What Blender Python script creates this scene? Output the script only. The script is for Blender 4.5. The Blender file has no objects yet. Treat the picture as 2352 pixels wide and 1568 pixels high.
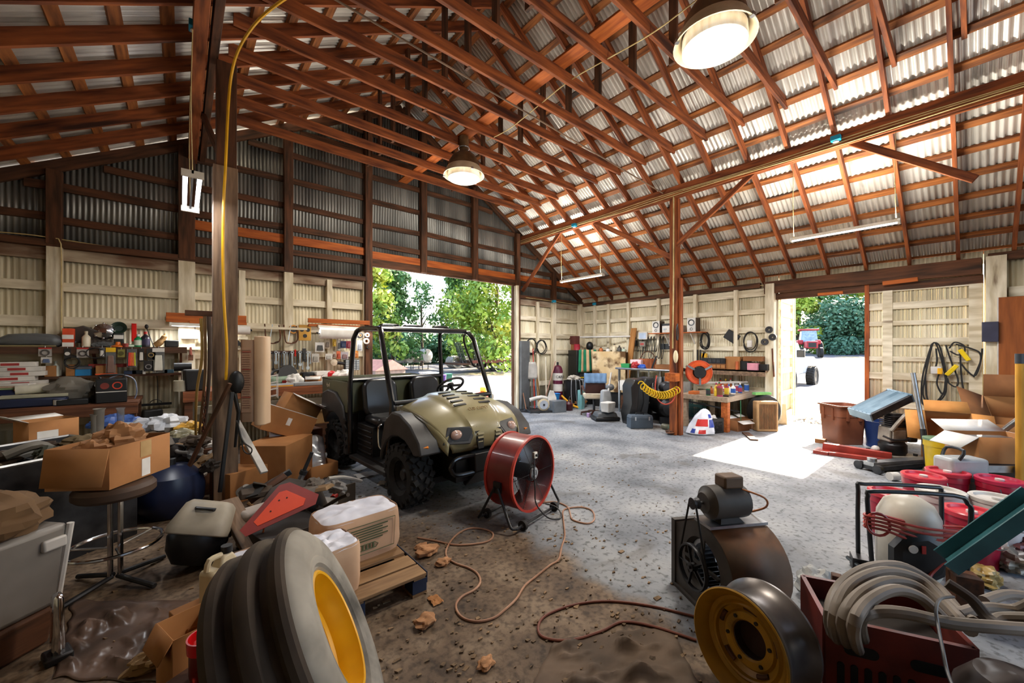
import bpy, bmesh, math, random
from mathutils import Vector, Matrix, Euler, noise
PI = math.pi
sc = bpy.context.scene
COL = sc.collection
rnd = random.Random(7)
V = Vector

# ------------------------------------------------------------------ camera, sky, sun, exposure
EYE = 1.6
FW = V((0.6455, 0.7638, 0.0)); RT = V((0.7638, -0.6455, 0.0))
cam_d = bpy.data.cameras.new('camera'); cam = bpy.data.objects.new('camera', cam_d); COL.objects.link(cam)
cam_d.sensor_width = 36; cam_d.lens = 36 * 900 / 2352; cam_d.shift_y = 16 / 2352
cam_d.clip_start = 0.05; cam_d.clip_end = 400
cam.location = (0, 0, EYE); cam.rotation_euler = (PI / 2, 0, -math.atan2(FW.x, FW.y))
sc.camera = cam
wd = bpy.data.worlds.new('sky'); sc.world = wd; wd.use_nodes = True
_n = wd.node_tree.nodes; _l = wd.node_tree.links
_sky = _n.new('ShaderNodeTexSky'); _sky.sky_type = 'NISHITA'; _sky.sun_disc = False
_sky.sun_elevation = math.radians(36); _sky.sun_rotation = math.radians(90)
_sky.air_density = 1.0; _sky.dust_density = 2.5; _sky.ozone_density = 1.0
_bg = _n['Background']; _bg.inputs[1].default_value = 0.5
_l.new(_sky.outputs[0], _bg.inputs[0])
sun_d = bpy.data.lights.new('sun', 'SUN'); sun_d.energy = 22.0; sun_d.angle = math.radians(0.6); sun_d.color = (1, .87, .68)
sun = bpy.data.objects.new('sun', sun_d); COL.objects.link(sun)
sun.rotation_euler = V((-1, 0.02, -0.71)).to_track_quat('-Z', 'Y').to_euler()
vs = sc.view_settings
vs.view_transform = 'Standard'; vs.look = 'None'; vs.gamma = 1; vs.use_curve_mapping = False
vs.exposure = 1.0
cy = sc.cycles
cy.max_bounces = 7; cy.diffuse_bounces = 5; cy.glossy_bounces = 3; cy.transmission_bounces = 5; cy.transparent_max_bounces = 8
cy.sample_clamp_indirect = 8; cy.caustics_reflective = False; cy.caustics_refractive = False
cy.use_denoising = True

# ------------------------------------------------------------------ points of the place
def dirv(u): return FW + RT * ((u - 1176) / 900)
def at(u, v, z=0.0):
    d = 900 * (EYE - z) / (v - 800); p = dirv(u) * d; return V((p.x, p.y, z))
def atd(u, v, d):
    p = dirv(u) * d; return V((p.x, p.y, EYE - (v - 800) / 900 * d))
def atY(u, v, Y): return atd(u, v, Y / dirv(u).y)
def atX(u, v, X): return atd(u, v, X / dirv(u).x)
def up(p, z): return V((p.x, p.y, z))

# ------------------------------------------------------------------ materials
def lin(h):
    if isinstance(h, str):
        h = h.lstrip('#'); h = [int(h[i:i + 2], 16) / 255 for i in (0, 2, 4)]
    return tuple((x / 12.92 if x <= .04045 else ((x + .055) / 1.055) ** 2.4) for x in h) + (1,)
MATS = {}
def mat(name, c1, c2=None, rough=.6, metal=0., scale=6., stretch=(1, 1, 1), bump=0., detail=4, emit=0, trans=0, alpha=1, lo=.35, hi=.65, c3=None, s3=1.5, lo3=.55, hi3=.7, bscale=None, world=False, ior=1.45, spec=.5, rand=True, coat=0):
    if name in MATS: return MATS[name]
    m = bpy.data.materials.new(name); m.use_nodes = True; MATS[name] = m
    n = m.node_tree.nodes; l = m.node_tree.links; b = n['Principled BSDF']
    b.inputs['Roughness'].default_value = rough; b.inputs['Metallic'].default_value = metal
    b.inputs['IOR'].default_value = ior; b.inputs['Specular IOR Level'].default_value = spec
    if coat: b.inputs['Coat Weight'].default_value = coat; b.inputs['Coat Roughness'].default_value = .1
    if trans: b.inputs['Transmission Weight'].default_value = trans
    if alpha < 1: b.inputs['Alpha'].default_value = alpha
    if c2 is None:
        c2 = tuple(min(1, x * .72) for x in lin(c1)[:3]) + (1,); 
    else: c2 = lin(c2)
    tc = n.new('ShaderNodeTexCoord'); mp = n.new('ShaderNodeMapping'); mp.inputs['Scale'].default_value = stretch
    if world:
        g = n.new('ShaderNodeNewGeometry'); l.new(g.outputs['Position'], mp.inputs['Vector'])
    else:
        l.new(tc.outputs['Object'], mp.inputs['Vector'])
        if rand:
            oi = n.new('ShaderNodeObjectInfo'); mu = n.new('ShaderNodeMath'); mu.operation = 'MULTIPLY'; mu.inputs[1].default_value = 37
            l.new(oi.outputs['Random'], mu.inputs[0]); cx = n.new('ShaderNodeCombineXYZ')
            for k in range(3): l.new(mu.outputs[0], cx.inputs[k])
            l.new(cx.outputs[0], mp.inputs['Location'])
    nz = n.new('ShaderNodeTexNoise'); nz.inputs['Scale'].default_value = scale; nz.inputs['Detail'].default_value = detail
    l.new(mp.outputs[0], nz.inputs['Vector'])
    rp = n.new('ShaderNodeValToRGB'); rp.color_ramp.elements[0].position = lo; rp.color_ramp.elements[1].position = hi
    rp.color_ramp.elements[0].color = c2; rp.color_ramp.elements[1].color = lin(c1)
    l.new(nz.outputs[0], rp.inputs[0]); out = rp.outputs[0]
    if c3 is not None:
        n3 = n.new('ShaderNodeTexNoise'); n3.inputs['Scale'].default_value = s3; n3.inputs['Detail'].default_value = 6; l.new(mp.outputs[0], n3.inputs['Vector'])
        r3 = n.new('ShaderNodeValToRGB'); r3.color_ramp.elements[0].position = lo3; r3.color_ramp.elements[1].position = hi3; l.new(n3.outputs[0], r3.inputs[0])
        mx = n.new('ShaderNodeMix'); mx.data_type = 'RGBA'; l.new(r3.outputs[0], mx.inputs[0]); l.new(out, mx.inputs[6]); mx.inputs[7].default_value = lin(c3); out = mx.outputs[2]
    l.new(out, b.inputs['Base Color'])
    if emit:
        l.new(out, b.inputs['Emission Color']); b.inputs['Emission Strength'].default_value = emit
    if bump:
        bp = n.new('ShaderNodeBump'); bp.inputs['Strength'].default_value = bump; bp.inputs['Distance'].default_value = .01
        if bscale:
            nb = n.new('ShaderNodeTexNoise'); nb.inputs['Scale'].default_value = bscale; nb.inputs['Detail'].default_value = 5; l.new(mp.outputs[0], nb.inputs['Vector']); l.new(nb.outputs[0], bp.inputs['Height'])
        else: l.new(nz.outputs[0], bp.inputs['Height'])
        l.new(bp.outputs[0], b.inputs['Normal'])
    return m
def wood(name, c1, c2, axis='x', rough=.75, c3=None, scale=2.2, **k):
    st = {'x': (1, 9, 9), 'y': (9, 1, 9), 'z': (9, 9, 1)}[axis]
    return mat(name, c1, c2, rough=rough, scale=scale, stretch=st, detail=6, bump=.25, lo=.3, hi=.7, c3=c3, s3=.8, **k)
def plain(name, c, rough=.55, metal=0., **k): return mat(name, c, rough=rough, metal=metal, **k)

# ------------------------------------------------------------------ mesh builder
class B:
    def __init__(s, M=None): s.bm = bmesh.new(); s.M = M or Matrix()
    def _v(s, p): return s.bm.verts.new(s.M @ V(p))
    def face(s, vs):
        try: return s.bm.faces.new(vs)
        except ValueError: return None
    def box(s, c, size, rot=(0, 0, 0), top=None, shear=(0, 0)):
        R = Euler(rot).to_matrix(); c = V(c); x, y, z = [k / 2 for k in size]; t = top or (1, 1); vs = []
        for sz in (-1, 1):
            for sx, sy in ((-1, -1), (1, -1), (1, 1), (-1, 1)):
                fx, fy = (t if sz > 0 else (1, 1)); off = V(shear + (0,)) if sz > 0 else V((0, 0, 0))
                vs.append(s._v(c + R @ (V((sx * x * fx, sy * y * fy, sz * z)) + off)))
        for q in ((3, 2, 1, 0), (4, 5, 6, 7), (0, 1, 5, 4), (1, 2, 6, 5), (2, 3, 7, 6), (3, 0, 4, 7)): s.face([vs[i] for i in q])
        return s
    def bb(s, x0, x1, y0, y1, z0, z1): return s.box(((x0 + x1) / 2, (y0 + y1) / 2, (z0 + z1) / 2), (abs(x1 - x0), abs(y1 - y0), abs(z1 - z0)))
    def beam(s, p0, p1, w, h, upv=(0, 0, 1)):
        p0, p1 = V(p0), V(p1); x = (p1 - p0).normalized(); u = V(upv); y = u.cross(x)
        if y.length < 1e-4: y = V((0, 1, 0)).cross(x)
        y.normalize(); z = x.cross(y); vs = []
        for p in (p0, p1):
            for a, b in ((-1, -1), (1, -1), (1, 1), (-1, 1)): vs.append(s._v(p + y * (a * w / 2) + z * (b * h / 2)))
        for q in ((0, 1, 2, 3), (7, 6, 5, 4), (0, 4, 5, 1), (1, 5, 6, 2), (2, 6, 7, 3), (3, 7, 4, 0)): s.face([vs[i] for i in q])
        return s
    def rings(s, rings, closed=False, cap=True):
        n = len(rings[0]); m = len(rings)
        for i in range(m if closed else m - 1):
            a, b = rings[i], rings[(i + 1) % m]
            for k in range(n): s.face([a[k], a[(k + 1) % n], b[(k + 1) % n], b[k]])
        if cap and not closed:
            s.face(list(reversed(rings[0]))); s.face(rings[-1])
        return s
    def tube(s, pts, r, seg=8, closed=False, smooth=0, cap=True):
        pts = [V(p) for p in pts]
        if smooth: pts = spline(pts, smooth, closed)
        m = len(pts); rs = r if isinstance(r, (list, tuple)) else [r] * m
        if len(rs) != m: rs = [rs[min(len(rs) - 1, int(i / max(1, m - 1) * (len(rs) - 1) + .5))] for i in range(m)]
        prev = None; rings = []
        for i in range(m):
            if closed: t = pts[(i + 1) % m] - pts[i - 1]
            else: t = pts[min(i + 1, m - 1)] - pts[max(i - 1, 0)]
            if t.length < 1e-9: t = V((0, 0, 1))
            t.normalize()
            if prev is None:
                a = V((0, 0, 1)) if abs(t.z) < .9 else V((1, 0, 0)); nx = a.cross(t).normalized()
            else:
                nx = prev - t * prev.dot(t)
                nx = nx.normalized() if nx.length > 1e-6 else V((1, 0, 0))
            prev = nx; ny = t.cross(nx)
            rings.append([s._v(pts[i] + (nx * math.cos(2 * PI * k / seg) + ny * math.sin(2 * PI * k / seg)) * rs[i]) for k in range(seg)])
        return s.rings(rings, closed, cap)
    def cyl(s, p0, p1, r0, r1=None, seg=16): return s.tube([p0, p1], [r0, r0 if r1 is None else r1], seg)
    def lathe(s, prof, seg=28, M=None, closed=False):
        M = M or Matrix(); rings = []
        for r, z in prof: rings.append([s._v(M @ V((r * math.cos(2 * PI * k / seg), r * math.sin(2 * PI * k / seg), z))) for k in range(seg)])
        return s.rings(rings, closed, cap=not closed)
    def prism(s, poly, z0, z1, M=None):
        M = M or Matrix(); a = [s._v(M @ V((x, y, z0))) for x, y in poly]; b = [s._v(M @ V((x, y, z1))) for x, y in poly]; n = len(poly)
        s.face(list(reversed(a))); s.face(b)
        for k in range(n): s.face([a[k], a[(k + 1) % n], b[(k + 1) % n], b[k]])
        return s
    def grid(s, f, nu, nv, closeu=False):
        g = [[s._v(f(i / (nu if closeu else nu - 1), j / (nv - 1))) for j in range(nv)] for i in range(nu)]
        for i in range(nu if closeu else nu - 1):
            for j in range(nv - 1): s.face([g[i][j], g[(i + 1) % nu][j], g[(i + 1) % nu][j + 1], g[i][j + 1]])
        return s
    def ball(s, c, r, seg=12, rings=8, sc_=(1, 1, 1), jit=0, seed=0, fr=2.):
        c = V(c); R = []
        for j in range(1, rings):
            t = PI * j / rings; ring = []
            for k in range(seg):
                p = 2 * PI * k / seg; d = V((math.sin(t) * math.cos(p), math.sin(t) * math.sin(p), math.cos(t)))
                rr = r * (1 + (jit * noise.noise(d * fr + V((seed, seed * 1.7, 3))) if jit else 0))
                ring.append(s._v(c + V((d.x * sc_[0], d.y * sc_[1], d.z * sc_[2])) * rr))
            R.append(ring)
        tp = s._v(c + V((0, 0, r * sc_[2]))); bt = s._v(c - V((0, 0, r * sc_[2])))
        for k in range(seg): s.face([tp, R[0][k], R[0][(k + 1) % seg]]); s.face([bt, R[-1][(k + 1) % seg], R[-1][k]])
        return s.rings(R, cap=False)
    def done(s, name, m, parent=None, ang=35, bevel=0, thick=0, loc=None, rot=None, sub=0, off=-1, each=False):
        if each:
            s.bm.verts.ensure_lookup_table(); seen = {}; out = []
            for v0 in s.bm.verts:
                if v0 in seen: continue
                st = [v0]; comp = []; seen[v0] = 1
                while st:
                    v = st.pop(); comp.append(v)
                    for e in v.link_edges:
                        w = e.other_vert(v)
                        if w not in seen: seen[w] = 1; st.append(w)
                q = B(); mp = {v: q.bm.verts.new(v.co) for v in comp}
                for f in {f for v in comp for f in v.link_faces}: q.face([mp[v] for v in f.verts])
                out.append(q.done(name, m, parent, ang, bevel, thick, loc, rot, sub, off))
            s.bm.free(); return out
        me = bpy.data.meshes.new(name); bmesh.ops.recalc_face_normals(s.bm, faces=s.bm.faces[:]); s.bm.to_mesh(me); s.bm.free()
        if ang:
            me.polygons.foreach_set('use_smooth', [True] * len(me.polygons)); me.set_sharp_from_angle(angle=math.radians(ang))
        me.materials.append(m); o = bpy.data.objects.new(name, me); COL.objects.link(o)
        if parent: o.parent = parent
        if loc is not None: o.location = loc
        if rot is not None: o.rotation_euler = rot
        if thick:
            d = o.modifiers.new('solid', 'SOLIDIFY'); d.thickness = thick; d.offset = off
        if bevel:
            d = o.modifiers.new('bevel', 'BEVEL'); d.width = bevel; d.segments = 2; d.limit_method = 'ANGLE'; d.angle_limit = math.radians(40)
        if sub:
            d = o.modifiers.new('sub', 'SUBSURF'); d.levels = sub; d.render_levels = sub
        return o
def spline(pts, n, closed=False):
    out = []; m = len(pts); pts = [V(p) for p in pts]
    for i in range(m if closed else m - 1):
        g = (lambda k: pts[k % m]) if closed else (lambda k: pts[max(0, min(m - 1, k))])
        a, b, c, d = g(i - 1), g(i), g(i + 1), g(i + 2)
        for k in range(n):
            t = k / n
            out.append(.5 * (2 * b + (c - a) * t + (2 * a - 5 * b + 4 * c - d) * t * t + (3 * b - a - 3 * c + d) * t ** 3))
    if not closed: out.append(pts[-1])
    return out
def tag(o, label, cat, group=None, kind=None):
    o['label'] = label; o['category'] = cat
    if group: o['group'] = group
    if kind: o['kind'] = kind
    return o
def struct(o): o['kind'] = 'structure'; return o
def thing(name, label, cat, loc=(0, 0, 0), rz=0, group=None, rot=None):
    o = bpy.data.objects.new(name, None); COL.objects.link(o); o.empty_display_size = .1
    o.location = loc; o.rotation_euler = rot if rot is not None else (0, 0, rz)
    return tag(o, label, cat, group)
def kids(o): return [c for c in COL.objects if c.parent == o]
KIDS = {}
def copy_tree(o, loc=None, rz=None, label=None, group=None, rot=None):
    c = o.copy(); COL.objects.link(c)
    if loc is not None: c.location = loc
    if rz is not None: c.rotation_euler = (0, 0, rz)
    if rot is not None: c.rotation_euler = rot
    if label: c['label'] = label
    if group: c['group'] = group
    def rec(src, dst):
        for ch in list(src.children):
            k = ch.copy(); COL.objects.link(k); k.parent = dst; rec(ch, k)
    rec(o, c); return c
def text(s, size, m, parent, loc, rot, name='lettering', ext=.0008, align='CENTER'):
    c = bpy.data.curves.new(name, 'FONT'); c.body = s; c.size = size; c.extrude = ext; c.align_x = align; c.align_y = 'CENTER'; c.resolution_u = 2
    o = bpy.data.objects.new(name, c); COL.objects.link(o)
    bpy.context.view_layer.update(); me = bpy.data.meshes.new_from_object(o.evaluated_get(bpy.context.evaluated_depsgraph_get())); bpy.data.objects.remove(o)
    me.materials.clear(); me.materials.append(m); o = bpy.data.objects.new(name, me); COL.objects.link(o)
    if parent: o.parent = parent
    o.location = loc; o.rotation_euler = rot; return o
def rrect(w, h, r, n=4):
    out = []
    for cx, cy_, a0 in ((w / 2 - r, h / 2 - r, 0), (-w / 2 + r, h / 2 - r, 90), (-w / 2 + r, -h / 2 + r, 180), (w / 2 - r, -h / 2 + r, 270)):
        for k in range(n + 1):
            a = math.radians(a0 + 90 * k / n); out.append((cx + r * math.cos(a), cy_ + r * math.sin(a)))
    return out
def arc(c, r, a0, a1, n, ax=V((1, 0, 0)), ay=V((0, 0, 1))):
    return [V(c) + ax * (r * math.cos(math.radians(a0 + (a1 - a0) * k / n))) + ay * (r * math.sin(math.radians(a0 + (a1 - a0) * k / n))) for k in range(n + 1)]
RX = lambda a: Matrix.Rotation(math.radians(a), 4, 'X')
RY = lambda a: Matrix.Rotation(math.radians(a), 4, 'Y')
RZ = lambda a: Matrix.Rotation(math.radians(a), 4, 'Z')
TR = lambda x, y, z: Matrix.Translation((x, y, z))
# ------------------------------------------------------------------ materials of the barn
M_raft = wood('rafter_wood', '#a85c2c', '#5a2a14', 'x', c3='#3c1d10')
M_purl = wood('purlin_wood', '#b06a30', '#5c3218', 'x', c3='#2e2018')
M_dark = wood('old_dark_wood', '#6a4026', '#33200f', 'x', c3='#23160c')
M_post = wood('post_wood', '#93785f', '#5a4636', 'x', c3='#3a2a1e')
M_board = wood('fresh_board', '#c46a2a', '#8c4218', 'x')
M_white = mat('white_painted_wood', '#e8dec6', '#c0b294', rough=.7, scale=2, stretch=(1, 6, 6), c3='#6b5540', s3=1.3, lo3=.66, hi3=.78, bump=.15)
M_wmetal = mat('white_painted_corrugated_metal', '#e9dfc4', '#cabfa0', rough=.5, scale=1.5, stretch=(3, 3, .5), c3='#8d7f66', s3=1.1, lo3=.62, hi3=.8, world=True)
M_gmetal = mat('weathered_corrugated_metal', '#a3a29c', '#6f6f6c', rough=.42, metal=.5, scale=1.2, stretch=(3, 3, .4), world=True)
M_rmetal = mat('galvanised_roof_sheet', '#f0ece3', '#cdc8bd', rough=.36, metal=.25, scale=1.4, stretch=(.5, 3, .5), c3='#6c675f', s3=1.6, lo3=.6, hi3=.8, world=True)
M_black = mat('black_plastic', '#1b1b1c', '#111112', rough=.45)
M_steel = mat('steel', '#b9bcc0', '#8d9094', rough=.32, metal=.9)
M_dsteel = mat('dark_steel', '#4a4a4c', '#2e2e30', rough=.45, metal=.7)
M_chrome = mat('chrome', '#e6e8ea', '#cfd2d6', rough=.12, metal=1)
M_rust = mat('rusty_iron', '#6e3d24', '#3c2318', rough=.8, metal=.3, scale=9)
M_card = mat('cardboard', '#b07a48', '#9a673a', rough=.85, scale=3)
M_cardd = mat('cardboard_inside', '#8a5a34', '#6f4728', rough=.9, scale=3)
M_paper = mat('white_paper', '#e9e6e0', '#d6d2ca', rough=.8)
M_rubber = mat('black_rubber', '#2b2a29', '#1d1c1b', rough=.8, scale=12)
M_wire = mat('cream_cable', '#d8c48c', '#b59e68', rough=.6)

WX, BY, LX, SY = 9.55, 8.0, -2.95, -4.5
RIDGE, RZU = 3.62, 6.66
def ZU(x): return RZU - (.62 * (x - RIDGE) if x > RIDGE else .55 * (RIDGE - x))

# ------------------------------------------------------------------ floor
def floor_mat():
    m = bpy.data.materials.new('dusty_concrete'); m.use_nodes = True; n = m.node_tree.nodes; l = m.node_tree.links; b = n['Principled BSDF']
    g = n.new('ShaderNodeNewGeometry')
    def nz(s, d=6, dist=0):
        t = n.new('ShaderNodeTexNoise'); t.inputs['Scale'].default_value = s; t.inputs['Detail'].default_value = d; t.inputs['Distortion'].default_value = dist; l.new(g.outputs['Position'], t.inputs['Vector']); return t.outputs[0]
    def ramp(x, stops):
        r = n.new('ShaderNodeValToRGB'); e = r.color_ramp.elements
        while len(e) < len(stops): e.new(.5)
        for i, (p, c) in enumerate(stops): e[i].position = p; e[i].color = lin(c)
        l.new(x, r.inputs[0]); return r.outputs[0]
    def mix(f, a, c):
        x = n.new('ShaderNodeMix'); x.data_type = 'RGBA'; l.new(f, x.inputs[0]); l.new(a, x.inputs[6]); l.new(c, x.inputs[7]); return x.outputs[2]
    def mth(op, a, c):
        x = n.new('ShaderNodeMath'); x.operation = op; x.use_clamp = False
        for i, q in enumerate((a, c)):
            if isinstance(q, (int, float)): x.inputs[i].default_value = q
            else: l.new(q, x.inputs[i])
        return x.outputs[0]
    conc = ramp(nz(1.3), [(.3, '#5c6066'), (.5, '#85888c'), (.7, '#a3a3a2')])
    fine = ramp(nz(24, 9), [(.34, '#56544f'), (.47, '#ffffff'), (.9, '#ffffff')])
    mu = n.new('ShaderNodeMix'); mu.data_type = 'RGBA'; mu.blend_type = 'MULTIPLY'; mu.inputs[0].default_value = .6; l.new(conc, mu.inputs[6]); l.new(fine, mu.inputs[7]); conc = mu.outputs[2]
    stain = ramp(nz(.9, 5, 1.2), [(.58, '#000000'), (.66, '#ffffff')])
    x = n.new('ShaderNodeRGB'); x.outputs[0].default_value = lin('#57524c'); 
    sf = mth('MULTIPLY', stain, .55); conc = mix(sf, conc, x.outputs[0])
    dirt = ramp(nz(3.2, 10), [(.3, '#46382c'), (.5, '#6b5845'), (.72, '#8a7762')])
    dfine = ramp(nz(26, 6), [(.35, '#4a3828'), (.55, '#ffffff'), (.9, '#ffffff')])
    mu = n.new('ShaderNodeMix'); mu.data_type = 'RGBA'; mu.blend_type = 'MULTIPLY'; mu.inputs[0].default_value = .6; l.new(dirt, mu.inputs[6]); l.new(dfine, mu.inputs[7]); dirt = mu.outputs[2]
    sp = n.new('ShaderNodeSeparateXYZ'); l.new(g.outputs['Position'], sp.inputs[0])
    # dirt lies on the near and left part of the floor: x - 0.45 y below ~0.9
    q = mth('MULTIPLY', mth('SUBTRACT', mth('ADD', 2.27, mth('MULTIPLY', mth('SUBTRACT', nz(1.6, 8), .5), .9)), sp.outputs[0]), 5)
    far_ = mth('MULTIPLY', mth('SUBTRACT', mth('ADD', 4.0, mth('MULTIPLY', mth('SUBTRACT', nz(1.2, 8), .5), 3)), sp.outputs[1]), .9)
    q2 = mth('MINIMUM', q, mth('MAXIMUM', far_, mth('MULTIPLY', mth('SUBTRACT', 1.3, sp.outputs[0]), 1.2)))
    f = n.new('ShaderNodeClamp'); l.new(q2, f.inputs[0]); col = mix(f.outputs[0], conc, dirt)
    l.new(col, b.inputs['Base Color']); b.inputs['Roughness'].default_value = .72; b.inputs['Specular IOR Level'].default_value = .35
    bp = n.new('ShaderNodeBump'); bp.inputs['Strength'].default_value = .5; bp.inputs['Distance'].default_value = .02; l.new(nz(9, 10), bp.inputs['Height']); l.new(bp.outputs[0], b.inputs['Normal'])
    return m
struct(B().bb(LX, WX + .12, SY, BY + .1, -.12, 0).done('floor', floor_mat(), ang=0))

# ------------------------------------------------------------------ corrugated sheets
def corr_wall(name, axis, c, a0, a1, z0, ztop, m, holes=(), amp=.010, pitch=.056):
    b = B(); n = int((a1 - a0) / pitch * 6); cols = []
    for i in range(n + 1):
        a = a0 + (a1 - a0) * i / n; o = amp * math.sin(2 * PI * a / pitch); zt = ztop(a) if callable(ztop) else ztop
        segs = [(z0, zt)]
        for h0, h1, hz0, hz1 in holes:
            if h0 < a < h1:
                segs = [s for s in ((z0, hz0), (hz1, zt)) if s[1] > s[0] + .001]
        cols.append((a, o, segs))
    for (a, o, s1), (a2, o2, s2) in zip(cols, cols[1:]):
        if len(s1) != len(s2) or any(abs(p[0] - q[0]) > .3 for p, q in zip(s1, s2)): continue
        for p, q in zip(s1, s2):
            pt = (lambda A, O, Z: (A, c + O, Z)) if axis == 'x' else (lambda A, O, Z: (c + O, A, Z))
            b.face([b._v(pt(a, o, p[0])), b._v(pt(a2, o2, q[0])), b._v(pt(a2, o2, q[1])), b._v(pt(a, o, p[1]))])
    bmesh.ops.remove_doubles(b.bm, verts=b.bm.verts[:], dist=1e-5)
    return struct(b.done(name, m, ang=70, thick=.002, off=1))
DL, DR, DH = 2.97, 6.80, 3.27          # big door in the back wall
RD0, RD1, RDH = 1.30, 2.66, 2.66        # open part of the door in the right wall
RP0 = -.08                              # right edge of the closed door leaf
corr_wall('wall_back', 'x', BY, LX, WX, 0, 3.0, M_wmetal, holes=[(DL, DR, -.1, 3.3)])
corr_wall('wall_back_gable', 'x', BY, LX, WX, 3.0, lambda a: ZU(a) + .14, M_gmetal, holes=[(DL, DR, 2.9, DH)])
corr_wall('wall_right', 'y', WX, SY, BY, 0, 3.12, M_wmetal, holes=[(RP0, RD1, -.1, RDH + .02)])
corr_wall('wall_left', 'y', LX, SY, BY, 0, 3.1, M_wmetal)
SD0, SD1 = 2.4, 7.0                        # opening in the barn's unseen end behind the camera, added to let sky light in
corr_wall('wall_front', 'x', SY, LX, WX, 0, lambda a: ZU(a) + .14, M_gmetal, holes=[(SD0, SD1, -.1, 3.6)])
def corr_roof(name, x0, x1, m):
    b = B(); pitch = .0685; n = int((BY + .3 - SY) / pitch * 6)
    rows = []
    for i in range(n + 1):
        y = SY - .1 + (BY + .3 - SY) * i / n; o = .016 * math.sin(2 * PI * y / pitch)
        rows.append([b._v((x, y, ZU(x) + .212 + o)) for x in (x0, x1)])
    for r, q in zip(rows, rows[1:]): b.face([r[0], r[1], q[1], q[0]])
    return struct(b.done(name, m, ang=70, thick=.002, off=1))
corr_roof('ceiling_right', RIDGE, WX + .35, M_rmetal); corr_roof('ceiling_left', LX - .35, RIDGE, M_rmetal)

# ------------------------------------------------------------------ framing; each member is its own object with its length along local x
def member(name, p0, p1, w, h, m, upv=(0, 0, 1), bevel=.004):
    p0, p1 = V(p0), V(p1); L = (p1 - p0).length; x = (p1 - p0).normalized(); y = V(upv).cross(x).normalized(); z = x.cross(y)
    b = B(); nseg = max(1, int(L / .6)); sd = rnd.random() * 50; rg = []
    for i in range(nseg + 1):
        t = L * i / nseg; jy = .004 * noise.noise(V((t, sd, 0))); jz = .006 * noise.noise(V((t, sd, 9)))
        rg.append([b._v((t, sy * w / 2 + jy, sz * h / 2 + jz)) for sy, sz in ((-1, -1), (1, -1), (1, 1), (-1, 1))])
    b.rings(rg)
    o = b.done(name, m, ang=30, bevel=bevel)
    M = Matrix((x, y, z)).transposed().to_4x4(); M.translation = p0; o.matrix_world = M
    return struct(o)
NR = 22
RY_ = [7.33 - .55 * k for k in range(NR)]
TY_ = [7.23 - .55 * k for k in range(NR)]
nrm_r = V((.62, 0, 1)).normalized(); nrm_l = V((-.55, 0, 1)).normalized()
for y in RY_:
    member('roof_rafter', (WX + .2, y, ZU(WX + .2) + .075), (RIDGE + .02, y, RZU + .075), .042, .14, M_raft, nrm_r, 0)
    member('roof_rafter', (LX - .2, y, ZU(LX - .2) + .075), (RIDGE - .02, y, RZU + .075), .042, .14, M_raft, nrm_l, 0)
    # short splice blocks where rafters sit on the girders
for y in (BY - .06,):
    member('gable_rafter', (WX + .1, y, ZU(WX + .1) + .07), (RIDGE, y, RZU + .07), .05, .15, M_dark, nrm_r, 0)
    member('gable_rafter', (LX - .1, y, ZU(LX - .1) + .07), (RIDGE, y, RZU + .07), .05, .15, M_dark, nrm_l, 0)
s = .25; k = 0
while True:
    x = RIDGE + .12 + k * .345; 
    if x > WX + .3: break
    member('roof_purlin', (x, BY + .15, ZU(x) + .178), (x, SY, ZU(x) + .178), .09, .045, M_purl, nrm_r, 0); k += 1
k = 0
while True:
    x = RIDGE - .12 - k * .36
    if x < LX - .3: break
    member('roof_purlin', (x, BY + .15, ZU(x) + .176), (x, SY, ZU(x) + .176), .10, .045, M_purl, nrm_l, 0); k += 1
for i, y in enumerate(TY_):
    member('collar_tie', (.42, y, 5.07), (6.55, y, 5.05), .042, .14, M_raft)
    member('roof_strut', (2.66, y + .045, 4.99), (2.66, y + .045, ZU(2.66) + .05), .042, .1, M_dark, (0, 1, 0))
    member('roof_strut', (4.48, y + .045, 4.99), (4.48, y + .045, ZU(4.48) + .05), .042, .1, M_dark, (0, 1, 0))
member('catwalk_plank', (3.62, BY - .1, 5.15), (3.62, SY + .5, 5.15), .2, .03, M_board)
GX, GL = 7.0, .22
member('girder', (GX - .03, BY, 4.49), (GX - .03, SY, 4.49), .055, .21, M_raft)
member('girder', (GX + .03, BY, 4.48), (GX + .03, SY, 4.48), .055, .19, M_raft)
zl = ZU(GL)
member('girder', (GL - .08, BY, zl - .13), (GL - .08, SY, zl - .13), .11, .26, M_raft)
member('girder', (GL + .04, BY, zl - .12), (GL + .04, SY, zl - .12), .07, .22, M_dark)

def vpost(name, x, y, z0, z1, w, h, m): return member(name, (x, y, z0), (x, y, z1), w, h, m, (0, 1, 0))
# posts inside the barn
PC = at(1570, 1000); PC.x, PC.y = 7.04, 3.62
vpost('post_right', PC.x, PC.y, 0, 4.39, .16, .13, M_raft)
vpost('post_right_sister', PC.x + .02, PC.y - .1, .0, 2.9, .1, .05, M_raft)
PL = (.36, 5.05)
vpost('post_left', PL[0], PL[1], 0, zl - .25, .17, .17, M_dark)
vpost('post_left_sleeve', PL[0] - .01, PL[1] - .01, 0, 3.46, .205, .205, M_post)
for g in (PC.y - 3.95,): vpost('post_right', GX, g - .1, 0, 4.39, .15, .13, M_raft)
member('knee_brace', (GX, PC.y - .04, 3.5), (GX, PC.y - 1.33, 4.42), .09, .045, M_raft, (1, 0, 0))
member('knee_brace', (GX, PC.y + .04, 3.3), (GX, PC.y + 1.9, 4.45), .09, .045, M_raft, (1, 0, 0))
member('knee_brace', (GX + .05, BY - .1, 3.15), (GX + .02, BY - 1.5, 4.42), .09, .05, M_raft, (1, 0, 0))
member('knee_brace', (GX, .05 - .05, 3.55), (GX, 1.1, 4.42), .09, .045, M_raft, (1, 0, 0))
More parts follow.
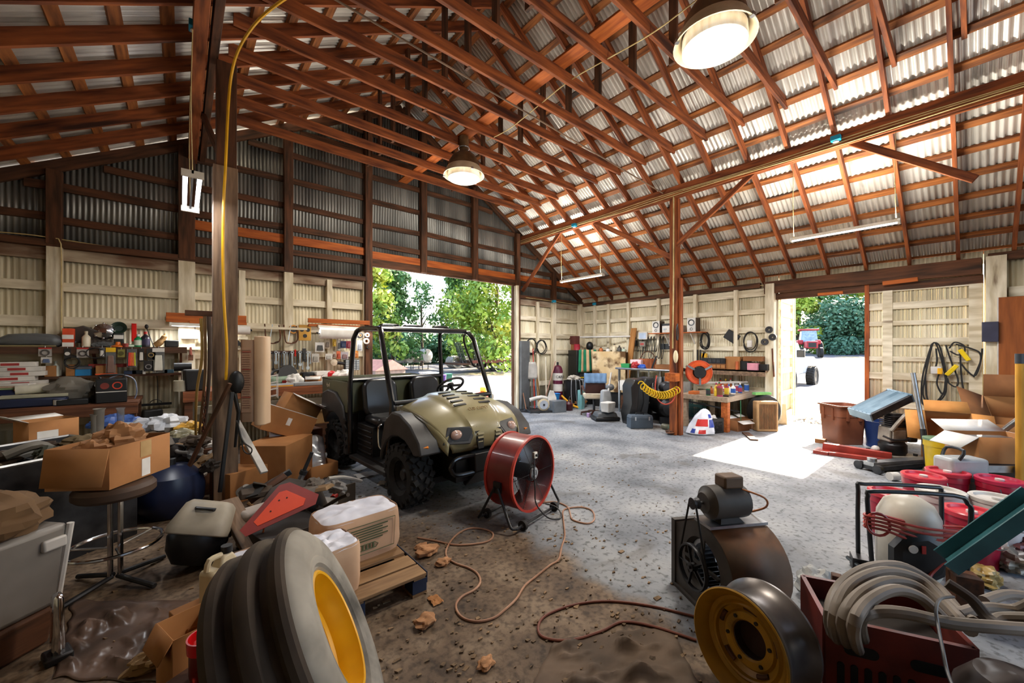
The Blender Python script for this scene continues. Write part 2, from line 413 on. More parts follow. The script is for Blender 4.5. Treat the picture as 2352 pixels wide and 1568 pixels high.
member('knee_brace', (PL[0], PL[1] + .05, 3.5), (GL, PL[1] + 1.3, zl - .22), .08, .045, M_dark, (1, 0, 0))
# studs of the back wall
for x in (-1.28, .07, 1.46, 2.88, 4.10, 5.48, 6.86, 8.25, 9.45):
    lo = DH if DL < x < DR else (2.98 if x not in (2.88, 6.86) else 0)
    w = .2 if x == .07 else .14
    zt = ZU(x) + (0 if x < 9.3 else -.1)
    vpost('wall_stud', x, BY - .1, lo, zt, w if x != 6.86 else .13, .12, M_dark)
    if x not in (2.88, 6.86) and not DL < x < DR: vpost('wall_stud_painted', x, BY - .1, 0, 2.98, w, .1, M_white)
for x in (.78, 2.15): vpost('wall_stud_painted', x, BY - .085, 1.0, 2.9, .09, .07, M_white)
for x in (7.62,): vpost('wall_stud_painted', x, BY - .085, 0, 2.9, .09, .07, M_white)
vpost('door_jamb', DL - .1, BY - .05, 0, 2.95, .17, .09, M_white); vpost('door_jamb', DR + .02, BY - .08, 0, DH, .06, .2, M_white)
vpost('door_jamb_edge', DR - .06, BY - .05, 0, DH, .05, .06, M_dark)
Ys = BY - .05
XB = [LX, -1.28, .07, 1.46, 2.88, 4.10, 5.48, 6.86, 8.25, 9.45]
for z, h in ((3.33, .1), (3.74, .11), (4.14, .1), (4.6, .1), (5.08, .1), (5.52, .1), (5.98, .1)):
    for x0, x1 in zip(XB, XB[1:]):
        if z < 3.5 and DL - .1 < x0 < DR: continue
        a, b_ = x0, x1
        while a < b_ and ZU(a) < z + .05: a += .05
        while b_ > a and ZU(b_) < z + .05: b_ -= .05
        if b_ - a > .25: member('wall_girt', (a, Ys + rnd.uniform(0, .01), z + rnd.uniform(-.03, .03)), (b_, Ys, z + rnd.uniform(-.03, .03)), .045, h, M_dark, bevel=.003)
for x0, x1 in zip(XB[2:], XB[3:]):
    member('orange_board', (x0 + .08, Ys - .02, 3.545 if x0 < 2.8 else 3.5), (x1 - .06, Ys - .02, 3.545 if x0 < 2.8 else 3.5), .04, .15, M_board)
member('wall_plate', (LX, BY - .09, 2.99), (DL, BY - .09, 2.99), .12, .09, M_dark)
member('wall_plate', (DR, BY - .09, 2.99), (WX, BY - .09, 2.99), .1, .09, M_dark)
member('door_header', (DL - .05, BY - .06, DH + .075), (DR + .1, BY - .06, DH + .075), .08, .16, M_dark)
for z, h in ((2.86, .16), (2.43, .12), (1.96, .14), (1.5, .12), (.62, .13)):
    for x0, x1 in ((LX, -1.35), (-1.21, -.02), (.16, DL - .18), (DR + .1, WX - .05)):
        member('wall_girt_painted', (x0, BY - .045, z), (x1, BY - .045, z), .045, h, M_white if z < 2.8 else mat('smoked_white_wood', '#b7a78f', '#6b4a34', rough=.7, scale=1.6, stretch=(1, 4, 4)), bevel=.003)
# right wall framing
Xr = WX - .05
for y in (7.35, 6.86, 6.2, 5.3, 4.35, 3.45):
    vpost('wall_stud_painted', WX - .08, y, 0, 2.92, .1, .08, M_white)
vpost('wall_stud_painted', WX - .1, BY - .12, 0, 2.95, .2, .2, M_white)
for z, h in ((2.8, .16), (2.4, .11), (2.0, .13), (1.6, .1), (.7, .12)):
    member('wall_girt_painted', (WX - .045, RD1 + .2, z), (WX - .045, BY - .2, z), h if False else .045, h, M_white, bevel=.003)
member('wall_plate', (WX - .1, RD1 + .3, 2.95), (WX - .1, BY, 2.93), .1, .1, M_dark)
member('wall_plate', (WX - .1, SY, 2.97), (WX - .1, -.12, 2.99), .1, .12, M_dark)
member('door_header', (WX - .12, RP0 + .02, 2.875), (WX - .12, RD1 + .22, 2.875), .1, .25, M_dark)
member('door_header', (WX - .05, RP0, 2.68), (WX - .05, RD1 + .1, 2.68), .06, .13, M_dark)
vpost('door_jamb', WX - .1, RD1 + .11, 0, 2.95, .2, .16, M_white)
vpost('door_jamb', WX - .1, RP0 - .12, 0, 3.0, .18, .2, M_white)
for y0, y1, z in ((-.12 - .2, SY, 2.45), (-.12 - .2, SY, 1.6), (-.12 - .2, SY, .8)):
    member('wall_girt_painted', (WX - .045, y0, z), (WX - .045, y1, z), .045, .15, M_white, bevel=.003)
member('header_patch_board', (WX - .19, 1.05, 2.735), (WX - .19, .62, 2.755), .03, .07, M_board)
member('header_patch_board', (WX - .1, 1.98, 2.65), (WX - .1, 1.6, 2.65), .03, .05, M_board)
# ------------------------------------------------------------------ lamps
M_tube = mat('lit_fluorescent_tube', '#f4f6ff', '#f4f6ff', emit=3.5, rough=.4)
M_enamel = mat('white_enamel', '#ece8de', '#d8d2c4', rough=.35)
M_bronze = mat('brown_lamp_housing', '#7a5c3c', '#55402a', rough=.45, metal=.3)
M_beige = mat('beige_lamp_reflector', '#d9cdb2', '#c2b494', rough=.4)
M_lens = mat('lamp_lens', '#fff6e6', '#e6d6b8', rough=.25, emit=.2, scale=5, stretch=(1, 4, 1))
def area(name, parent, loc, rot, sx, sy, power, col=(1, .97, .92)):
    d = bpy.data.lights.new(name, 'AREA'); d.shape = 'RECTANGLE'; d.size = sx; d.size_y = sy; d.energy = power; d.color = col
    o = bpy.data.objects.new(name, d); COL.objects.link(o); o.location = loc; o.rotation_euler = rot; o.parent = parent
    return o
def high_bay(label, x, y, z):
    t = thing('high_bay_lamp', label, 'lamp', (x, y, z), 0, 'high bay lamps along the ridge')
    B().lathe([(.0, .655), (.075, .65), (.08, .5), (.07, .46), (.074, .4), (.1, .38), (.19, .32), (.25, .22), (.27, .13), (.262, .12), (.0, .13)], 32).done('housing', M_bronze, t)
    B().lathe([(.262, .125), (.275, .13), (.335, .02), (.338, .0), (.325, .0), (.275, .07)], 36, closed=True).done('reflector', M_beige, t)
    B().lathe([(.0, -.095), (.1, -.092), (.2, -.078), (.262, -.05), (.266, -.04), (.26, .07), (0, .075)], 36).done('lens', M_lens, t)
    c = B()
    for a in (20, 140, 260): c.box((.33 * math.cos(math.radians(a)), .33 * math.sin(math.radians(a)), .005), (.035, .035, .03), (0, 0, math.radians(a)))
    c.done('latch', M_steel, t, each=True)
    B().tube(arc((0, 0, .46), .09, 0, 360, 14, V((1, 0, 0)), V((0, 1, 0)))[:-1], .008, 6, True).done('safety_ring', M_steel, t)
    d = bpy.data.lights.new('lamp_light', 'AREA'); d.shape = 'DISK'; d.energy = 40; d.size = .5; d.color = (1, .93, .82)
    o = bpy.data.objects.new('lamp_light', d); COL.objects.link(o); o.location = (0, 0, -.1); o.parent = t
    d = bpy.data.lights.new('lamp_light', 'POINT'); d.energy = 50; d.shadow_soft_size = .25; d.color = (1, .93, .82); o = bpy.data.objects.new('lamp_light', d); COL.objects.link(o); o.location = (0, 0, -.95); o.parent = t
    return t
high_bay('far brown domed high bay lamp under the ridge plank', 3.6, 5.5, 4.47)
high_bay('near high bay lamp with wide glowing round lens, top of the picture', 3.62, 1.5, 4.32)
def shop_light(name, label, p0, p1, power=50, width=.11, n=1, cords=None, cat='lamp', hood=True, upl=0):
    p0, p1 = V(p0), V(p1); c = (p0 + p1) / 2; L = (p1 - p0).length; a = math.atan2(p1.y - p0.y, p1.x - p0.x); tilt = math.asin((p1.z - p0.z) / L)
    t = thing(name, label, cat, c, rot=(0, -tilt, a))
    if hood: B().prism([(-width / 2, -.0), (-width * .3, .045), (width * .3, .045), (width / 2, 0), (width * .28, .038), (-width * .28, .038)], -L / 2, L / 2, Matrix(((0, 0, 1, 0), (1, 0, 0, 0), (0, 1, 0, 0), (0, 0, 0, 1)))).done('housing', M_enamel, t)
    for k in range(n):
        y = (k - (n - 1) / 2) * width * .48
        B().cyl((-L / 2 + .03, y, .012), (L / 2 - .03, y, .012), .018, seg=12).done('tube', M_tube, t)
    e = B()
    for s in (-1, 1): e.box((s * (L / 2 - .012), 0, .018), (.024, width * .75, .06))
    e.done('end_cap', M_enamel, t, each=True)
    if cords:
        k = B()
        for x, h in cords: k.tube([(x, 0, .04), (x + .01, .01, .04 + h * .5), (x, 0, .04 + h)], .004, 5, smooth=3)
        k.done('cord', M_wire, t, each=True)
    area('lamp_light', t, (0, 0, -.03), (0, 0, 0), L, .05, power, (.97, .98, 1))
    if upl: area('lamp_light', t, (0, 0, .07), (PI, 0, 0), L, .06, upl, (1, .95, .86))
    if not hood: B().bb(-L / 2, L / 2, -.008, .008, .02, .05).done('spine', M_dsteel, t)
    return t
shop_light('hanging_shop_light', 'single lit shop light tube hanging near the back corner', (7.05, 5.25, 3.2), (7.05, 6.5, 3.2), 50, upl=26, cords=[(.6, 1.2), (-.55, 1.2)])
shop_light('hanging_shop_light', 'lit shop light tube hanging in front of the right roof slope', (7.02, .62, 3.21), (7.02, 1.8, 3.21), 50, upl=42, cords=[(.55, 1.22), (-.55, 1.22)])
shop_light('hanging_shop_light', 'two-tube shop light hanging by the left post', (.08, 4.45, 3.12), (.08, 5.62, 3.12), 14, .21, 2, hood=False, cords=[(-.5, 1.3), (.5, 1.3)])
shop_light('bench_light', 'lit tube light under the orange board on the left wall', (-.13, 7.72, 1.94), (.85, 7.72, 1.93), 7)
shop_light('bench_light', 'lit tube light above the bench left of the big door', (1.9, 7.72, 1.98), (2.9, 7.72, 1.96), 7)
# ------------------------------------------------------------------ outside: ground, trees, yard
def ground_mat():
    m = bpy.data.materials.new('gravel_yard'); m.use_nodes = True; n = m.node_tree.nodes; l = m.node_tree.links; b = n['Principled BSDF']
    g = n.new('ShaderNodeNewGeometry')
    def nz(s, d=6):
        t = n.new('ShaderNodeTexNoise'); t.inputs['Scale'].default_value = s; t.inputs['Detail'].default_value = d; l.new(g.outputs['Position'], t.inputs['Vector']); return t.outputs[0]
    def ramp(x, stops):
        r = n.new('ShaderNodeValToRGB'); e = r.color_ramp.elements
        while len(e) < len(stops): e.new(.5)
        for i, (p, c) in enumerate(stops): e[i].position = p; e[i].color = lin(c)
        l.new(x, r.inputs[0]); return r.outputs[0]
    gr = ramp(nz(2.2, 9), [(.3, '#4c4d52'), (.5, '#605f63'), (.7, '#6c6a68')]); ve = ramp(nz(5, 9), [(.35, '#56602a'), (.5, '#86724a'), (.65, '#97815a')])
    f = ramp(nz(.22, 5), [(.56, '#000000'), (.64, '#ffffff')])
    x = n.new('ShaderNodeMix'); x.data_type = 'RGBA'; l.new(f, x.inputs[0]); l.new(gr, x.inputs[6]); l.new(ve, x.inputs[7]); l.new(x.outputs[2], b.inputs['Base Color'])
    b.inputs['Roughness'].default_value = .9
    bp = n.new('ShaderNodeBump'); bp.inputs['Strength'].default_value = .4; l.new(nz(14, 8), bp.inputs['Height']); l.new(bp.outputs[0], b.inputs['Normal'])
    return m
def gz(x, y): return -.06 + max(0, x - 16) * .024 + max(0, y - 14) * .004
def ground_z(u, v): return V((-70 + u * 200, -60 + v * 180, gz(-70 + u * 200, -60 + v * 180)))
struct(B().grid(ground_z, 60, 50).done('ground', ground_mat()))
M_apron = mat('pale_concrete_apron', '#d8d5cf', '#b6b2ab', rough=.85, scale=2, world=True)
struct(B().bb(2.2, 8.4, BY + .12, BY + 9, -.1, -.005).done('ground_apron', M_apron)); struct(B().bb(WX + .12, WX + .7, 1.0, 3.0, -.1, -.004).done('ground_sill', M_apron))
M_leafA = mat('green_leaves', '#9db440', '#4d7426', rough=.55, scale=.7, detail=3, world=True, c3='#c8bc4c', s3=.5, lo3=.55, hi3=.75)
M_leafB = mat('dark_green_leaves', '#5f8440', '#2e5528', rough=.6, scale=.8, detail=3, world=True)
M_leafC = mat('blue_green_leaves', '#5f8668', '#365c44', rough=.6, scale=.9, detail=3, world=True)
M_bark = mat('tree_bark', '#5a4a3a', '#3a2e24', rough=.9, scale=4)
def crown_bm(seed, R, H, z0, n, leaf, lobes=34, taper=.55):
    r = random.Random(seed); b = B(); C = []
    for k in range(lobes):
        t = r.random() ** .8; a = r.uniform(0, 2 * PI); rad = R * (1 - taper * t) * r.uniform(.35, 1)
        C.append((V((rad * math.cos(a), rad * math.sin(a), z0 + H * t)), R * r.uniform(.2, .42)))
    for k in range(n):
        c, cr = C[k % lobes]; d = V((r.gauss(0, 1), r.gauss(0, 1), r.gauss(0, .8)))
        if d.length < .01: continue
        p = c + d.normalized() * cr * r.uniform(.55, 1.08); nn = (d.normalized() + V((r.gauss(0, .6), r.gauss(0, .6), r.gauss(0, .6) + .3))).normalized()
        x = nn.orthogonal().normalized(); y = nn.cross(x); s = leaf * r.uniform(.6, 1.3); a = r.uniform(0, 6.3); x, y = x * math.cos(a) + y * math.sin(a), y * math.cos(a) - x * math.sin(a)
        b.face([b._v(p - x * s), b._v(p - y * s * .55), b._v(p + x * s), b._v(p + y * s * .55)])
    return b
def tree(name, label, loc, R, H, z0, n, leaf, m, seed, group=None, cat='tree', trunk=True, taper=.55):
    t = thing(name, label, cat, loc, rnd.uniform(0, 6), group)
    crown_bm(seed, R, H, z0, n, leaf, taper=taper).done('foliage', m, t, ang=0)
    if trunk:
        b = B(); b.tube([(0, 0, -.1), (.05, .03, z0 * .6), (-.05, .05, z0 + H * .35), (0, 0, z0 + H * .75)], [.05 * R + .08, .04 * R + .06, .03 * R + .04, .02], 8, smooth=3)
        r = random.Random(seed)
        for k in range(6):
            a = r.uniform(0, 6.3); z = z0 + H * r.uniform(.05, .4); b.tube([(0, 0, z), (R * .5 * math.cos(a), R * .5 * math.sin(a), z + H * .2)], [.04 * R, .01], 5)
        b.done('trunk', M_bark, t)
    return t
def far(u, Y):
    p = dirv(u); p = p * (Y / p.y); return V((p.x, p.y, gz(p.x, p.y)))
def farx(u, X):
    p = dirv(u); p = p * (X / p.x); return V((p.x, p.y, gz(p.x, p.y)))
GT = 'trees beyond the big back door'
tree('maple_tree', 'tall sunlit tree at the left edge of the big doorway', far(845, 24), 2.0, 6.0, 1.2, 5200, .16, M_leafA, 1, GT)
tree('maple_tree', 'round-topped darker green tree left of the gap of sky', far(903, 27), 1.9, 6.0, 1.0, 5200, .16, M_leafB, 2, GT)
tree('maple_tree', 'small thin tree showing in the gap of sky', far(968, 32), 1.6, 5.4, 2.2, 900, .15, M_leafB, 3, GT)
tree('maple_tree', 'big yellow-green tree filling the right of the big doorway', far(1140, 24), 4.6, 9.5, 1.0, 12000, .18, M_leafA, 4, GT)
tree('maple_tree', 'dark tree behind the yellow-green one, its branches over the sky gap', far(1062, 30), 2.6, 8.4, 1.2, 5200, .17, M_leafB, 5, GT)
for i, (u, Y, R, H) in enumerate(((830, 31, 3, 3.2), (872, 34, 3.2, 3.0), (915, 36, 3.4, 3.2), (960, 37, 3.3, 3.0), (1005, 36, 3.2, 3.4), (1055, 34, 3, 3.2), (1130, 33, 3.4, 4))):
    tree('shrub', ['pale sunlit shrub low at the left edge of the big doorway', 'shrub behind the left door post of the buggy cage', 'dark shrub behind the two white tanks, left', 'dark shrub behind the two white tanks, right', 'shrub under the gap of sky', 'shrub behind the concrete pipes', 'shrub behind the flatbed trailer'][i], far(u, Y), R * .8, H * .85, .2, 2600, .2, M_leafB if i % 2 else M_leafC, 20 + i, 'shrubs along the tree line', 'bush', False, .3)
GR = 'trees beyond the side door'
tree('round_bush', 'huge rounded blue-green bush beyond the side door', farx(1957, 60), 5.0, 4.9, .3, 11000, .22, M_leafC, 40, GR, 'bush', False, .35)
tree('oak_tree', 'dark tree behind the red tractor', farx(1886, 70), 3.0, 9, 1.5, 4500, .26, M_leafB, 41, GR)
tree('oak_tree', 'pale yellow-green tree at the left of the side doorway', farx(1834, 56), 2.6, 6.2, .5, 4500, .22, M_leafA, 42, GR)
tree('oak_tree', 'pale tall tree above the huge rounded bush', farx(1965, 80), 5, 12, 2, 6000, .3, M_leafA, 43, GR)
tree('shrub', 'low shrub just behind the red tractor', farx(1868, 62), 3, 3.4, .2, 2200, .2, M_leafC, 44, GR, 'bush', False, .3)
tree('shrub', 'far shrubs filling the right of the side doorway', farx(2005, 60), 4.5, 5, .2, 3500, .25, M_leafC, 45, GR, 'bush', False, .3)
# leaves and straw in front of the side door
b = B(); r = random.Random(5)
for k in range(420):
    x, y = WX + .7 + abs(r.gauss(0, .8)), r.uniform(.6, 2.7); s = r.uniform(.03, .08); a = r.uniform(0, 6.3); z = gz(x, y) + r.uniform(.005, .03)
    b.face([b._v((x + s * math.cos(a + q), y + s * math.sin(a + q) * .6, z + r.uniform(0, .03))) for q in (0, 1.6, 3.1, 4.7)])
tag(b.done('fallen_leaves', mat('dry_leaves', '#c79a52', '#8a6428', rough=.8, scale=20), ang=0), 'dry brown leaves on the ground outside the side door', 'leaves', kind='stuff')
# tanks on legs
M_tank = mat('white_rusty_tank', '#e2ddd4', '#b9aa98', rough=.5, scale=2, c3='#8c5a3c', s3=2, lo3=.6, hi3=.68)
for i, (u, lab) in enumerate(((926, 'left one of two white fuel tanks on legs'), (966, 'right one of two white fuel tanks on legs'))):
    p = far(u, 27.5); t = thing('fuel_tank', lab + ' in the yard', 'tank', p, .3, 'white fuel tanks in the yard')
    B(TR(0, 0, 1.05) @ RX(90)).lathe([(0, -.85), (.3, -.83), (.5, -.78), (.53, -.72), (.53, .72), (.5, .78), (.3, .83), (0, .85)], 24).done('tank_shell', M_tank, t)
    for sx in (-.3, .3):
        for sy in (-.5, .5): B().cyl((sx, sy, 0), (sx, sy, .7), .03, seg=8).done('leg', M_dsteel, t)
    B().cyl((0, -.3, 1.55), (0, -.3, 1.7), .05, seg=10).done('filler_cap', M_dsteel, t)
# concrete pipes
M_conc = mat('grey_concrete', '#b9b2a6', '#8f897f', rough=.9, scale=3)
for i, (u, lab) in enumerate(((1044, 'large grey concrete pipe nearest the buggy cage bar'), (1077, 'middle grey concrete pipe behind trailer ramps'), (1108, 'grey concrete pipe at the right behind trailer ramps'))):
    p = far(u, 27); p.z += .02
    o = B(TR(0, 0, .52) @ RZ(-8) @ RX(90)).lathe([(.36, -.7), (.49, -.7), (.49, .7), (.36, .7)], 28, closed=True).done('concrete_pipe', M_conc, loc=p + V((0, 0, -.02)))
    tag(o, lab, 'pipe', 'concrete pipes in the yard')
# flatbed trailer
p = far(1135, 22.5); t = thing('flatbed_trailer', 'flatbed trailer with raised loading ramps in the yard', 'trailer', p, -.1)
B().bb(-2.4, 4, -1.1, 1.1, .62, .78).done('deck', M_dark, t); B().bb(-3.4, -2.4, -1.1, 1.1, .5, .62).done('beavertail', M_dark, t)
B().bb(-2.4, 4, -1.14, -1.1, .6, .8).done('side_rail', plain('trailer_side', '#8a4a3a'), t)
for x in (-.6, .35):
    for y in (-1.0, .8):
        w = B(TR(x, y, .38) @ RX(90)).lathe([(.16, -.1), (.3, -.12), (.38, -.1), (.38, .1), (.3, .12), (.16, .1)], 20, closed=True).done('wheel', M_rubber, t)
        B(TR(x, y - .06, .38) @ RX(90)).lathe([(0, .03), (.17, .05), (.17, -.02), (0, -.02)], 14).done('rim', M_enamel, w)
for x in (-3.0, -2.75, -1.9, -1.65):
    b = B(); b.beam((x, -.95, .6), (x - .5, -.95, 2.0), .05, .06)
    b.beam((x + .02, -.65, .6), (x - .48, -.65, 2.0), .05, .06)
    for k in range(8): b.beam((x - .06 * k, -.95, .7 + .17 * k), (x - .06 * k, -.65, .7 + .17 * k), .03, .03)
    b.done('loading_ramp', M_dsteel, t)
# row of small coloured things in the yard
cols = [('#c8483c', 'red'), ('#e8e4dc', 'white'), ('#6a4a8c', 'purple'), ('#3c7a5a', 'green'), ('#d8d4cc', 'pale'), ('#4a6a9c', 'blue'), ('#b86a3c', 'orange')]
for i, (u, Y, w, h, c) in enumerate(((866, 15.5, .35, .5, 0), (876, 15.2, .25, .55, 6), (912, 16, .6, .3, 1), (940, 16.9, .5, .25, 4), (966, 15.7, .5, .28, 1), (1015, 16.5, .5, .35, 2), (1030, 17, .4, .35, 3), (1002, 16, .3, .28, 5), (985, 18, .8, .4, 4))):
    p = far(u, Y); nm = cols[c][1]
    t = thing('storage_tote', f'{nm} plastic yard tote, {["nearest the left of the doorway", "second from the left of the doorway", "wide, below the tanks", "below the right tank", "right of the tank legs", "left of the bed rail end", "beside the steering wheel", "small, below the sky gap", "far, below the sky gap"][i]}', 'tote', p, .2 * i)
    B().box((0, 0, h / 2), (w, w * .7, h), top=(1.12, 1.12)).done('body', plain('yard_tote_' + nm, cols[c][0]), t, bevel=.02); B().box((0, 0, h + .02), (w * 1.16, w * .82, .04)).done('lid', plain('yard_tote_' + nm, cols[c][0]), t)
p = far(873, 19); t = thing('low_shed', 'low brown-roofed shed at the left of the big doorway', 'shed', p, .3)
B().bb(-.9, .9, -.8, .8, 0, .6).done('wall', plain('shed_wall', '#8a7468'), t); B().prism([(-1, .6), (0, 1.1), (1, .6)], -.9, .9, RX(90)).done('roof', plain('shed_roof', '#7a5650'), t)
p = far(1108, 9.6); t = thing('toy_tractor', 'red, yellow and green toy tractor lying on the sunny apron', 'toy', p + V((0, 0, .055)), .4)
B().box((0, 0, .2), (.5, .25, .18)).done('body', plain('toy_red', '#d23a34'), t, bevel=.03); B().box((.3, 0, .22), (.2, .2, .2)).done('hood', plain('toy_green', '#3c9a4a'), t, bevel=.03); B().box((.1, 0, .36), (.2, .2, .14)).done('seat', plain('toy_yellow', '#e8c23c'), t, bevel=.03)
for x in (-.15, .28):
    for y in (-.15, .15): B(TR(x, y, .12) @ RX(90)).lathe([(0, -.04), (.1, -.04), (.12, -.02), (.12, .02), (.1, .04), (0, .04)], 14).done('wheel', M_black, t)
# red tractor beyond the side door
p = farx(1858, 48); t = thing('tractor', 'red farm tractor parked far off beyond the side door', 'tractor', p, -1.57 + .35)
M_tred = plain('tractor_red', '#b8343c')
B().bb(-.45, .45, -2.0, -.2, .9, 1.6).done('hood', M_tred, t, bevel=.08); B().bb(-.3, .3, -2.03, -1.9, 1.0, 1.45).done('grille', M_black, t)
for sx in (-1, 1): B().bb(.7 * sx - .25, .7 * sx + .25, -.2, 1.2, 1.3, 1.75).done('fender', M_tred, t, bevel=.1)
B().box((0, .5, 2.1), (1.4, 1.3, 1.2), top=(.85, .85)).done('cab_glass', mat('tractor_glass', '#9fb8c8', '#7d97a8', rough=.1), t); B().bb(-.8, .8, -.2, 1.2, 2.68, 2.85).done('cab_roof', M_tred, t, bevel=.05)
for sx, y, r, w in ((-.95, .6, .8, .4), (.95, .6, .8, .4), (-.75, -1.5, .5, .28), (.75, -1.5, .5, .28)):
    B(TR(sx, y, r) @ RY(90)).lathe([(r * .45, -w * .4), (r * .85, -w * .5), (r, -w * .35), (r, w * .35), (r * .85, w * .5), (r * .45, w * .4), (0, w * .2), (0, -w * .2)], 22).done('wheel', M_rubber, t)
# white pickup, its front wheel showing past the open door leaf
p = at(1848, 906, -.06); p.x, p.y, p.z = 17.6, 4.55, gz(17.6, 4.55)
t = thing('pickup_truck', 'white pickup half hidden behind the open door leaf', 'truck', p, 0); M_tw = plain('truck_white', '#dfe3e8', rough=.25, coat=.5)
tb = [(-.9, .62), (-.98, .8), (-.95, 1.05), (-.2, 1.22), (.6, 1.28), (.62, .55), (.5, .5), (-.5, .5), (-.6, .55)]
B().prism(tb, .12, 1.85, Matrix(((1, 0, 0, 0), (0, 0, 1, 0), (0, 1, 0, 0), (0, 0, 0, 1)))).done('front_body', M_tw, t, bevel=.05)
B().bb(.6, 4.2, .12, 1.85, .55, 1.25).done('body', M_tw, t, bevel=.05); B().box((1.6, .98, 1.55), (2.0, 1.6, .65), top=(.75, .85)).done('cab', M_tw, t, bevel=.06)
f = []
for a in range(0, 181, 15): f.append((.52 * math.cos(math.radians(a)), .42 + .5 * math.sin(math.radians(a))))
B().tube([(x, .05, z) for x, z in f], .07, 8).done('fender_flare', M_dsteel, t)
for x, y in ((0, .0), (0, 1.85), (3.2, 0), (3.2, 1.85)):
    w = B(TR(x, y, .42) @ RX(90)).lathe([(.22, -.12), (.3, -.16), (.4, -.15), (.43, -.1), (.43, .1), (.4, .15), (.3, .16), (.22, .12)], 28, closed=True)
    for k in range(22):
        a = 2 * PI * k / 22
        for s in (-.07, .07): w.M = TR(x, y, .42); w.box((.43 * math.cos(a + s), s, .43 * math.sin(a + s)), (.05, .11, .04), (0, -a, .3 if s > 0 else -.3))
    w.done('tire', M_rubber, t); B(TR(x, y, .42) @ RX(90)).lathe([(0, -.1), (.23, -.13), (.23, .13), (0, .1)], 18).done('wheel_rim', M_dsteel, t)
B().box((1.0, -.12, 1.42), (.16, .26, .3)).done('side_mirror', M_black, t, bevel=.03)
# the open leaf of the side door, swung outside, and the closed leaf
def leaf(name, L, stiles, m_edge, fl=1):
    t = bpy.data.objects.new(name, None); COL.objects.link(t); struct(t)
    b = B(); n = int(L / .056 * 6)
    for i in range(n):
        a, c = L * i / n, L * (i + 1) / n; f = lambda q: .007 * math.sin(2 * PI * q / .056)
        b.face([b._v((a, f(a) + .03 * fl, .06)), b._v((c, f(c) + .03 * fl, .06)), b._v((c, f(c) + .03 * fl, 2.74)), b._v((a, f(a) + .03 * fl, 2.74))])
    b.done('door_panel', M_wmetal, t, thick=.002)
    for z, h in ((.14, .14), (.62, .1), (1.12, .12), (1.42, .08), (1.72, .12), (2.04, .08), (2.34, .12), (2.66, .14)): B().bb(.02, L - .02, -.02 if fl > 0 else -.022, .02, z - h / 2, z + h / 2).done('door_rail', M_white, t, bevel=.004)
    for x, w in stiles: B().bb(x - w / 2, x + w / 2, -.035 if fl > 0 else -.02, .021 if fl > 0 else .035, .06, 2.74).done('door_stile', M_white, t, bevel=.004)
    B().bb(L - .06, L, -.045, .045, .04, 2.76).done('door_edge', m_edge, t)
    return t
t = leaf('door_1', RD0 - RP0, [(.08, .14), (1.08, .13)], wood('door_edge_wood', '#b8622c', '#6e3416', 'z'), -1); t.location = (WX - .04, RP0, 0); t.rotation_euler = (0, 0, PI / 2)
t = leaf('door_2', 1.34, [(.08, .1), (1.2, .1)], M_white); t.location = (WX + .08, RD1 + .02, 0); t.rotation_euler = (0, 0, .06)
# ------------------------------------------------------------------ utility buggy
MYZ = Matrix(((0, 0, 1, 0), (1, 0, 0, 0), (0, 1, 0, 0), (0, 0, 0, 1)))   # prism drawn in (y, z), extruded along x
MXZ = Matrix(((1, 0, 0, 0), (0, 0, 1, 0), (0, 1, 0, 0), (0, 0, 0, 1)))   # prism drawn in (x, z), extruded along y
def ntr(n, c=(0, 0, 0)):
    M = V(n).normalized().to_track_quat('Z', 'Y').to_matrix().to_4x4(); M.translation = V(c); return M
M_olive = mat('olive_green_body', '#978d68', '#7d7555', rough=.35, scale=1.5, coat=.3)
M_olived = mat('dusty_olive_bed', '#585a3e', '#43442f', rough=.45, scale=2)
M_fend = mat('grey_black_plastic', '#3a3837', '#2b2a29', rough=.5, scale=8)
M_tubeb = mat('black_cage_tube', '#15171a', '#0f1012', rough=.25, coat=.4)
M_vinyl = mat('black_vinyl', '#1c1d20', '#131416', rough=.3, coat=.2)
M_amber = mat('amber_lens', '#f08a1e', '#d8741a', rough=.25)
M_lampg = mat('headlight_glass', '#c9a99a', '#8a6a60', rough=.08, spec=.8)
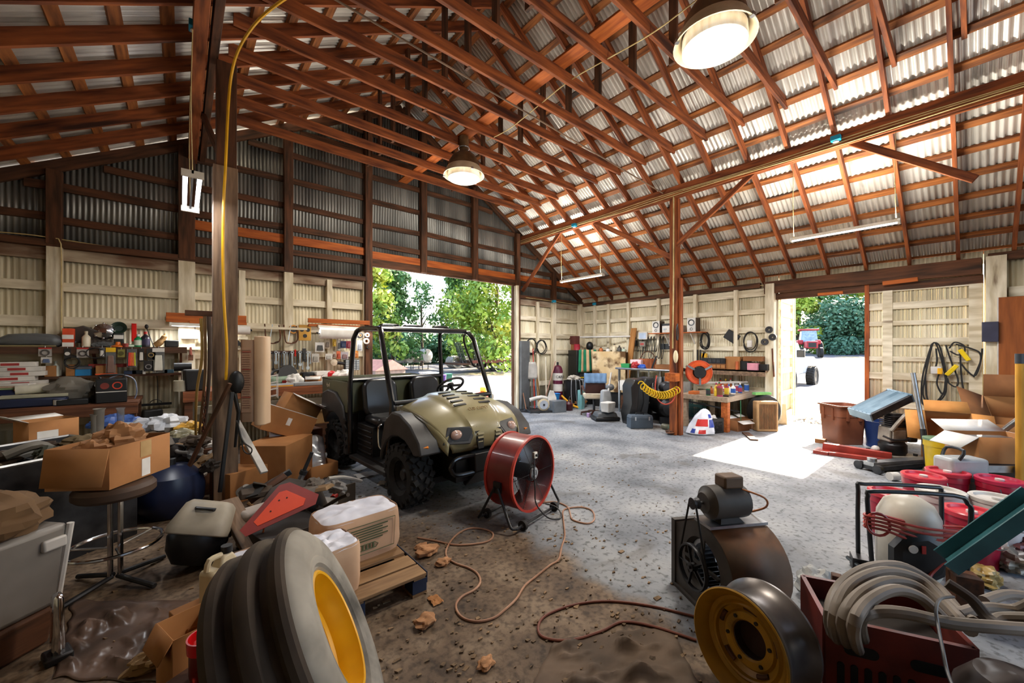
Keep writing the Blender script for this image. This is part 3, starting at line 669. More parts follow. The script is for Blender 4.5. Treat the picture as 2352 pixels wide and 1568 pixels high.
def buggy():
    t = thing('utility_buggy', 'olive green open utility buggy with black roll cage in front of the big door', 'buggy', (2.34, 4.68, 0), PI + .05)
    st = [(.66, .60, 1.08, .98), (.85, .60, 1.075, .965), (1.05, .585, 1.04, .93), (1.2, .56, .985, .88), (1.32, .53, .91, .82), (1.41, .49, .82, .74), (1.455, .45, .73, .67), (1.455, .41, .64, .61), (1.43, .38, .575, .57)]
    def lerp(a, b, t): return tuple(p + (q - p) * t for p, q in zip(a, b))
    def S(v):
        v *= len(st) - 1; i = min(int(v), len(st) - 2); return lerp(st[i], st[i + 1], v - i)
    def hood(u, v):
        y, hw, zc, ze = S(v); s = (u - .5) * 2; e = abs(s)
        rid = .022 if e < .4 else (.022 * max(0, 1 - (e - .4) / .08))
        z = zc - (zc - ze) * e ** 2.2 + rid; yy = y - .07 * e ** 2 * (v ** 1.5) + (.012 if e < .4 and v > .55 else 0)
        return V((s * hw, yy, z))
    B().grid(hood, 41, 26).done('hood', M_olive, t, thick=.015, ang=28)
    # sides of the hood coming down to the fenders
    for s in (-1, 1):
        def side(u, v):
            y, hw, zc, ze = S(.0 + .72 * v); return V((s * (hw + .015 * u), y - .02, ze - u * .16 * (1 - .3 * v)))
        B().grid(side, 4, 12).done('hood_side', M_olive, t, thick=.012)
        b = B()
        for k in range(5):
            v = .10 + .065 * k; x = s * (.115 + .012 * k) ; p = hood(.5 + x / 2 / S(v)[1], v); q = hood(.5 + x / 2 / S(v + .02)[1], v + .02); sl = math.atan2(q.z - p.z, q.y - p.y)
            b.box(p + V((0, 0, .004)), (.15, .028, .012), (sl, 0, s * -.0))
        b.done('hood_slot', M_black, t, each=True)
        # grille opening with louvres in the nose
        g = B(); g.prism([(-.055, -.09), (.055, -.09), (.035, .085), (-.03, .085)], -.006, .006, TR(s * .115, 1.462, .685) @ RX(-80)); g.done('grille_opening', M_black, t)
        l = B()
        for k in range(4): l.box((s * .115, 1.470 - .004 * k, .745 - .038 * k), (.075 - .008 * k, .018, .02), (.5, 0, 0))
        l.done('grille_louvre', M_olive, t, each=True)
        # headlight
        hb = [(-.19, .075), (.12, .09), (.19, -.075), (-.09, -.09)]
        if s > 0: hb = [(-x, z) for x, z in reversed(hb)]
        hb = [(-x, -z) for x, z in hb]
        Mh = TR(s * .315, 1.40, .745) @ RZ(-s * 14) @ RX(-68)
        h = B(); h.prism(hb, -.012, .014, Mh); hh = h.done('headlight_housing', M_fend, t, bevel=.006)
        B().prism([(x * .78 - s * .004, z * .72 - .006) for x, z in hb], .012, .018, Mh).done('headlight_recess', M_black, hh)
        B().ball(Mh @ V((s * -.045 * -1, -.005, .016)), .055, 14, 10, (1.2, .6, .9)).done('lens', M_lampg, hh)
        # front fender
        out = [(1.36, .60), (1.32, .72), (1.16, .86), (.95, .945), (.78, .95), (.62, .84), (.54, .62), (.5, .42)]
        inn = [(.92 + .40 * math.cos(math.radians(a)), .33 + .39 * math.sin(math.radians(a))) for a in (170, 150, 130, 110, 90, 70, 52, 40)]
        B().prism(out + inn, .47 * s, .735 * s, MYZ).done('front_fender', M_fend, t, bevel=.02)
        B().box((s * .68, 1.315, .665), (.1, .03, .04), (-.5, 0, s * -.25)).done('marker_lamp', M_amber, t, bevel=.004)
        B().prism([(.5, .44), (.62, .84), (.66, .44), (.66, .2), (.5, .2)], .4 * s, .62 * s, MYZ).done('inner_fender', M_black, t)
        # rear fender and side
        out = [(-1.42, .74), (-1.38, .98), (-1.15, 1.04), (-.85, 1.02), (-.6, .86), (-.46, .52), (-.44, .26), (-.58, .26)]
        inn = [(-.94 + .40 * math.cos(math.radians(a)), .35 + .40 * math.sin(math.radians(a))) for a in (10, 35, 60, 85, 110, 135, 150)]
        B().prism(out + inn, .44 * s, .735 * s, MYZ).done('rear_fender', M_fend, t, bevel=.02)
        b = B(); 
        for k in range(4): b.box((s * .737, -.50 + .005 * k, .68 - .1 * k), (.012, .07, .05), (-.35, 0, 0))
        b.done('side_vent', M_black, t, each=True)
        b = B(); b.bb(.42 * s, .70 * s, -.46, .6, .22, .27); b.done('sill', M_fend, t, bevel=.01)
        b = B(); b.bb(.2 * s, .6 * s, -.44, .02, .28, .66)
        for k in range(5): b.bb(.6 * s, .615 * s, -.4, .0, .32 + .065 * k, .345 + .065 * k)
        b.done('seat_base', M_black, t, bevel=.015)
        # seat
        sx = s * .33; seat = B(); seat.box((sx, -.12, .71), (.46, .44, .12)); so = seat.done('seat', M_vinyl, t, bevel=.05)
        B(TR(sx, -.36, .96) @ RX(101)).prism(rrect(.46, .50, .13, 6), -.05, .05).done('backrest', M_vinyl, so, bevel=.035)
        B().tube([(sx + .2 * s, .1, .7), (sx + .24 * s, .12, .66), (sx + .25 * s, .16, .46), (sx + .2 * s, .22, .4)], .012, 8, smooth=4).done('grab_rail', M_chrome, t)
    text('4', .07, M_beige, t, (.607, .78, .93), (PI / 2, 0, PI / 2 + .1), 'lettering'); text('4', .07, M_beige, t, (.604, .90, .905), (PI / 2, 0, PI / 2 + .1), 'lettering')
    text('CUB CADET', .05, wood('badge', '#b09a70', '#8a744c'), t, (0, 1.285, .971), (math.radians(-43 + 90 - 4), 0, PI), 'lettering', .003)
    # bed
    b = B(); b.bb(-.70, .70, -1.46, -1.43, .78, 1.17); b.bb(-.70, .70, -.52, -.49, .78, 1.17); b.bb(-.68, .68, -1.44, -.5, .76, .80)
    for s in (-1, 1): b.bb(s * .69 - .015, s * .69 + .015, -1.46, -.49, .78, 1.17)
    b.done('cargo_bed', M_olived, t, bevel=.008)
    b = B(); b.tube([(-.70, -.5, 1.175), (-.70, -1.45, 1.175), (.70, -1.45, 1.175), (.70, -.5, 1.175)], .016, 8, True); b.done('bed_rail', M_olived, t)
    text('4x4', .09, M_beige, t, (.709, -1.2, 1.09), (PI / 2, 0, PI / 2), 'lettering')
    b = B(); b.bb(-.62, .62, -.47, 1.15, .24, .3); b.bb(-.35, .35, .9, 1.38, .28, .52); b.bb(-.55, .55, .58, .66, .3, .98); b.bb(-.58, .58, -.47, -.44, .3, .8); b.done('floor_pan', M_black, t)
    # dash and wheel
    b = B(); b.prism([(.45, .95), (.66, 1.0), (.66, .8), (.5, .78)], -.56, .56, MYZ); b.done('dashboard', M_fend, t, bevel=.02)
    w = B(ntr((0, -.62, .78), (-.33, .28, 1.115))); w.tube(arc((0, 0, 0), .175, 0, 360, 28, V((1, 0, 0)), V((0, 1, 0)))[:-1], .016, 8, True); w.cyl((0, 0, -.01), (0, 0, .02), .05, seg=14); w.beam((-.17, 0, 0), (.17, 0, 0), .035, .016); w.beam((0, 0, 0), (0, -.17, 0), .035, .016)
    sw = w.done('steering_wheel', M_fend, t); B().cyl((-.33, .29, 1.1), (-.33, .55, .9), .022).done('column', M_black, sw)
    # cage
    c = B(); r = .031
    for s in (-1, 1):
        c.tube([(s * .69, .60, .3), (s * .69, .66, .62), (s * .67, .68, 1.0), (s * .645, .36, 1.72), (s * .62, .29, 1.80), (s * .60, .2, 1.83), (s * .60, -.3, 1.85), (s * .615, -.41, 1.82), (s * .64, -.46, 1.72), (s * .68, -.47, 1.1), (s * .685, -.45, .28)], r, 10)
    c.done('cage_side', M_tubeb, t, each=True)
    c = B(); c.tube([(-.6, .24, 1.83), (.6, .24, 1.83)], r, 10); c.tube([(-.6, -.34, 1.85), (.6, -.34, 1.85)], r, 10); c.tube([(-.66, .69, 1.02), (.66, .69, 1.02)], r * .85, 10); c.tube([(-.675, -.47, 1.2), (.675, -.47, 1.2)], r * .85, 10); c.done('cage_crossbar', M_tubeb, t, each=True)
    for x in (-.44, .0, .32):
        B().tube([(x - .16, -.2, 1.86), (x - .13, -.16, 1.895), (x + .10, -.1, 1.895), (x + .15, -.06, 1.86), (x + .16, .2, 1.845)], .018, 8, smooth=4).done('roof_bar', M_tubeb, t)
    B().tube([(-.6, -.06, 1.85), (.6, -.2, 1.86)], .02, 8).done('roof_bar', M_tubeb, t)
    B().tube([(-.57, .28, 1.80), (-.5, .34, 1.7), (-.5, .5, 1.42), (-.56, .56, 1.36), (-.645, .52, 1.36)], .014, 8, smooth=4).done('grab_handle', M_tubeb, t)
    # bumper and front undercarriage
    b = B()
    for s in (-1, 1): b.tube([(s * .12, 1.47, .54), (s * .38, 1.45, .54), (s * .45, 1.44, .48), (s * .45, 1.44, .44), (s * .38, 1.45, .38), (s * .12, 1.47, .38)], .022, 10, smooth=4)
    b.done('bumper_loop', M_tubeb, t, each=True)
    b = B(); b.prism([(1.36, .56), (1.49, .56), (1.5, .38), (1.32, .2), (1.28, .22)], -.2, .2, MYZ); b.done('bumper_plate', M_black, t, bevel=.01)
    B().box((-.05, 1.4, .275), (.07, .01, .02), (-.75, 0, 0)).done('plate_slot', M_chrome, t)
    b = B()
    for s in (-1, 1):
        b.tube([(s * .2, 1.05, .3), (s * .55, .95, .3)], .022, 8); b.tube([(s * .2, .75, .3), (s * .55, .9, .3)], .022, 8); b.tube([(s * .3, .92, .8), (s * .5, .92, .36)], .035, 10)
        b.tube([(s * .2, -.95, .33), (s * .55, -.94, .33)], .04, 8)
    b.done('suspension', M_dsteel, t, each=True)
    # wheels with lugged tyres
    for s in (-1, 1):
        for y, w_ in ((.92, .24), (-.94, .27)):
            x = s * (.735 - w_ / 2 - .0); Mw = TR(x, y, .325) @ RY(90)
            q = B(Mw); q.lathe([(.15, -.085), (.19, -w_ * .5), (.27, -w_ * .52), (.297, -w_ * .4), (.30, 0), (.297, w_ * .4), (.27, w_ * .52), (.19, w_ * .5), (.15, .085)], 30, closed=True)
            for k in range(18):
                a = 2 * PI * k / 18
                for j, zz in enumerate((-.085, -.03, .03, .085)):
                    aa = a + (.17 if j % 2 else 0); q.M = Mw @ RZ(math.degrees(aa)) @ TR(.305, 0, zz * w_ / .24); q.box((0, 0, 0), (.034, .055, .045), (.5 if zz > 0 else -.5, 0, 0), top=(1, 1))
                q.M = Mw @ RZ(math.degrees(a)) @ TR(.275, 0, w_ * .5); q.box((0, 0, 0), (.05, .04, .02)); q.M = Mw @ RZ(math.degrees(a)) @ TR(.275, 0, -w_ * .5); q.box((0, 0, 0), (.05, .04, .02))
            wh = q.done('wheel', M_rubber, t)
            z = .07 * s; B(Mw).lathe([(0, z), (.05, z), (.06, z - .02 * s), (.14, z - .05 * s), (.155, z + .02 * s), (.165, z + .02 * s), (.165, z - .12 * s), (0, z - .12 * s)], 20).done('rim', M_fend, wh)
    return t
buggy()

# ------------------------------------------------------------------ red drum fan
M_fred = mat('red_fan_paint', '#8e2a24', '#6e1f1c', rough=.4, scale=3, coat=.2)
M_fedge = mat('bright_red_edge', '#c8412f', '#a8322a', rough=.4)
def drum_fan():
    t = thing('drum_fan', 'large red drum fan on a black wheeled stand', 'fan', (2.53, 2.68, 0), .213)
    c = V((0, 0, .43)); M0 = TR(0, 0, .43) @ RX(90)
    b = B(M0); b.lathe([(.335, 0), (.342, 0), (.342, -.30), (.335, -.30)], 48, closed=True); b.done('drum', M_fred, t, ang=30)
    for z in (0, -.30): B(M0 @ TR(0, 0, z)).lathe([(.333, -.012), (.352, -.012), (.352, .012), (.333, .012)], 48, closed=True).done('rim_band', M_fedge, t)
    for z in (.0, -.295):
        g = B(M0 @ TR(0, 0, z))
        for k in range(20): g.tube(arc((0, 0, 0), .09 + .0125 * k, 0, 360, 40, V((1, 0, 0)), V((0, 1, 0)))[:-1], .0016, 4, True)
        for a in (0, 60, 120): g.tube([(-.335 * math.cos(math.radians(a)), -.335 * math.sin(math.radians(a)), -.003), (.335 * math.cos(math.radians(a)), .335 * math.sin(math.radians(a)), -.003)], .003, 5)
        go = g.done('grille', M_rust if z else M_dsteel, t)
    B(M0).lathe([(0, .012), (.03, .012), (.032, .016), (.055, .014), (.06, .004), (.06, -.006), (0, -.006)], 24).done('hub_badge', M_steel, t)
    B(M0).cyl((0, 0, -.01), (0, 0, -.2), .075, seg=20).done('motor', M_black, t)
    for k in range(4):
        bl = B(M0 @ TR(0, 0, -.22) @ RZ(90 * k + 30)); bl.grid(lambda u, v: V((.06 + .255 * u, (-.07 - .05 * u) + (.14 + .1 * u) * v, .05 - .1 * v)), 6, 5); bl.done('blade', M_steel, t, thick=.004)
    b = B(); b.box((.02, -.0, .43 + .165), (.05, .03, .06)); b.done('switch_box', M_enamel, t, bevel=.004); B().cyl((.02, -.015, .595), (.02, -.03, .595), .012).done('switch_knob', M_black, t)
    B().tube([(0, -.012, .57), (-.02, -.02, .45), (-.02, -.03, .3), (.0, -.03, .15), (.05, -.12, .03), (.12, -.2, .012), (.22, -.17, .012), (.24, -.1, .06), (.2, .0, .08)], .007, 6, smooth=5).done('power_cord', M_fend, t)
    for s in (-1, 1):
        B().box((s * .352, .15, .36), (.025, .08, .1)).done('pivot_bracket', M_black, t)
        B().tube([(s * .37, .13, .36), (s * .39, .0, .12), (s * .39, -.04, .06), (s * .34, -.06, .045)], .012, 8, smooth=4).done('leg', M_black, t)
        B().tube([(s * .37, .17, .36), (s * .39, .3, .12), (s * .39, .34, .06), (s * .34, .36, .045)], .012, 8, smooth=4).done('leg', M_black, t)
    for y in (-.06, .36):
        B().tube([(-.35, y, .045), (.35, y, .045)], .012, 8).done('base_rail', M_dsteel, t)
        for x in (-.25, .27):
            w = B(TR(x, y, .045) @ RY(90)).lathe([(0, -.015), (.02, -.016), (.044, -.016), (.046, 0), (.044, .016), (.02, .016), (0, .015)], 18).done('wheel', M_rubber, t); B(TR(x, y, .045) @ RY(90)).lathe([(0, -.019), (.016, -.018), (.016, .018), (0, .019)], 12).done('hub', M_steel, w)
    return t
drum_fan()

# ------------------------------------------------------------------ tractor tyre with yellow rim, leaning
M_tyre = mat('weathered_grey_tyre', '#a39c90', '#7c766c', rough=.75, scale=4, c3='#46423c', s3=2.5, lo3=.5, hi3=.7)
M_tread = mat('brown_dusty_tread', '#45382c', '#2e251d', rough=.85, scale=5, c3='#6a6052', s3=2, lo3=.55, hi3=.75)
M_yel = mat('yellow_wheel_paint', '#e9ae12', '#c98f0c', rough=.35, scale=3, c3='#7a5a1c', s3=7, lo3=.68, hi3=.76)
def tractor_tyre():
    n = V((.872, -.267, .409)).normalized(); c = V((.46, 1.555, .545))
    t = thing('tractor_tyre_assembly', 'big ribbed tractor tyre on a yellow rim in the near foreground, leaning', 'tyre', c, rot=n.to_track_quat('Z', 'Y').to_euler())
    # z = 0 is the visible face of the rim, the tyre runs back along -z
    W = .27; prof = [(.222, -.008), (.232, .006), (.238, -.002), (.246, .012), (.27, .02), (.276, .014), (.30, .026), (.35, .024), (.385, .004), (.40, -.012)]
    side = B(); side.lathe(prof + [(.405, -.04), (.36, -.06), (.25, -.03)], 72, closed=True); side.done('sidewall', M_tyre, t)
    tr = [(.398, -.012), (.415, -.02), (.422, -.035), (.418, -.055), (.392, -.075), (.392, -.095), (.425, -.115), (.430, -.135), (.425, -.155), (.392, -.175), (.392, -.195), (.418, -.215), (.422, -.235), (.405, -.262)]
    B().lathe(tr + [(.36, -.27), (.25, -.26), (.25, -.2), (.36, -.05)], 72, closed=True).done('tread', M_tread, t)
    B().lathe([(.224, -.002), (.216, .004), (.208, .0), (.206, -.03), (.196, -.05), (.192, -.085), (.178, -.095), (.172, -.15), (.15, -.17), (.06, -.175), (.058, -.19), (.14, -.185), (.18, -.18), (.205, -.09), (.22, -.03)], 64, closed=True).done('rim', M_yel, t)
    b = B()
    for k in range(6): a = k * PI / 3; b.cyl((.1 * math.cos(a), .1 * math.sin(a), -.176), (.1 * math.cos(a), .1 * math.sin(a), -.162), .012, seg=6)
    b.done('bolt', M_dsteel, t, each=True)
    return t
tractor_tyre()

# ------------------------------------------------------------------ bare yellow wheel rim
M_yel2 = mat('worn_yellow_wheel', '#b98a1a', '#8c6614', rough=.45, scale=4, c3='#4c3a1c', s3=4, lo3=.55, hi3=.7)
M_rimb = mat('dark_bare_rim_steel', '#7c7672', '#4a4442', rough=.35, metal=.6, scale=4, c3='#5a4030', s3=3)
def bare_rim():
    n = V((-.963, .247, .111)).normalized(); c = V((1.955, .706, .243))
    t = thing('wheel_disc', 'bare yellow tractor wheel rim standing in the right foreground', 'wheel rim', c, rot=n.to_track_quat('Z', 'Y').to_euler())
    B().lathe([(.226, .0), (.228, .008), (.222, .012), (.214, .004), (.205, -.012), (.19, -.03), (.186, -.05), (.168, -.055), (.155, -.045), (.148, -.05), (.146, -.07), (.125, -.085), (.115, -.075), (.085, -.075), (.078, -.082), (.078, -.088), (.12, -.095), (.15, -.08), (.175, -.065), (.2, -.04), (.215, -.005)], 64, closed=True).done('dish', M_yel2, t)
    B().lathe([(.226, .004), (.231, .0), (.224, -.02), (.2, -.05), (.196, -.1), (.205, -.14), (.212, -.17), (.232, -.195), (.24, -.205), (.24, -.217), (.236, -.212), (.2, -.175), (.19, -.1), (.2, -.03)], 64, closed=True).done('barrel', M_rimb, t)
    for k in range(5):
        a = k * 2 * PI / 5 + .3; b = B(); b.tube([(.137 * math.cos(a + d), .137 * math.sin(a + d), -.0735 - .004) for d in (-.22, -.11, 0, .11, .22)], .011, 8); b.done('slot', M_dark, t)
    for k in range(6):
        a = k * PI / 3 + .2; B().cyl((.1 * math.cos(a), .1 * math.sin(a), -.076), (.1 * math.cos(a), .1 * math.sin(a), -.068), .009, seg=6).done('stud_hole', M_black, t)
    B().lathe([(.0, -.14), (.079, -.14), (.079, -.09), (.076, -.09), (.076, -.135), (0, -.135)], 24).done('hub_opening', mat('dark_rusty_hub', '#4a2c20', '#2e1c14', rough=.9), t)
bare_rim()

# ------------------------------------------------------------------ furnace blower with motor
M_blow = mat('brown_blower_paint', '#6e5844', '#54402f', rough=.6, scale=4, c3='#7e5436', s3=3)
M_blowd = mat('dark_blower_steel', '#4a4540', '#35312d', rough=.6, scale=5)
def blower():
    t = thing('furnace_blower', 'brown squirrel cage furnace blower with belt-driven motor on top', 'blower', (2.60, .99, 0), -.52)
    hx = .19; prof = [(-.27 * math.cos(math.radians(a)) + 0, .275 + .262 * math.sin(math.radians(a))) for a in range(100, -91, -10)]
    prof = [(.06, .53)] + prof[1:] + [(.26, .02), (.27, .02), (.27, .42)]
    w = B()
    n = len(prof); ring = lambda x: [w._v((x, y, z)) for y, z in prof]
    w.rings([ring(-hx), ring(hx)], cap=False); w.done('scroll_shell', M_blow, t, thick=.006, ang=25)
    for s in (-1, 1):
        q = B(); inner = [(.155 * math.cos(2 * PI * k / 24), .27 + .155 * math.sin(2 * PI * k / 24)) for k in range(24)]
        # side sheet with a round inlet: strips from the profile to the inlet circle
        m = 48; cum = [0]
        P = prof + [prof[0]]
        for a, c in zip(P, P[1:]): cum.append(cum[-1] + math.hypot(c[0] - a[0], c[1] - a[1]))
        outp = []
        for k in range(m):
            d = cum[-1] * k / m; i = max(j for j in range(len(cum) - 1) if cum[j] <= d); f = (d - cum[i]) / (cum[i + 1] - cum[i]); outp.append((P[i][0] + (P[i + 1][0] - P[i][0]) * f, P[i][1] + (P[i + 1][1] - P[i][1]) * f))
        ov = [q._v((s * hx, y, z)) for y, z in outp]; iv = []; lv = []
        for y, z in outp:
            a = math.atan2(z - .27, y); iv.append(q._v((s * hx, .165 * math.cos(a), .27 + .165 * math.sin(a)))); lv.append(q._v((s * (hx - .03), .15 * math.cos(a), .27 + .15 * math.sin(a))))
        for k in range(m):
            j = (k + 1) % m; q.face([ov[k], ov[j], iv[j], iv[k]]); q.face([iv[k], iv[j], lv[j], lv[k]])
        q.done('side_plate', M_blowd, t, ang=25)
    b = B()
    for k in range(30):
        a = 2 * PI * k / 30; b.box((0, .135 * math.cos(a), .27 + .135 * math.sin(a)), (2 * hx - .08, .02, .003), (a + .6, 0, 0))
    for x in (-hx + .04, 0, hx - .04): b.lathe([(.125, -.004), (.148, -.004), (.148, .004), (.125, .004)], 30, TR(x, 0, .27) @ RY(90), True)
    b.done('squirrel_cage', M_steel, t)
    B().cyl((-hx - .09, 0, .27), (hx + .03, 0, .27), .011, seg=10).done('shaft', M_dsteel, t)
    b = B()
    for s in (-1, 1): b.beam((s * hx, -.16, .27), (s * hx, .16, .27), .03, .008); b.beam((s * hx, 0, .27), (s * hx, -.02, .44), .008, .03)
    b.done('bearing_strut', M_blowd, t, each=True)
    p = B(TR(-hx - .06, 0, .27) @ RY(90)); p.lathe([(.122, -.012), (.132, -.014), (.134, -.004), (.128, 0), (.134, .004), (.132, .014), (.122, .012)], 40, closed=True); p.lathe([(0, -.018), (.026, -.018), (.026, .018), (0, .018)], 16)
    for k in range(5): a = 2 * PI * k / 5 + .3; p.beam((.02 * math.cos(a), .02 * math.sin(a), 0), (.125 * math.cos(a), .125 * math.sin(a), 0), .008, .016)
    p.done('pulley', M_dsteel, t)
    b = B(); b.bb(-hx - .01, hx + .01, .262, .30, .0, .44); b.done('outlet_flange', M_blowd, t); b = B(); b.bb(-hx - .006, hx + .006, -.09, .06, .528, .545); b.done('motor_plate', M_steel, t)
    mo = B(TR(-.03, -.0, .655) @ RY(90)); mo.lathe([(0, -.15), (.06, -.148), (.075, -.125), (.098, -.115), (.1, -.1), (.1, .1), (.098, .115), (.075, .13), (.05, .145), (0, .146)], 26); m_ = mo.done('motor', M_blowd, t)
    B().box((.0, .0, .78), (.13, .1, .075)).done('junction_box', M_blow, t, bevel=.012)
    B().box((-.03, 0, .56), (.16, .14, .03), top=(.7, .6)).done('motor_cradle', M_blowd, t)
    B(TR(-.235, 0, .655) @ RY(90)).lathe([(0, -.02), (.035, -.02), (.028, 0), (.035, .02), (0, .02)], 18).done('motor_pulley', M_dsteel, m_); B().cyl((-.255, 0, .655), (-.17, 0, .655), .009).done('motor_shaft', M_steel, m_)
    for s in (-1, 1): B().tube([(-.25, s * .03, .66), (-.25, s * .131, .29)], .006, 6).done('drive_belt', M_rubber, t)
    B().tube([(.05, -.05, .74), (.16, -.1, .7), (.22, -.05, .62), (.2, .05, .55)], .006, 6, smooth=5).done('motor_wire', plain('orange_wire', '#b8703a'), t)
    b = B(); b.bb(-hx - .02, hx + .02, -.2, .28, -.0, .02); b.done('base_angle', M_blowd, t)
blower()
# ------------------------------------------------------------------ things that repeat
def rect_on(u0, v0, u1, v1, Y):
    um, vm = (u0 + u1) / 2, (v0 + v1) / 2
    return atY(u0, vm, Y).x, atY(u1, vm, Y).x, atY(um, v1, Y).z, atY(um, v0, Y).z
def rect_onX(u0, v0, u1, v1, X):
    um, vm = (u0 + u1) / 2, (v0 + v1) / 2
    return atX(u1, vm, X).y, atX(u0, vm, X).y, atX(um, v1, X).z, atX(um, v0, X).z
PAL = {}
def col(c, rough=.5, **k):
    key = c + str(rough) + ''.join(f'{a}{b}' for a, b in k.items())
    return mat('paint_' + key.replace('#', ''), c, rough=rough, scale=5, **k)
M_clear = mat('clear_plastic', '#e8ecee', '#d5dadd', rough=.12, trans=.85, ior=1.2)
M_tape = mat('packing_tape', '#c9a878', '#b08f60', rough=.3)
def carton(label, loc, size, rz=0, group=None, flaps=(), m=None, mi=None, closed=False, name='cardboard_box', rot=None, patch=None, cat='box', flen=None, tape=False):
    m = m or M_card; t = thing(name, label, cat, loc, rz, group, rot); w, d, h = size
    b = B(); lo = [(-w / 2, -d / 2), (w / 2, -d / 2), (w / 2, d / 2), (-w / 2, d / 2)]
    if closed: b.box((0, 0, h / 2), size); b.done('body', m, t, bevel=.004)
    else:
        v0 = [b._v((x, y, 0)) for x, y in lo]; v1 = [b._v((x, y, h)) for x, y in lo]; b.face(list(reversed(v0)))
        for k in range(4): b.face([v0[k], v0[(k + 1) % 4], v1[(k + 1) % 4], v1[k]])
        b.done('body', m, t, thick=.006, ang=20)
    for side, a in flaps:
        L = flen or (d * .48 if side[1] == 'y' else w * .48) ; L = min(L, .25) if not flen else flen
        s = -1 if side[0] == '-' else 1; q = B(); a = math.radians(a)
        dz, do = math.cos(a) * L, math.sin(a) * L
        if side[1] == 'x': P = [(s * w / 2, -d / 2, h), (s * w / 2, d / 2, h), (s * (w / 2 + do), d / 2 - .01, h + dz), (s * (w / 2 + do), -d / 2 + .01, h + dz)]
        else: P = [(-w / 2, s * d / 2, h), (w / 2, s * d / 2, h), (w / 2 - .01, s * (d / 2 + do), h + dz), (-w / 2 + .01, s * (d / 2 + do), h + dz)]
        q.face([q._v(p) for p in P]); q.done('flap', mi or m, t, thick=.005, off=0)
    if tape: B().box((0, 0, h + .0008), (w, .05, .0016)).done('tape', M_tape, t)
    if patch:
        for (face, x, z, pw, ph, c) in patch:
            if face == '-y': B().box((x, -d / 2 - .001, z), (pw, .002, ph)).done('paper_label', c, t)
            elif face == '+x': B().box((w / 2 + .001, x, z), (.002, pw, ph)).done('paper_label', c, t)
            elif face == '-x': B().box((-w / 2 - .001, x, z), (.002, pw, ph)).done('paper_label', c, t)
    return t
def block(name, label, cat, loc, size, m, rz=0, rot=None, bevel=.004, group=None, top=None):
    o = B().box((0, 0, size[2] / 2), size, top=top).done(name, m, bevel=bevel, loc=loc, rot=rot if rot is not None else (0, 0, rz)); return tag(o, label, cat, group)
def bottle(label, loc, r, h, c, cap='#222222', name='bottle', band=None, group=None, neck=.34, sq=1., cat='bottle', spray=False, rz=0):
    t = thing(name, label, cat, loc, rz, group); hb = h * .68
    M = Matrix.Diagonal((1, sq, 1, 1))
    B(M).lathe([(0, 0), (r * .9, 0), (r, r * .12), (r, hb - r * .3), (r * .8, hb), (r * neck, hb + h * .12), (r * neck, h * .88), (0, h * .88)], 18).done('body', c if not isinstance(c, str) else col(c, .3), t)
    if spray:
        b = B(); b.box((0, 0, h * .95), (r * .6, r * .5, h * .12)); b.box((r * .5, 0, h * .97), (r * 1.1, r * .35, h * .05)); b.done('sprayer', col(cap, .4), t, bevel=.002)
    else: B(M).lathe([(0, h * .84), (r * neck * 1.18, h * .84), (r * neck * 1.18, h), (0, h)], 14).done('cap', col(cap, .4), t)
    if band: B(M).lathe([(r * 1.006, hb * .2), (r * 1.012, hb * .2), (r * 1.012, hb * .78), (r * 1.006, hb * .78)], 18, closed=True).done('paper_label', col(band, .6), t)
    return t
def tin(label, loc, r, h, c, name='tin_can', band=None, lid=None, group=None, cat='can'):
    t = thing(name, label, cat, loc, 0, group)
    B().lathe([(0, 0), (r, 0), (r * 1.02, .004), (r, .01), (r, h - .01), (r * 1.02, h - .004), (r, h), (r * .92, h), (r * .9, h - .006), (0, h - .006)], 20).done('body', c if not isinstance(c, str) else col(c, .35), t)
    if band: B().lathe([(r * 1.004, h * .15), (r * 1.01, h * .15), (r * 1.01, h * .85), (r * 1.004, h * .85)], 20, closed=True).done('paper_label', col(band, .6), t)
    if lid: B().lathe([(0, h - .005), (r * .7, h - .005), (r * .72, h + .012), (0, h + .014)], 18).done('lid', col(lid, .4), t)
    return t
def coil(name, label, cat, c, axis, R, n, r, m, sx=1., group=None, spread=.02, seed=1, tie=None, seg=6):
    rr = random.Random(seed); ax = V(axis).normalized(); t = thing(name, label, cat, c, rot=ax.to_track_quat('Z', 'Y').to_euler(), group=group)
    pts = []
    for k in range(n):
        Rk = R * rr.uniform(.88, 1.05); ox, oy = rr.uniform(-spread, spread), rr.uniform(-spread, spread); z0 = rr.uniform(-spread, spread)
        for j in range(24): a = 2 * PI * j / 24; pts.append((Rk * sx * math.cos(a) + ox, Rk * math.sin(a) + oy, z0 + (r * 2.1) * (k - n / 2) * .6 + r * math.sin(3 * a + k)))
    B().tube(pts, r, seg).done('loops', m, t)
    if tie: B().lathe([(r * 2.5, -.02), (r * 3.2, -.02), (r * 3.2, .02), (r * 2.5, .02)], 10, TR(0, R * .97, 0) @ RY(90), True).done('tie', tie, t)
    return t
def crumple(name, label, cat, loc, r, m, sc_=(1, 1, .6), seed=1, jit=.5, rot=None, group=None, fr=2.4, parent=None):
    o = B().ball((0, 0, r * sc_[2] * .85), r, 26, 16, sc_, jit, seed, fr).done(name, m, ang=22, loc=loc, rot=rot, parent=parent)
    return o if parent else tag(o, label, cat, group)
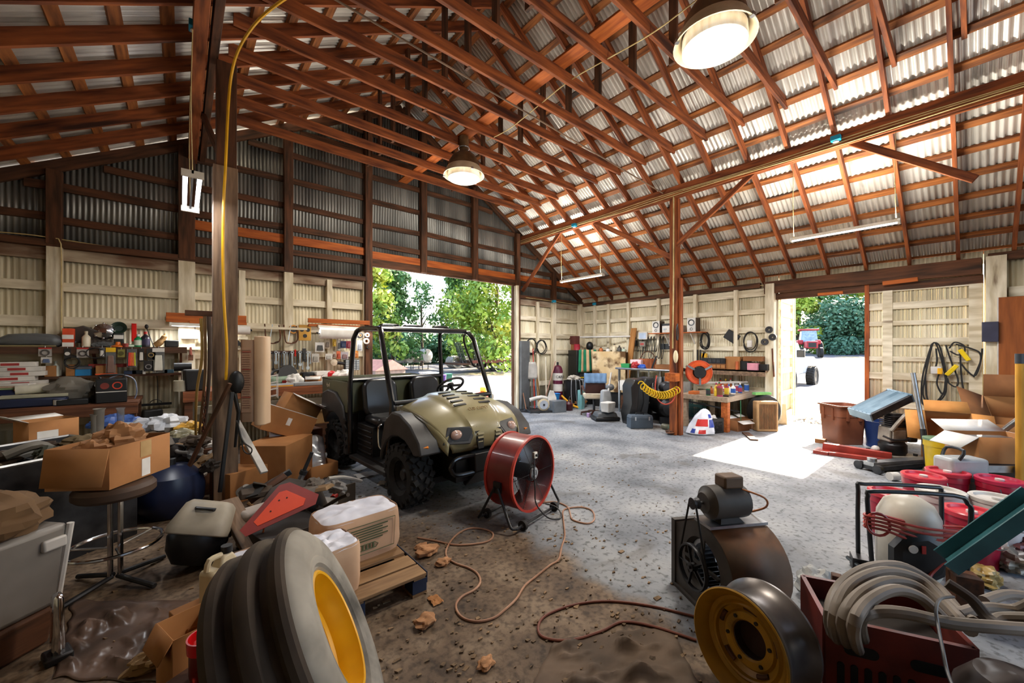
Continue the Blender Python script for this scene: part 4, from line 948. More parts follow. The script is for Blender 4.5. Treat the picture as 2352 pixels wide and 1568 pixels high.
def tyre(name, label, loc, R, w, rot, m=None, rim=None, cat='tire', group=None):
    m = m or M_rubber; t = thing(name, label, cat, loc, rot=rot, group=group)
    B().lathe([(R * .58, -w * .42), (R * .8, -w * .52), (R * .95, -w * .45), (R, -w * .3), (R, w * .3), (R * .95, w * .45), (R * .8, w * .52), (R * .58, w * .42), (R * .62, 0)], 36, closed=True).done('tread', m, t)
    if rim: B().lathe([(R * .12, -w * .2), (R * .3, -w * .25), (R * .5, -w * .1), (R * .57, -w * .4), (R * .6, -w * .42), (R * .6, w * .42), (R * .55, w * .4), (R * .5, 0), (R * .12, 0)], 28, closed=True).done('hub', rim, t)
    return t
def milk_crate(label, loc, rz, m, size=(.33, .33, .28), group=None):
    t = thing('milk_crate', label, 'crate', loc, rz, group); w, d, h = size; b = B()
    for s in (-1, 1):
        for ax in (0, 1):
            L, o = ((w, d / 2), (d, w / 2))[ax]
            def bx(x, z, sx, sz): b.box((x, s * o, z) if ax == 0 else (s * o, x, z), (sx, .012, sz) if ax == 0 else (.012, sx, sz))
            for z, hh in ((.02, .04), (h * .62, .02), (h - .03, .06)): bx(0, z, L, hh)
            for x in [-L / 2 + .015 + (L - .03) * k / 8 for k in range(9)]: bx(x, h / 2, .012 if abs(x) < L / 2 - .02 else .035, h)
            for k in range(5): bx(0, .06 + k * h * .1, L, .008)
    b.box((0, 0, .006), (w, d, .012)); b.done('body', m, t); return t
def bench(label, x0, x1, y0, y1, z, m, front=.12, legs=((0, 0),), name='workbench', thick=.045):
    t = thing(name, label, 'workbench', ((x0 + x1) / 2, (y0 + y1) / 2, 0)); w, d = x1 - x0, y1 - y0
    B().bb(-w / 2, w / 2, -d / 2, d / 2, z - thick, z).done('worktop', m, t, bevel=.003)
    B().bb(-w / 2, w / 2, -d / 2 - .02, -d / 2 + .02, z - .03 - front, z - .02).done('front_board', m, t, bevel=.003)
    for sx in (-1, 1):
        for sy in (-1, 1): B().box((sx * (w / 2 - .06), sy * (d / 2 - .07), (z - thick) / 2), (.09, .09, z - thick)).done('leg', M_dark, t, bevel=.004)
    return t
# ------------------------------------------------------------------ left wall: shelf, bench and what lies on them
M_shelf = wood('dark_shelf_board', '#5a3a26', '#33200f', 'x')
SYF = 7.62   # front edge of the wall shelf
sh = thing('wall_shelf', 'long dark board shelf on the left wall, crowded with small parts', 'shelf', (-1.4, 7.76, 1.6))
B().bb(-1.5, 1.47, -.14, .18, -.02, .02).done('board', M_shelf, sh, bevel=.003); B().bb(-1.5, 1.47, -.155, -.14, -.07, .02).done('edge_board', M_shelf, sh)
for x in (-.6, .5, 1.4): B().beam((x, -.12, -.02), (x, .18, -.3), .03, .04).done('bracket', M_dark, sh)
ZS = 1.621
def on_shelf(u, Y=7.74): return V((atY(u, 795, Y).x, Y, ZS))
t = thing('orange_carton', 'orange and white oil filter carton standing on the wall shelf', 'box', on_shelf(158, 7.7)); B().bb(-.05, .05, -.05, .05, 0, .24).done('body', col('#e2522a'), t, bevel=.002)
for z in (.03, .13): B().box((0, -.051, z), (.101, .002, .055)).done('white_band', M_paper, t)
o = B(TR(0, 0, .1) @ RX(14)).prism([(-.14, -.1), (.12, -.13), (.15, .05), (-.02, .13), (-.13, .09)], -.02, .02, RX(90)).done('body', col('#4a443e'), thing('mounting_plate', 'grey brown steel mounting plate leaning on the wall shelf', 'plate', on_shelf(197, 7.8) + V((0, 0, .06))), bevel=.01)
t = thing('hubcap', 'chrome hubcap with studs leaning above the wall shelf', 'hubcap', on_shelf(238, 7.8) + V((0, 0, .22)), rot=(math.radians(80), 0, 0))
B().lathe([(0, .055), (.035, .055), (.045, .03), (.1, .022), (.118, .0), (.122, -.015), (.11, -.012), (0, .0)], 30).done('disc', M_chrome, t)
for k in range(8): a = k * PI / 4; B().ball((.105 * math.cos(a), .105 * math.sin(a), .015), .016, 8, 6).done('stud', M_chrome, t)
t = thing('engine_block', 'dark ribbed motor part under the chrome hubcap on the wall shelf', 'motor part', on_shelf(232, 7.8)); B().box((0, 0, .05), (.26, .14, .1)).done('body', col('#4a4038'), t, bevel=.012)
for k in range(6): B().box((-.1 + .04 * k, 0, .05), (.012, .15, .11)).done('fin', col('#3a322c'), t)
bottle('cream plastic bottle on the wall shelf below the steel plate', on_shelf(198, 7.68), .042, .21, '#d9cdb4', '#cfc2a6')
t = thing('green_floodlight', 'dark green round floodlight with a white tag on the wall shelf', 'floodlight', on_shelf(273, 7.8) + V((0, 0, .0)))
B(TR(0, 0, .27) @ RX(75)).lathe([(0, -.05), (.05, -.05), (.085, 0), (.085, .015), (.075, .012), (.04, -.03), (0, -.03)], 22).done('reflector', col('#24382c'), t); B().bb(-.05, .05, -.03, .04, .0, .2).done('base', col('#2a2f2c'), t, bevel=.01); B().box((0, -.033, .14), (.1, .004, .055)).done('tag', M_paper, t)
t = thing('red_reflector', 'tall narrow red reflector strip on the left wall', 'reflector', on_shelf(308, 7.86) + V((0, 0, .08))); B().box((0, 0, .13), (.055, .02, .26)).done('body', col('#d8201c', .25), t, bevel=.003); B().box((0, -.011, .13), (.04, .004, .23)).done('lens', col('#e8302a', .15), t)
bottle('green bottle with a white cap on the wall shelf', on_shelf(317, 7.68), .042, .18, '#1f8a52', '#e8e8e4', band='#d8dccb')
bottle('black bottle with a red cap on the wall shelf', on_shelf(334, 7.7), .05, .22, '#26232c', '#c22a24', band='#3a3450')
t = thing('brush_rod', 'thin black rod with a round tip leaning over the wall shelf', 'brush', on_shelf(349, 7.78)); B().tube([(.02, 0, 0), (-.06, .08, .28)], .006, 6).done('rod', M_black, t); B().ball((-.062, .085, .3), .028, 10, 8, (.8, .8, 1.2)).done('tip', M_black, t)
t = thing('tan_glove_form', 'tan curved leather mitt standing on the wall shelf', 'mitt', on_shelf(366, 7.72)); B().tube([(-.05, 0, .02), (0, 0, .06), (.05, .01, .14), (.06, .01, .2)], [.04, .045, .035, .012], 10, smooth=4).done('mitt', col('#a8814e'), t)
block('black_case', 'small black case at the right end of the wall shelf', 'case', on_shelf(394, 7.75), (.16, .1, .1), M_black, .1, bevel=.012)
t = thing('orange_funnel', 'bright orange funnel cap on the wall shelf', 'funnel', on_shelf(271, 7.66)); B().lathe([(.07, 0), (.075, 0), (.075, .012), (.03, .03), (.022, .07), (.018, .07), (.026, .028), (.068, .01)], 20, closed=True).done('body', col('#ef7a1e', .35), t)
tin('red jar under the orange funnel on the wall shelf', on_shelf(283, 7.63) + V((.02, -.0, 0)), .035, .05, '#8a2a22', name='small_jar')
tin('green lidded tub on the wall shelf beside the orange funnel', on_shelf(297, 7.68), .055, .035, '#2f8a5a', name='small_tub', band='#d8ddcb')
crumple('clear_bag', 'crumpled clear bag of parts on the wall shelf', 'bag', on_shelf(238, 7.68) , .07, M_clear, (1.6, .6, .5), 3)
t = thing('wrapped_bumper', 'long part wrapped in clear plastic at the left of the wall shelf', 'wrapped part', on_shelf(78, 7.74)); B().tube([(-.34, 0, .05), (-.1, 0, .08), (.1, 0, .08), (.34, 0, .04)], [.03, .075, .075, .03], 10, smooth=3).done('part', col('#50565c', .3), t); B().tube([(-.36, 0, .055), (-.1, -.01, .085), (.1, -.01, .085), (.36, 0, .045)], [.035, .085, .088, .035], 10, smooth=3).done('wrap', M_clear, t)
block('folded_mat', 'folded tan mat lying on the wall shelf under the wrapped part', 'mat', on_shelf(60, 7.68), (.5, .12, .02), col('#8a7c56'), 0)
# packs hanging from the shelf edge
def hang_pack(label, u0, v0, u1, v1, card, kind=None, c2=None, header=None, Y=7.595, name='blister_pack', cat='pack'):
    x0, x1, z0, z1 = rect_on(u0, v0, u1, v1, Y); w, h = x1 - x0, z1 - z0
    t = thing(name, label, cat, ((x0 + x1) / 2, Y, z0), 0, 'packs hanging from the wall shelf')
    B().box((0, 0, h / 2), (w, .004, h)).done('card', card, t)
    if header: B().box((0, -.003, h * .92), (w, .003, h * .16)).done('header', header, t)
    B().tube([(0, .0, h - .004), (0, .004, h + .02), (0, .012, h + .025)], .002, 5).done('hook', M_steel, t)
    if kind == 'ring': B(TR(0, -.008, h * .42) @ RX(90)).lathe([(w * .24, -.006), (w * .36, -.006), (w * .36, .006), (w * .24, .006)], 20, closed=True).done('ring', c2, t)
    elif kind == 'disc': B(TR(0, -.008, h * .5) @ RX(90)).lathe([(0, -.006), (w * .38, -.006), (w * .38, .006), (0, .006)], 18).done('disc', c2, t)
    elif kind == 'tube': B().box((0, -.012, h * .4), (w * .7, .02, h * .62), top=(.8, 1)).done('contents', c2, t, bevel=.006)
    elif kind == 'sticks':
        for k, c in enumerate(('#f0484a', '#f0603c', '#f27a3a', '#f08a50', '#d8e03c')): B().cyl((-w * .3 + w * .15 * k, -.012, h * .08), (-w * .26 + w * .13 * k, -.012, h * .8), w * .07, seg=8).done('stick', col(c, .4), t)
    return t
CB = col('#2b2826', .5); CW = col('#d9d4cc', .5)
hang_pack('red-topped blister pack with a grey ring, left of the shelf post', 88, 798, 119, 818, col('#b8b0a8'), 'ring', col('#55504c'), col('#b8342c'))
hang_pack('blue and white pack hanging below the first ring pack', 94, 820, 119, 834, CW, 'tube', col('#5a6a8c'))
hang_pack('black pack with a white disc right of the shelf post', 147, 800, 163, 824, CB, 'disc', col('#dcd8d0'))
hang_pack('red-topped blister pack with a pale ring, right of the shelf post', 176, 798, 204, 821, col('#b0a8a0'), 'ring', col('#48423e'), col('#b8342c'))
hang_pack('yellow-tagged long clear bag hanging from the wall shelf', 243, 798, 266, 862, M_clear, 'tube', col('#8c6e62'), col('#f0c020'), name='parts_bag', cat='bag')
hang_pack('olive packet beside the yellow-tagged bag', 270, 802, 287, 820, col('#8a8440'), 'disc', col('#5a5628'))
hang_pack('bag of neon pink and orange sticks hanging from the wall shelf', 291, 801, 315, 843, M_clear, 'sticks', name='parts_bag', cat='bag')
hang_pack('small black pack with a white tag hanging from the wall shelf', 318, 800, 331, 830, CB, 'tube', CW)
hang_pack('black pack with two gold rings hanging from the wall shelf', 337, 800, 357, 826, CB, 'ring', col('#9c8250'))
hang_pack('dark pack with a large steel ring below the gold rings', 330, 828, 352, 852, CB, 'ring', col('#8a8684'))
hang_pack('long white and clear bag hanging at the right of the wall shelf', 350, 799, 378, 856, M_clear, 'tube', col('#e4e0d0'), CW, name='parts_bag', cat='bag')
hang_pack('clear packet with a pale card under the orange funnel', 228, 798, 241, 820, M_clear, 'tube', CW)
coil('black_belt', 'black drive belt hanging from the wall shelf', 'belt', atY(222, 812, 7.6), (0, 1, 0), .075, 2, .006, M_rubber, 1.2)
coil('black_belt', 'second black drive belt hanging below the white disc pack', 'belt', atY(163, 832, 7.6), (0, 1, 0), .08, 2, .007, M_rubber, .9, seed=4)
t = thing('red_bar', 'long red steel bar on the lower ledge of the left wall', 'bar', atY(257, 839, 7.8), 0); B().box((0, 0, 0), (.45, .05, .05)).done('bar', col('#a83a30'), t, bevel=.006); B().box((0, .05, 0), (.05, .12, .03)).done('bracket', M_dark, t)
# lower ledge
lz = 1.235
t = thing('lower_ledge', 'dark lower ledge along the left wall above the bench', 'shelf', (-1.3, 7.8, lz)); B().bb(-1.6, 1.35, -.12, .14, -.03, 0).done('board', M_shelf, t)
for x in (-.9, .2, 1.2): B().beam((x, .12, -.03), (x, -.08, -.03), .04, .04).done('bracket', M_dark, t)
def on_ledge(u, Y=7.76): return V((atY(u, 860, Y).x, Y, lz + .001))
t = thing('blue_box', 'bright blue and white parts box on the lower ledge', 'box', on_ledge(192)); B().box((0, 0, .05), (.14, .1, .1)).done('body', col('#2a8ac8'), t); B().box((0, 0, .11), (.16, .12, .03), (.15, 0, 0)).done('lid', col('#6a7078'), t)
carton('small brown carton on the lower ledge behind the red bar', on_ledge(245), (.2, .12, .13), 0, closed=True)
carton('narrow brown carton on the lower ledge right of the shelf post', on_ledge(163), (.08, .1, .15), 0, closed=True)
tin('reddish tin on the lower ledge right of the shelf post', on_ledge(175), .04, .12, '#8a4a40')
bottle('white cream bottle standing on the lower ledge beside the shelf post', on_ledge(128), .035, .2, '#cfd2c4', '#a8ac9c')
carton('brown carton on the lower ledge left of the shelf post', on_ledge(117, 7.74), (.1, .1, .14), 0, closed=True)
block('white_funnel', 'white plastic nozzle poking out below the lower ledge', 'nozzle', on_ledge(331, 7.62) + V((0, 0, .0)), (.03, .03, .06), CW, 0)
for i, (u, c, nm) in enumerate(((300, '#3a4a6a', 'dark blue'), (318, '#2a2c30', 'black'), (372, '#5a4a38', 'brown'), (386, '#3c5a6a', 'teal and yellow'))): block('parts_case', f'small {nm} parts case on the lower ledge', 'case', on_ledge(u), (.13, .1, .05), col(c), 0)
# bench one
BT = .92
bench('long brown workbench along the left wall, heaped with parts', LX + .02, -.42, 6.95, 7.85, BT, wood('bench_wood', '#7a4a2c', '#452613', 'x'))
def on_b(u, v, Y, dz=.0): p = atY(u, v, Y); return V((p.x, Y, BT + .001 + dz))
PL_ = 'white part boxes stacked on the left bench'
base = [(-1.72, 7.45), (-1.52, 7.5), (-1.62, 7.55)]
stack = [(56, 893, 7.5, .33, 0), (48, 872, 7.5, .3, 1), (52, 853, 7.52, .32, 2), (50, 838, 7.52, .3, 3), (60, 824, 7.5, .32, 4), (64, 820, 7.5, .3, 5)]
xs = atY(55, 850, 7.5).x
for k in range(6):
    t = thing('part_box', ['white part box at the bottom of the left bench stack', 'second white part box from the bottom of the left bench stack', 'third white part box from the bottom of the left bench stack', 'fourth white part box from the bottom, with a red print', 'fifth white part box from the bottom, with a red print', 'top white part box of the left bench stack'][k], 'box', (xs + .05 * math.sin(k * 2.3) - .04, 7.55, BT + .17 + .058 * k), .05 * math.sin(k * 3), PL_)
    B().box((0, 0, .028), (.36, .16, .055)).done('body', CW, t, bevel=.002); B().box((-.02, -.0815, .028), (.14, .003, .03)).done('red_print', col('#a83a38'), t)
block('grey_chest', 'low grey steel chest under the white part boxes', 'chest', (xs, 7.55, BT + .001), (.55, .3, .165), col('#57544e'), 0, bevel=.006)
block('yellow_box', 'yellow part box on the left bench', 'box', (atY(98, 850, 7.45).x, 7.45, BT + .145), (.15, .09, .05), col('#e8b41c'), .25)
carton('open brown carton lying on the left bench', (atY(104, 868, 7.4).x, 7.4, BT + .001), (.24, .14, .14), .35, flaps=(('+x', 95),))
for k, (c, l) in enumerate((('#8a9a6a', 'green'), ('#c8a890', 'salmon'), ('#d8d4cc', 'white'))):
    block('catalogue', f'{l} shop catalogue in the heap at the left end of the bench', 'catalogue', (atY(18, 868, 7.35).x + .02 * k, 7.35, BT + .2 + .021 * k), (.3, .22, .02), col(c), .2 - .15 * k, group='catalogues on the left bench')
block('blue_pouch', 'dark blue shiny pouch at the left end of the bench', 'pouch', (atY(22, 890, 7.3).x, 7.3, BT + .001), (.3, .2, .198), col('#1f2748', .3), .1, bevel=.05)
t = thing('paper_roll', 'roll of off-white paper lying on the left bench', 'paper roll', (atY(96, 890, 7.25).x, 7.25, BT + .19), .08); B().cyl((-.2, 0, 0), (.2, .03, .02), .055, seg=18).done('roll', col('#cfc9b6', .8), t); B().cyl((-.21, 0, 0), (.21, .03, .02), .015, seg=10).done('core', M_card, t)
block('flat_sign', 'flat cream panel lying in front of the paper roll', 'panel', (atY(82, 905, 7.15).x, 7.15, BT + .105), (.52, .14, .035), col('#b8b49a'), .05)
block('navy_case', 'long navy blue case on the front of the left bench', 'case', (atY(70, 915, 7.12).x, 7.12, BT + .001), (.6, .2, .1), col('#222a44', .4), .03, bevel=.02)
crumple('grey_tarp', 'crumpled grey canvas sheet on the left bench', 'sheet', (atY(163, 905, 7.25).x, 7.25, BT + .0), .2, col('#6e685e', .9), (1.15, .7, .85), 5, .35)
t = thing('red_cover', 'red plastic cover on the left bench', 'cover', (atY(186, 875, 7.45).x, 7.45, BT + .16)); B().prism([(-.14, .02), (-.1, .1), (.03, .12), (.14, .04), (.13, -.06), (.08, -.05), (.02, .04), (-.1, .01)], -.06, .06, RX(90)).done('body', col('#b02a2c', .35), t, bevel=.012)
block('grey_tote', 'grey steel tool chest behind the canvas sheet on the bench', 'chest', (atY(186, 890, 7.55).x, 7.55, BT + .001), (.4, .2, .17), col('#4a4a4a'), 0)
tin('navy and white tin at the front of the left bench', on_b(138, 918, 7.03), .055, .085, '#26305a', band='#d8d6d0')
block('black_tray', 'small black open tray at the front of the left bench', 'tray', on_b(168, 918, 7.05), (.26, .14, .07), M_black, .1, bevel=.01)
t = thing('welder_charger', 'black battery charger with orange dial on the left bench', 'charger', on_b(257, 910, 7.1), .08)
B().box((0, 0, .15), (.28, .3, .3)).done('case', M_black, t, bevel=.012); B().box((0, -.152, .215), (.24, .004, .12)).done('upper_panel', col('#1c1a1a'), t); B().box((0, -.152, .14), (.27, .006, .01)).done('trim', CW, t); B().box((0, -.152, .075), (.24, .004, .09)).done('lower_panel', col('#141414'), t)
B(TR(.05, -.155, .215) @ RX(90)).lathe([(.034, -.002), (.046, -.002), (.046, .002), (.034, .002)], 22, closed=True).done('dial', col('#d2452a'), t); B(TR(-.06, -.155, .215) @ RX(90)).lathe([(0, -.002), (.04, -.002), (.04, .002), (0, .002)], 14).done('dial', col('#7a3026'), t)
B().tube([(-.1, 0, .3), (-.1, 0, .34), (.1, 0, .34), (.1, 0, .3)], .012, 8, smooth=3).done('handle', M_black, t)
B().tube([(-.02, .02, .3), (.08, .0, .34), (.2, .02, .28), (.23, .02, .12), (.21, .05, .02)], .008, 6, smooth=4).done('cable', col('#8c98b0', .3), t)
t = thing('orange_strap', 'bright orange strap lying on top of the battery charger', 'strap', on_b(245, 880, 7.2, .345), .05); B().box((0, 0, .006), (.2, .04, .012)).done('strap', col('#ef5a2a', .4), t)
crumple('dark_rag', 'dark rag beside the battery charger', 'rag', on_b(215, 905, 7.2), .1, col('#3c362e', .95), (1, .8, .9), 9)
# things standing below the bench: three open pipes
for i, (u, v, h, r, l) in enumerate(((228, 942, .55, .045, 'flared grey pipe'), (219, 955, .46, .04, 'short flared grey pipe'), (277, 940, .6, .035, 'clear plastic tube'))):
    p = atY(u, v, 6.6); o = B().lathe([(r * .8, 0), (r * .85, p.z * .7), (r, p.z), (r * 1.25, p.z + .02), (r * 1.15, p.z + .02), (r * .9, p.z), (r * .75, p.z * .7), (r * .7, 0)], 18, closed=True).done('pipe', M_clear if i == 2 else col('#8c857a', .5), loc=(p.x, 6.6, 0)); tag(o, l + ' standing upright in front of the left bench', 'pipe')
# hanging power strip with cord at the wall between the benches
p = atY(358, 928, 7.9); t = thing('trouble_bar', 'dark bar hanging from a cord between the two benches', 'bar', p); B().box((0, 0, 0), (.36, .03, .035)).done('bar', M_black, t); B().tube([(.02, 0, .02), (.02, .02, .3), (.0, .02, .55), (0, .0, .8)], .006, 6, smooth=4).done('cord', M_black, t); B().tube(arc((0, 0, .0), .07, 20, 160, 8), .006, 6).done('bail', M_black, t)
p = atY(350, 960, 7.7); block('black_press', 'black iron vise part on the floor ledge below the hanging bar', 'vise', V((p.x, 7.7, .0)), (.3, .2, .72), col('#2e2a26'), .2, bevel=.02, top=(.7, .7))
# ------------------------------------------------------------------ bench two, left of the big door
B2 = 1.0
bench('second brown workbench between the left post and the big door', .02, 2.85, 6.9, 7.85, B2, wood('bench_wood_two', '#9a5a34', '#5c3018', 'x'), .1)
def on_2(u, Y, dz=0): return V((atY(u, 880, Y).x, Y, B2 + .001 + dz))
board = lambda label, x0, x1, z0, z1, y: tag(B().bb(x0, x1, y, y + .04, z0, z1).done('light_board', M_board, bevel=.004), label, 'board')
board('orange board above the tube light on the left wall', -.17, .83, 2.0, 2.14, 7.80); board('lower orange strip under the orange board by the left post', .1, .83, 1.985, 2.03, 7.755)
board('orange board above the tube light by the big door', 1.76, 2.88, 2.07, 2.15, 7.80); board('lower orange strip by the big door', 1.76, 2.88, 2.0, 2.045, 7.76)
for u0, v0, u1, v1, l in ((536, 748, 574, 768, 'white paper roll above the bench by the left post'), (735, 755, 812, 778, 'white paper roll above the bench by the big door')):
    x0, x1, z0, z1 = rect_on(u0, v0, u1, v1, 7.72); t = thing('paper_towel_roll', l, 'paper roll', ((x0 + x1) / 2, 7.72, (z0 + z1) / 2)); r = (z1 - z0) / 2; B().cyl((-(x1 - x0) / 2, 0, 0), ((x1 - x0) / 2, 0, 0), r, seg=22).done('roll', M_paper, t); B().cyl((-(x1 - x0) / 2 - .03, 0, 0), ((x1 - x0) / 2 + .03, 0, 0), .012).done('spindle', M_dsteel, t)
    for s in (-1, 1): B().beam((s * ((x1 - x0) / 2 + .02), 0, 0), (s * ((x1 - x0) / 2 + .02), .15, .02), .01, .03).done('holder', M_dsteel, t)
for z0, z1, l in ((1.58, 1.63, 'white tool rail behind the left post'), (1.75, 1.80, 'upper white tool rail behind the left post')): tag(B().bb(-.0, .85, 7.8, 7.86, z0, z1).done('tool_rail', M_white), l, 'rail')
tag(B().bb(.86, 1.75, 7.83, 7.87, 1.5, 1.56).done('tool_rail', M_dark), 'dark rail from which the wrenches hang', 'rail')
tag(B().bb(.86, 1.74, 7.78, 7.87, 1.93, 1.97).done('tool_rail', M_white), 'white ledge with hacksaws hanging below it', 'rail')
# hacksaws and sheet tools
def hack(label, u0, v0, u1, v1, seed):
    x0, x1, z0, z1 = rect_on(u0, v0, u1, v1, 7.80); t = thing('hacksaw', label, 'saw', (x0, 7.80, z0), 0, 'hacksaws on the wall'); w, h = x1 - x0, z1 - z0
    B().tube([(0, 0, h), (w * .1, 0, h * .15), (w * .35, 0, 0), (w * .8, 0, .01), (w, 0, h * .3), (w * .9, 0, h * .95)], .009, 8, smooth=3).done('frame', M_rust, t); B().box((w * .4, 0, h * .55), (.012, .003, h * .9), (0, .15, 0)).done('blade', M_steel, t); B().box((w * .75, 0, h * .05), (.06, .02, .03), (0, -.4, 0)).done('handle', M_dark, t)
hack('left hacksaw hanging between the post and the big door', 608, 744, 644, 788, 1); hack('right hacksaw hanging between the post and the big door', 652, 746, 684, 788, 2)
x0, x1, z0, z1 = rect_on(686, 746, 714, 782, 7.80); t = thing('yellow_gauge_plate', 'square yellow cast plate with three round holes on the wall', 'plate', ((x0 + x1) / 2, 7.80, z0)); w = x1 - x0; B().box((0, 0, (z1 - z0) / 2), (w, .03, z1 - z0)).done('plate', col('#b8862c'), t, bevel=.004)
for dx, dz in ((-.25, .68), (.25, .68), (0, .3)): B(TR(dx * w, -.016, dz * (z1 - z0)) @ RX(90)).lathe([(0, -.003), (w * .17, -.003), (w * .17, .003), (0, .003)], 16).done('hole', M_black, t)
p = atY(674, 756, 7.82); t = thing('yellow_ring', 'yellow ring gauge hanging left of the square yellow plate', 'ring', p); B(RX(90)).lathe([(.055, -.012), (.08, -.012), (.08, .012), (.055, .012)], 8, closed=True).done('ring', col('#c8862c'), t); B(RX(90)).lathe([(0, -.006), (.055, -.006), (.055, .006), (0, .006)], 16).done('dial', M_dsteel, t)
# wrenches
rw = random.Random(3); wr = None
def wrench(label, x, L, c, w):
    t = thing('wrench', label, 'wrench', (x, 7.81, 1.54 - L), rw.uniform(-.05, .05), 'wrenches on the rail')
    B().box((0, 0, L / 2), (w, .008, L * .86)).done('shank', c, t, bevel=.002)
    B(TR(0, 0, L * .96) @ RX(90)).lathe([(w * .5, -.006), (w * 1.0, -.006), (w * 1.0, .006), (w * .5, .006)], 10, closed=True).done('ring_end', c, t)
    q = B(TR(0, 0, L * .04) @ RX(90)); q.prism([(-w, -.0), (-w * .9, w * 1.2), (-w * .35, w * 1.3), (-w * .35, w * .4), (w * .35, w * .4), (w * .35, w * 1.3), (w * .9, w * 1.2), (w, 0), (w * .5, -w * .8), (-w * .5, -w * .8)], -.005, .005); q.done('open_end', c, t)
    return t
xs0, xs1 = atY(618, 830, 7.8).x, atY(716, 830, 7.8).x
for k in range(16):
    x = xs0 + (xs1 - xs0) * (k + .5) / 16; L = .16 + .16 * abs(math.sin(k * 1.7)) + (.06 if k in (5, 11) else 0)
    wrench(f'{["first", "second", "third", "fourth", "fifth", "sixth", "seventh", "eighth"][k] if k < 8 else ["eighth", "seventh", "sixth", "fifth", "fourth", "third", "second", "first"][k - 8]} wrench from the {"left" if k < 8 else "right"} on the dark rail over the bench', x, L, [M_steel, M_dsteel, M_steel][k % 3], .016 + .006 * (k % 3))
t = thing('red_screwdriver', 'red-handled screwdriver hung among the wrenches', 'screwdriver', (atY(678, 830, 7.79).x, 7.79, 1.36)); B().cyl((0, 0, .1), (0, 0, .22), .014, seg=10).done('handle', col('#c8241c', .3), t); B().cyl((0, 0, -.02), (0, 0, .1), .004).done('shank', M_steel, t)
# right end: packs and tools between wrenches and the door
def wall_pack(label, u0, v0, u1, v1, c, c2, cat='pack', name='hanging_pack'):
    x0, x1, z0, z1 = rect_on(u0, v0, u1, v1, 7.78); w, h = x1 - x0, z1 - z0; t = thing(name, label, cat, ((x0 + x1) / 2, 7.78, z0), 0, 'packs hanging beside the big door')
    B().box((0, 0, h / 2), (w, .006, h)).done('card', col(c), t); B().box((0, -.014, h * .42), (w * .7, .02, h * .55), top=(.8, .8)).done('bubble', col(c2, .25), t, bevel=.004); B().tube([(0, 0, h), (0, .01, h + .02), (0, .05, h + .025)], .003, 5).done('hook', M_steel, t)
for a in ((724, 786, 745, 808, '#e4e0da', '#3a3632', 'white pack with a dark tool left of the big door'), (746, 780, 758, 800, '#c8b8a0', '#6a5a4a', 'narrow tan pack left of the big door'), (764, 779, 772, 795, '#e8c030', '#c8a020', 'yellow pack left of the big door'), (775, 780, 782, 804, '#d8d4cc', '#4a4a4a', 'narrow white pack left of the big door'), (781, 783, 795, 799, '#3a4a78', '#202c50', 'blue pack left of the big door'), (795, 783, 806, 800, '#a83a4a', '#7a2430', 'crimson pack beside the buggy cage'), (747, 812, 763, 826, '#e8e4dc', '#b8b4ac', 'white pack in the second row left of the big door'), (764, 808, 771, 822, '#d8c8b8', '#8a6a5a', 'pinkish pack in the second row'), (773, 806, 782, 824, '#e8784a', '#b8482a', 'orange pack in the second row'), (783, 808, 800, 825, '#c8c0c8', '#8a6a6a', 'clear and pink pack in the second row'), (812, 805, 823, 822, '#e8983a', '#b86a20', 'amber pack in the second row by the door jamb'), (716, 812, 733, 832, '#d0ccc4', '#a09a90', 'crumpled white packet hung at the end of the wrenches'), (820, 782, 832, 806, '#e4e6e8', '#b8bcc4', 'white pack by the door jamb'), (694, 800, 703, 830, '#3a3836', '#222222', 'black pliers pack at the end of the wrench rail')):
    wall_pack(a[6], a[0], a[1], a[2], a[3], a[4], a[5])
for i, (u, v, r, l) in enumerate(((826, 770, .055, 'black tape roll high beside the door jamb'), (843, 769, .045, 'grey tape roll highest beside the door jamb'), (841, 783, .06, 'white tape roll beside the door jamb'), (846, 797, .035, 'small black tape roll lowest beside the door jamb'))):
    p = atY(u, v, 7.80); t = thing('tape_roll', l, 'tape', p, 0, 'tape rolls beside the door jamb'); B(RX(90)).lathe([(r * .5, -.025), (r, -.025), (r, .025), (r * .5, .025)], 22, closed=True).done('tape', col(['#1d1d1f', '#8a8a8e', '#b8b4ae', '#222222'][i], .35), t); B(RX(90)).lathe([(r * .42, -.026), (r * .5, -.026), (r * .5, .026), (r * .42, .026)], 18, closed=True).done('core', M_card, t)
t = thing('angle_grinder', 'grey grinder with a pale wheel hung above the right end of the bench', 'grinder', atY(767, 832, 7.76)); B(RX(90)).lathe([(0, -.03), (.05, -.03), (.062, -.01), (.062, .01), (0, .02)], 20).done('wheel', col('#d8c8b0'), t); B(RX(90)).lathe([(0, -.04), (.022, -.04), (.022, -.03), (0, -.03)], 12).done('nut', M_dsteel, t); B().cyl((.02, .02, 0), (.2, .03, -.03), .035, .028, 14).done('body', M_dsteel, t)
x0, x1, z0, z1 = rect_on(792, 826, 824, 850, 7.8); t = thing('drawer_organiser', 'small-parts drawer cabinet with clear drawers on the bench wall', 'drawer cabinet', ((x0 + x1) / 2, 7.8, z0)); W_, H_ = x1 - x0, z1 - z0; B().box((0, .02, H_ / 2), (W_, .12, H_)).done('body', col('#2f4452'), t)
for i in range(4):
    for j in range(5): B().box((W_ * (-.375 + .25 * i), -.042, H_ * (.1 + .2 * j)), (W_ * .2, .01, H_ * .15)).done('drawer', col('#b8c0c4', .2), t)
B().tube([(0, .08, 0), (0, .08, -.02)], .01).done('foot', M_black, t)
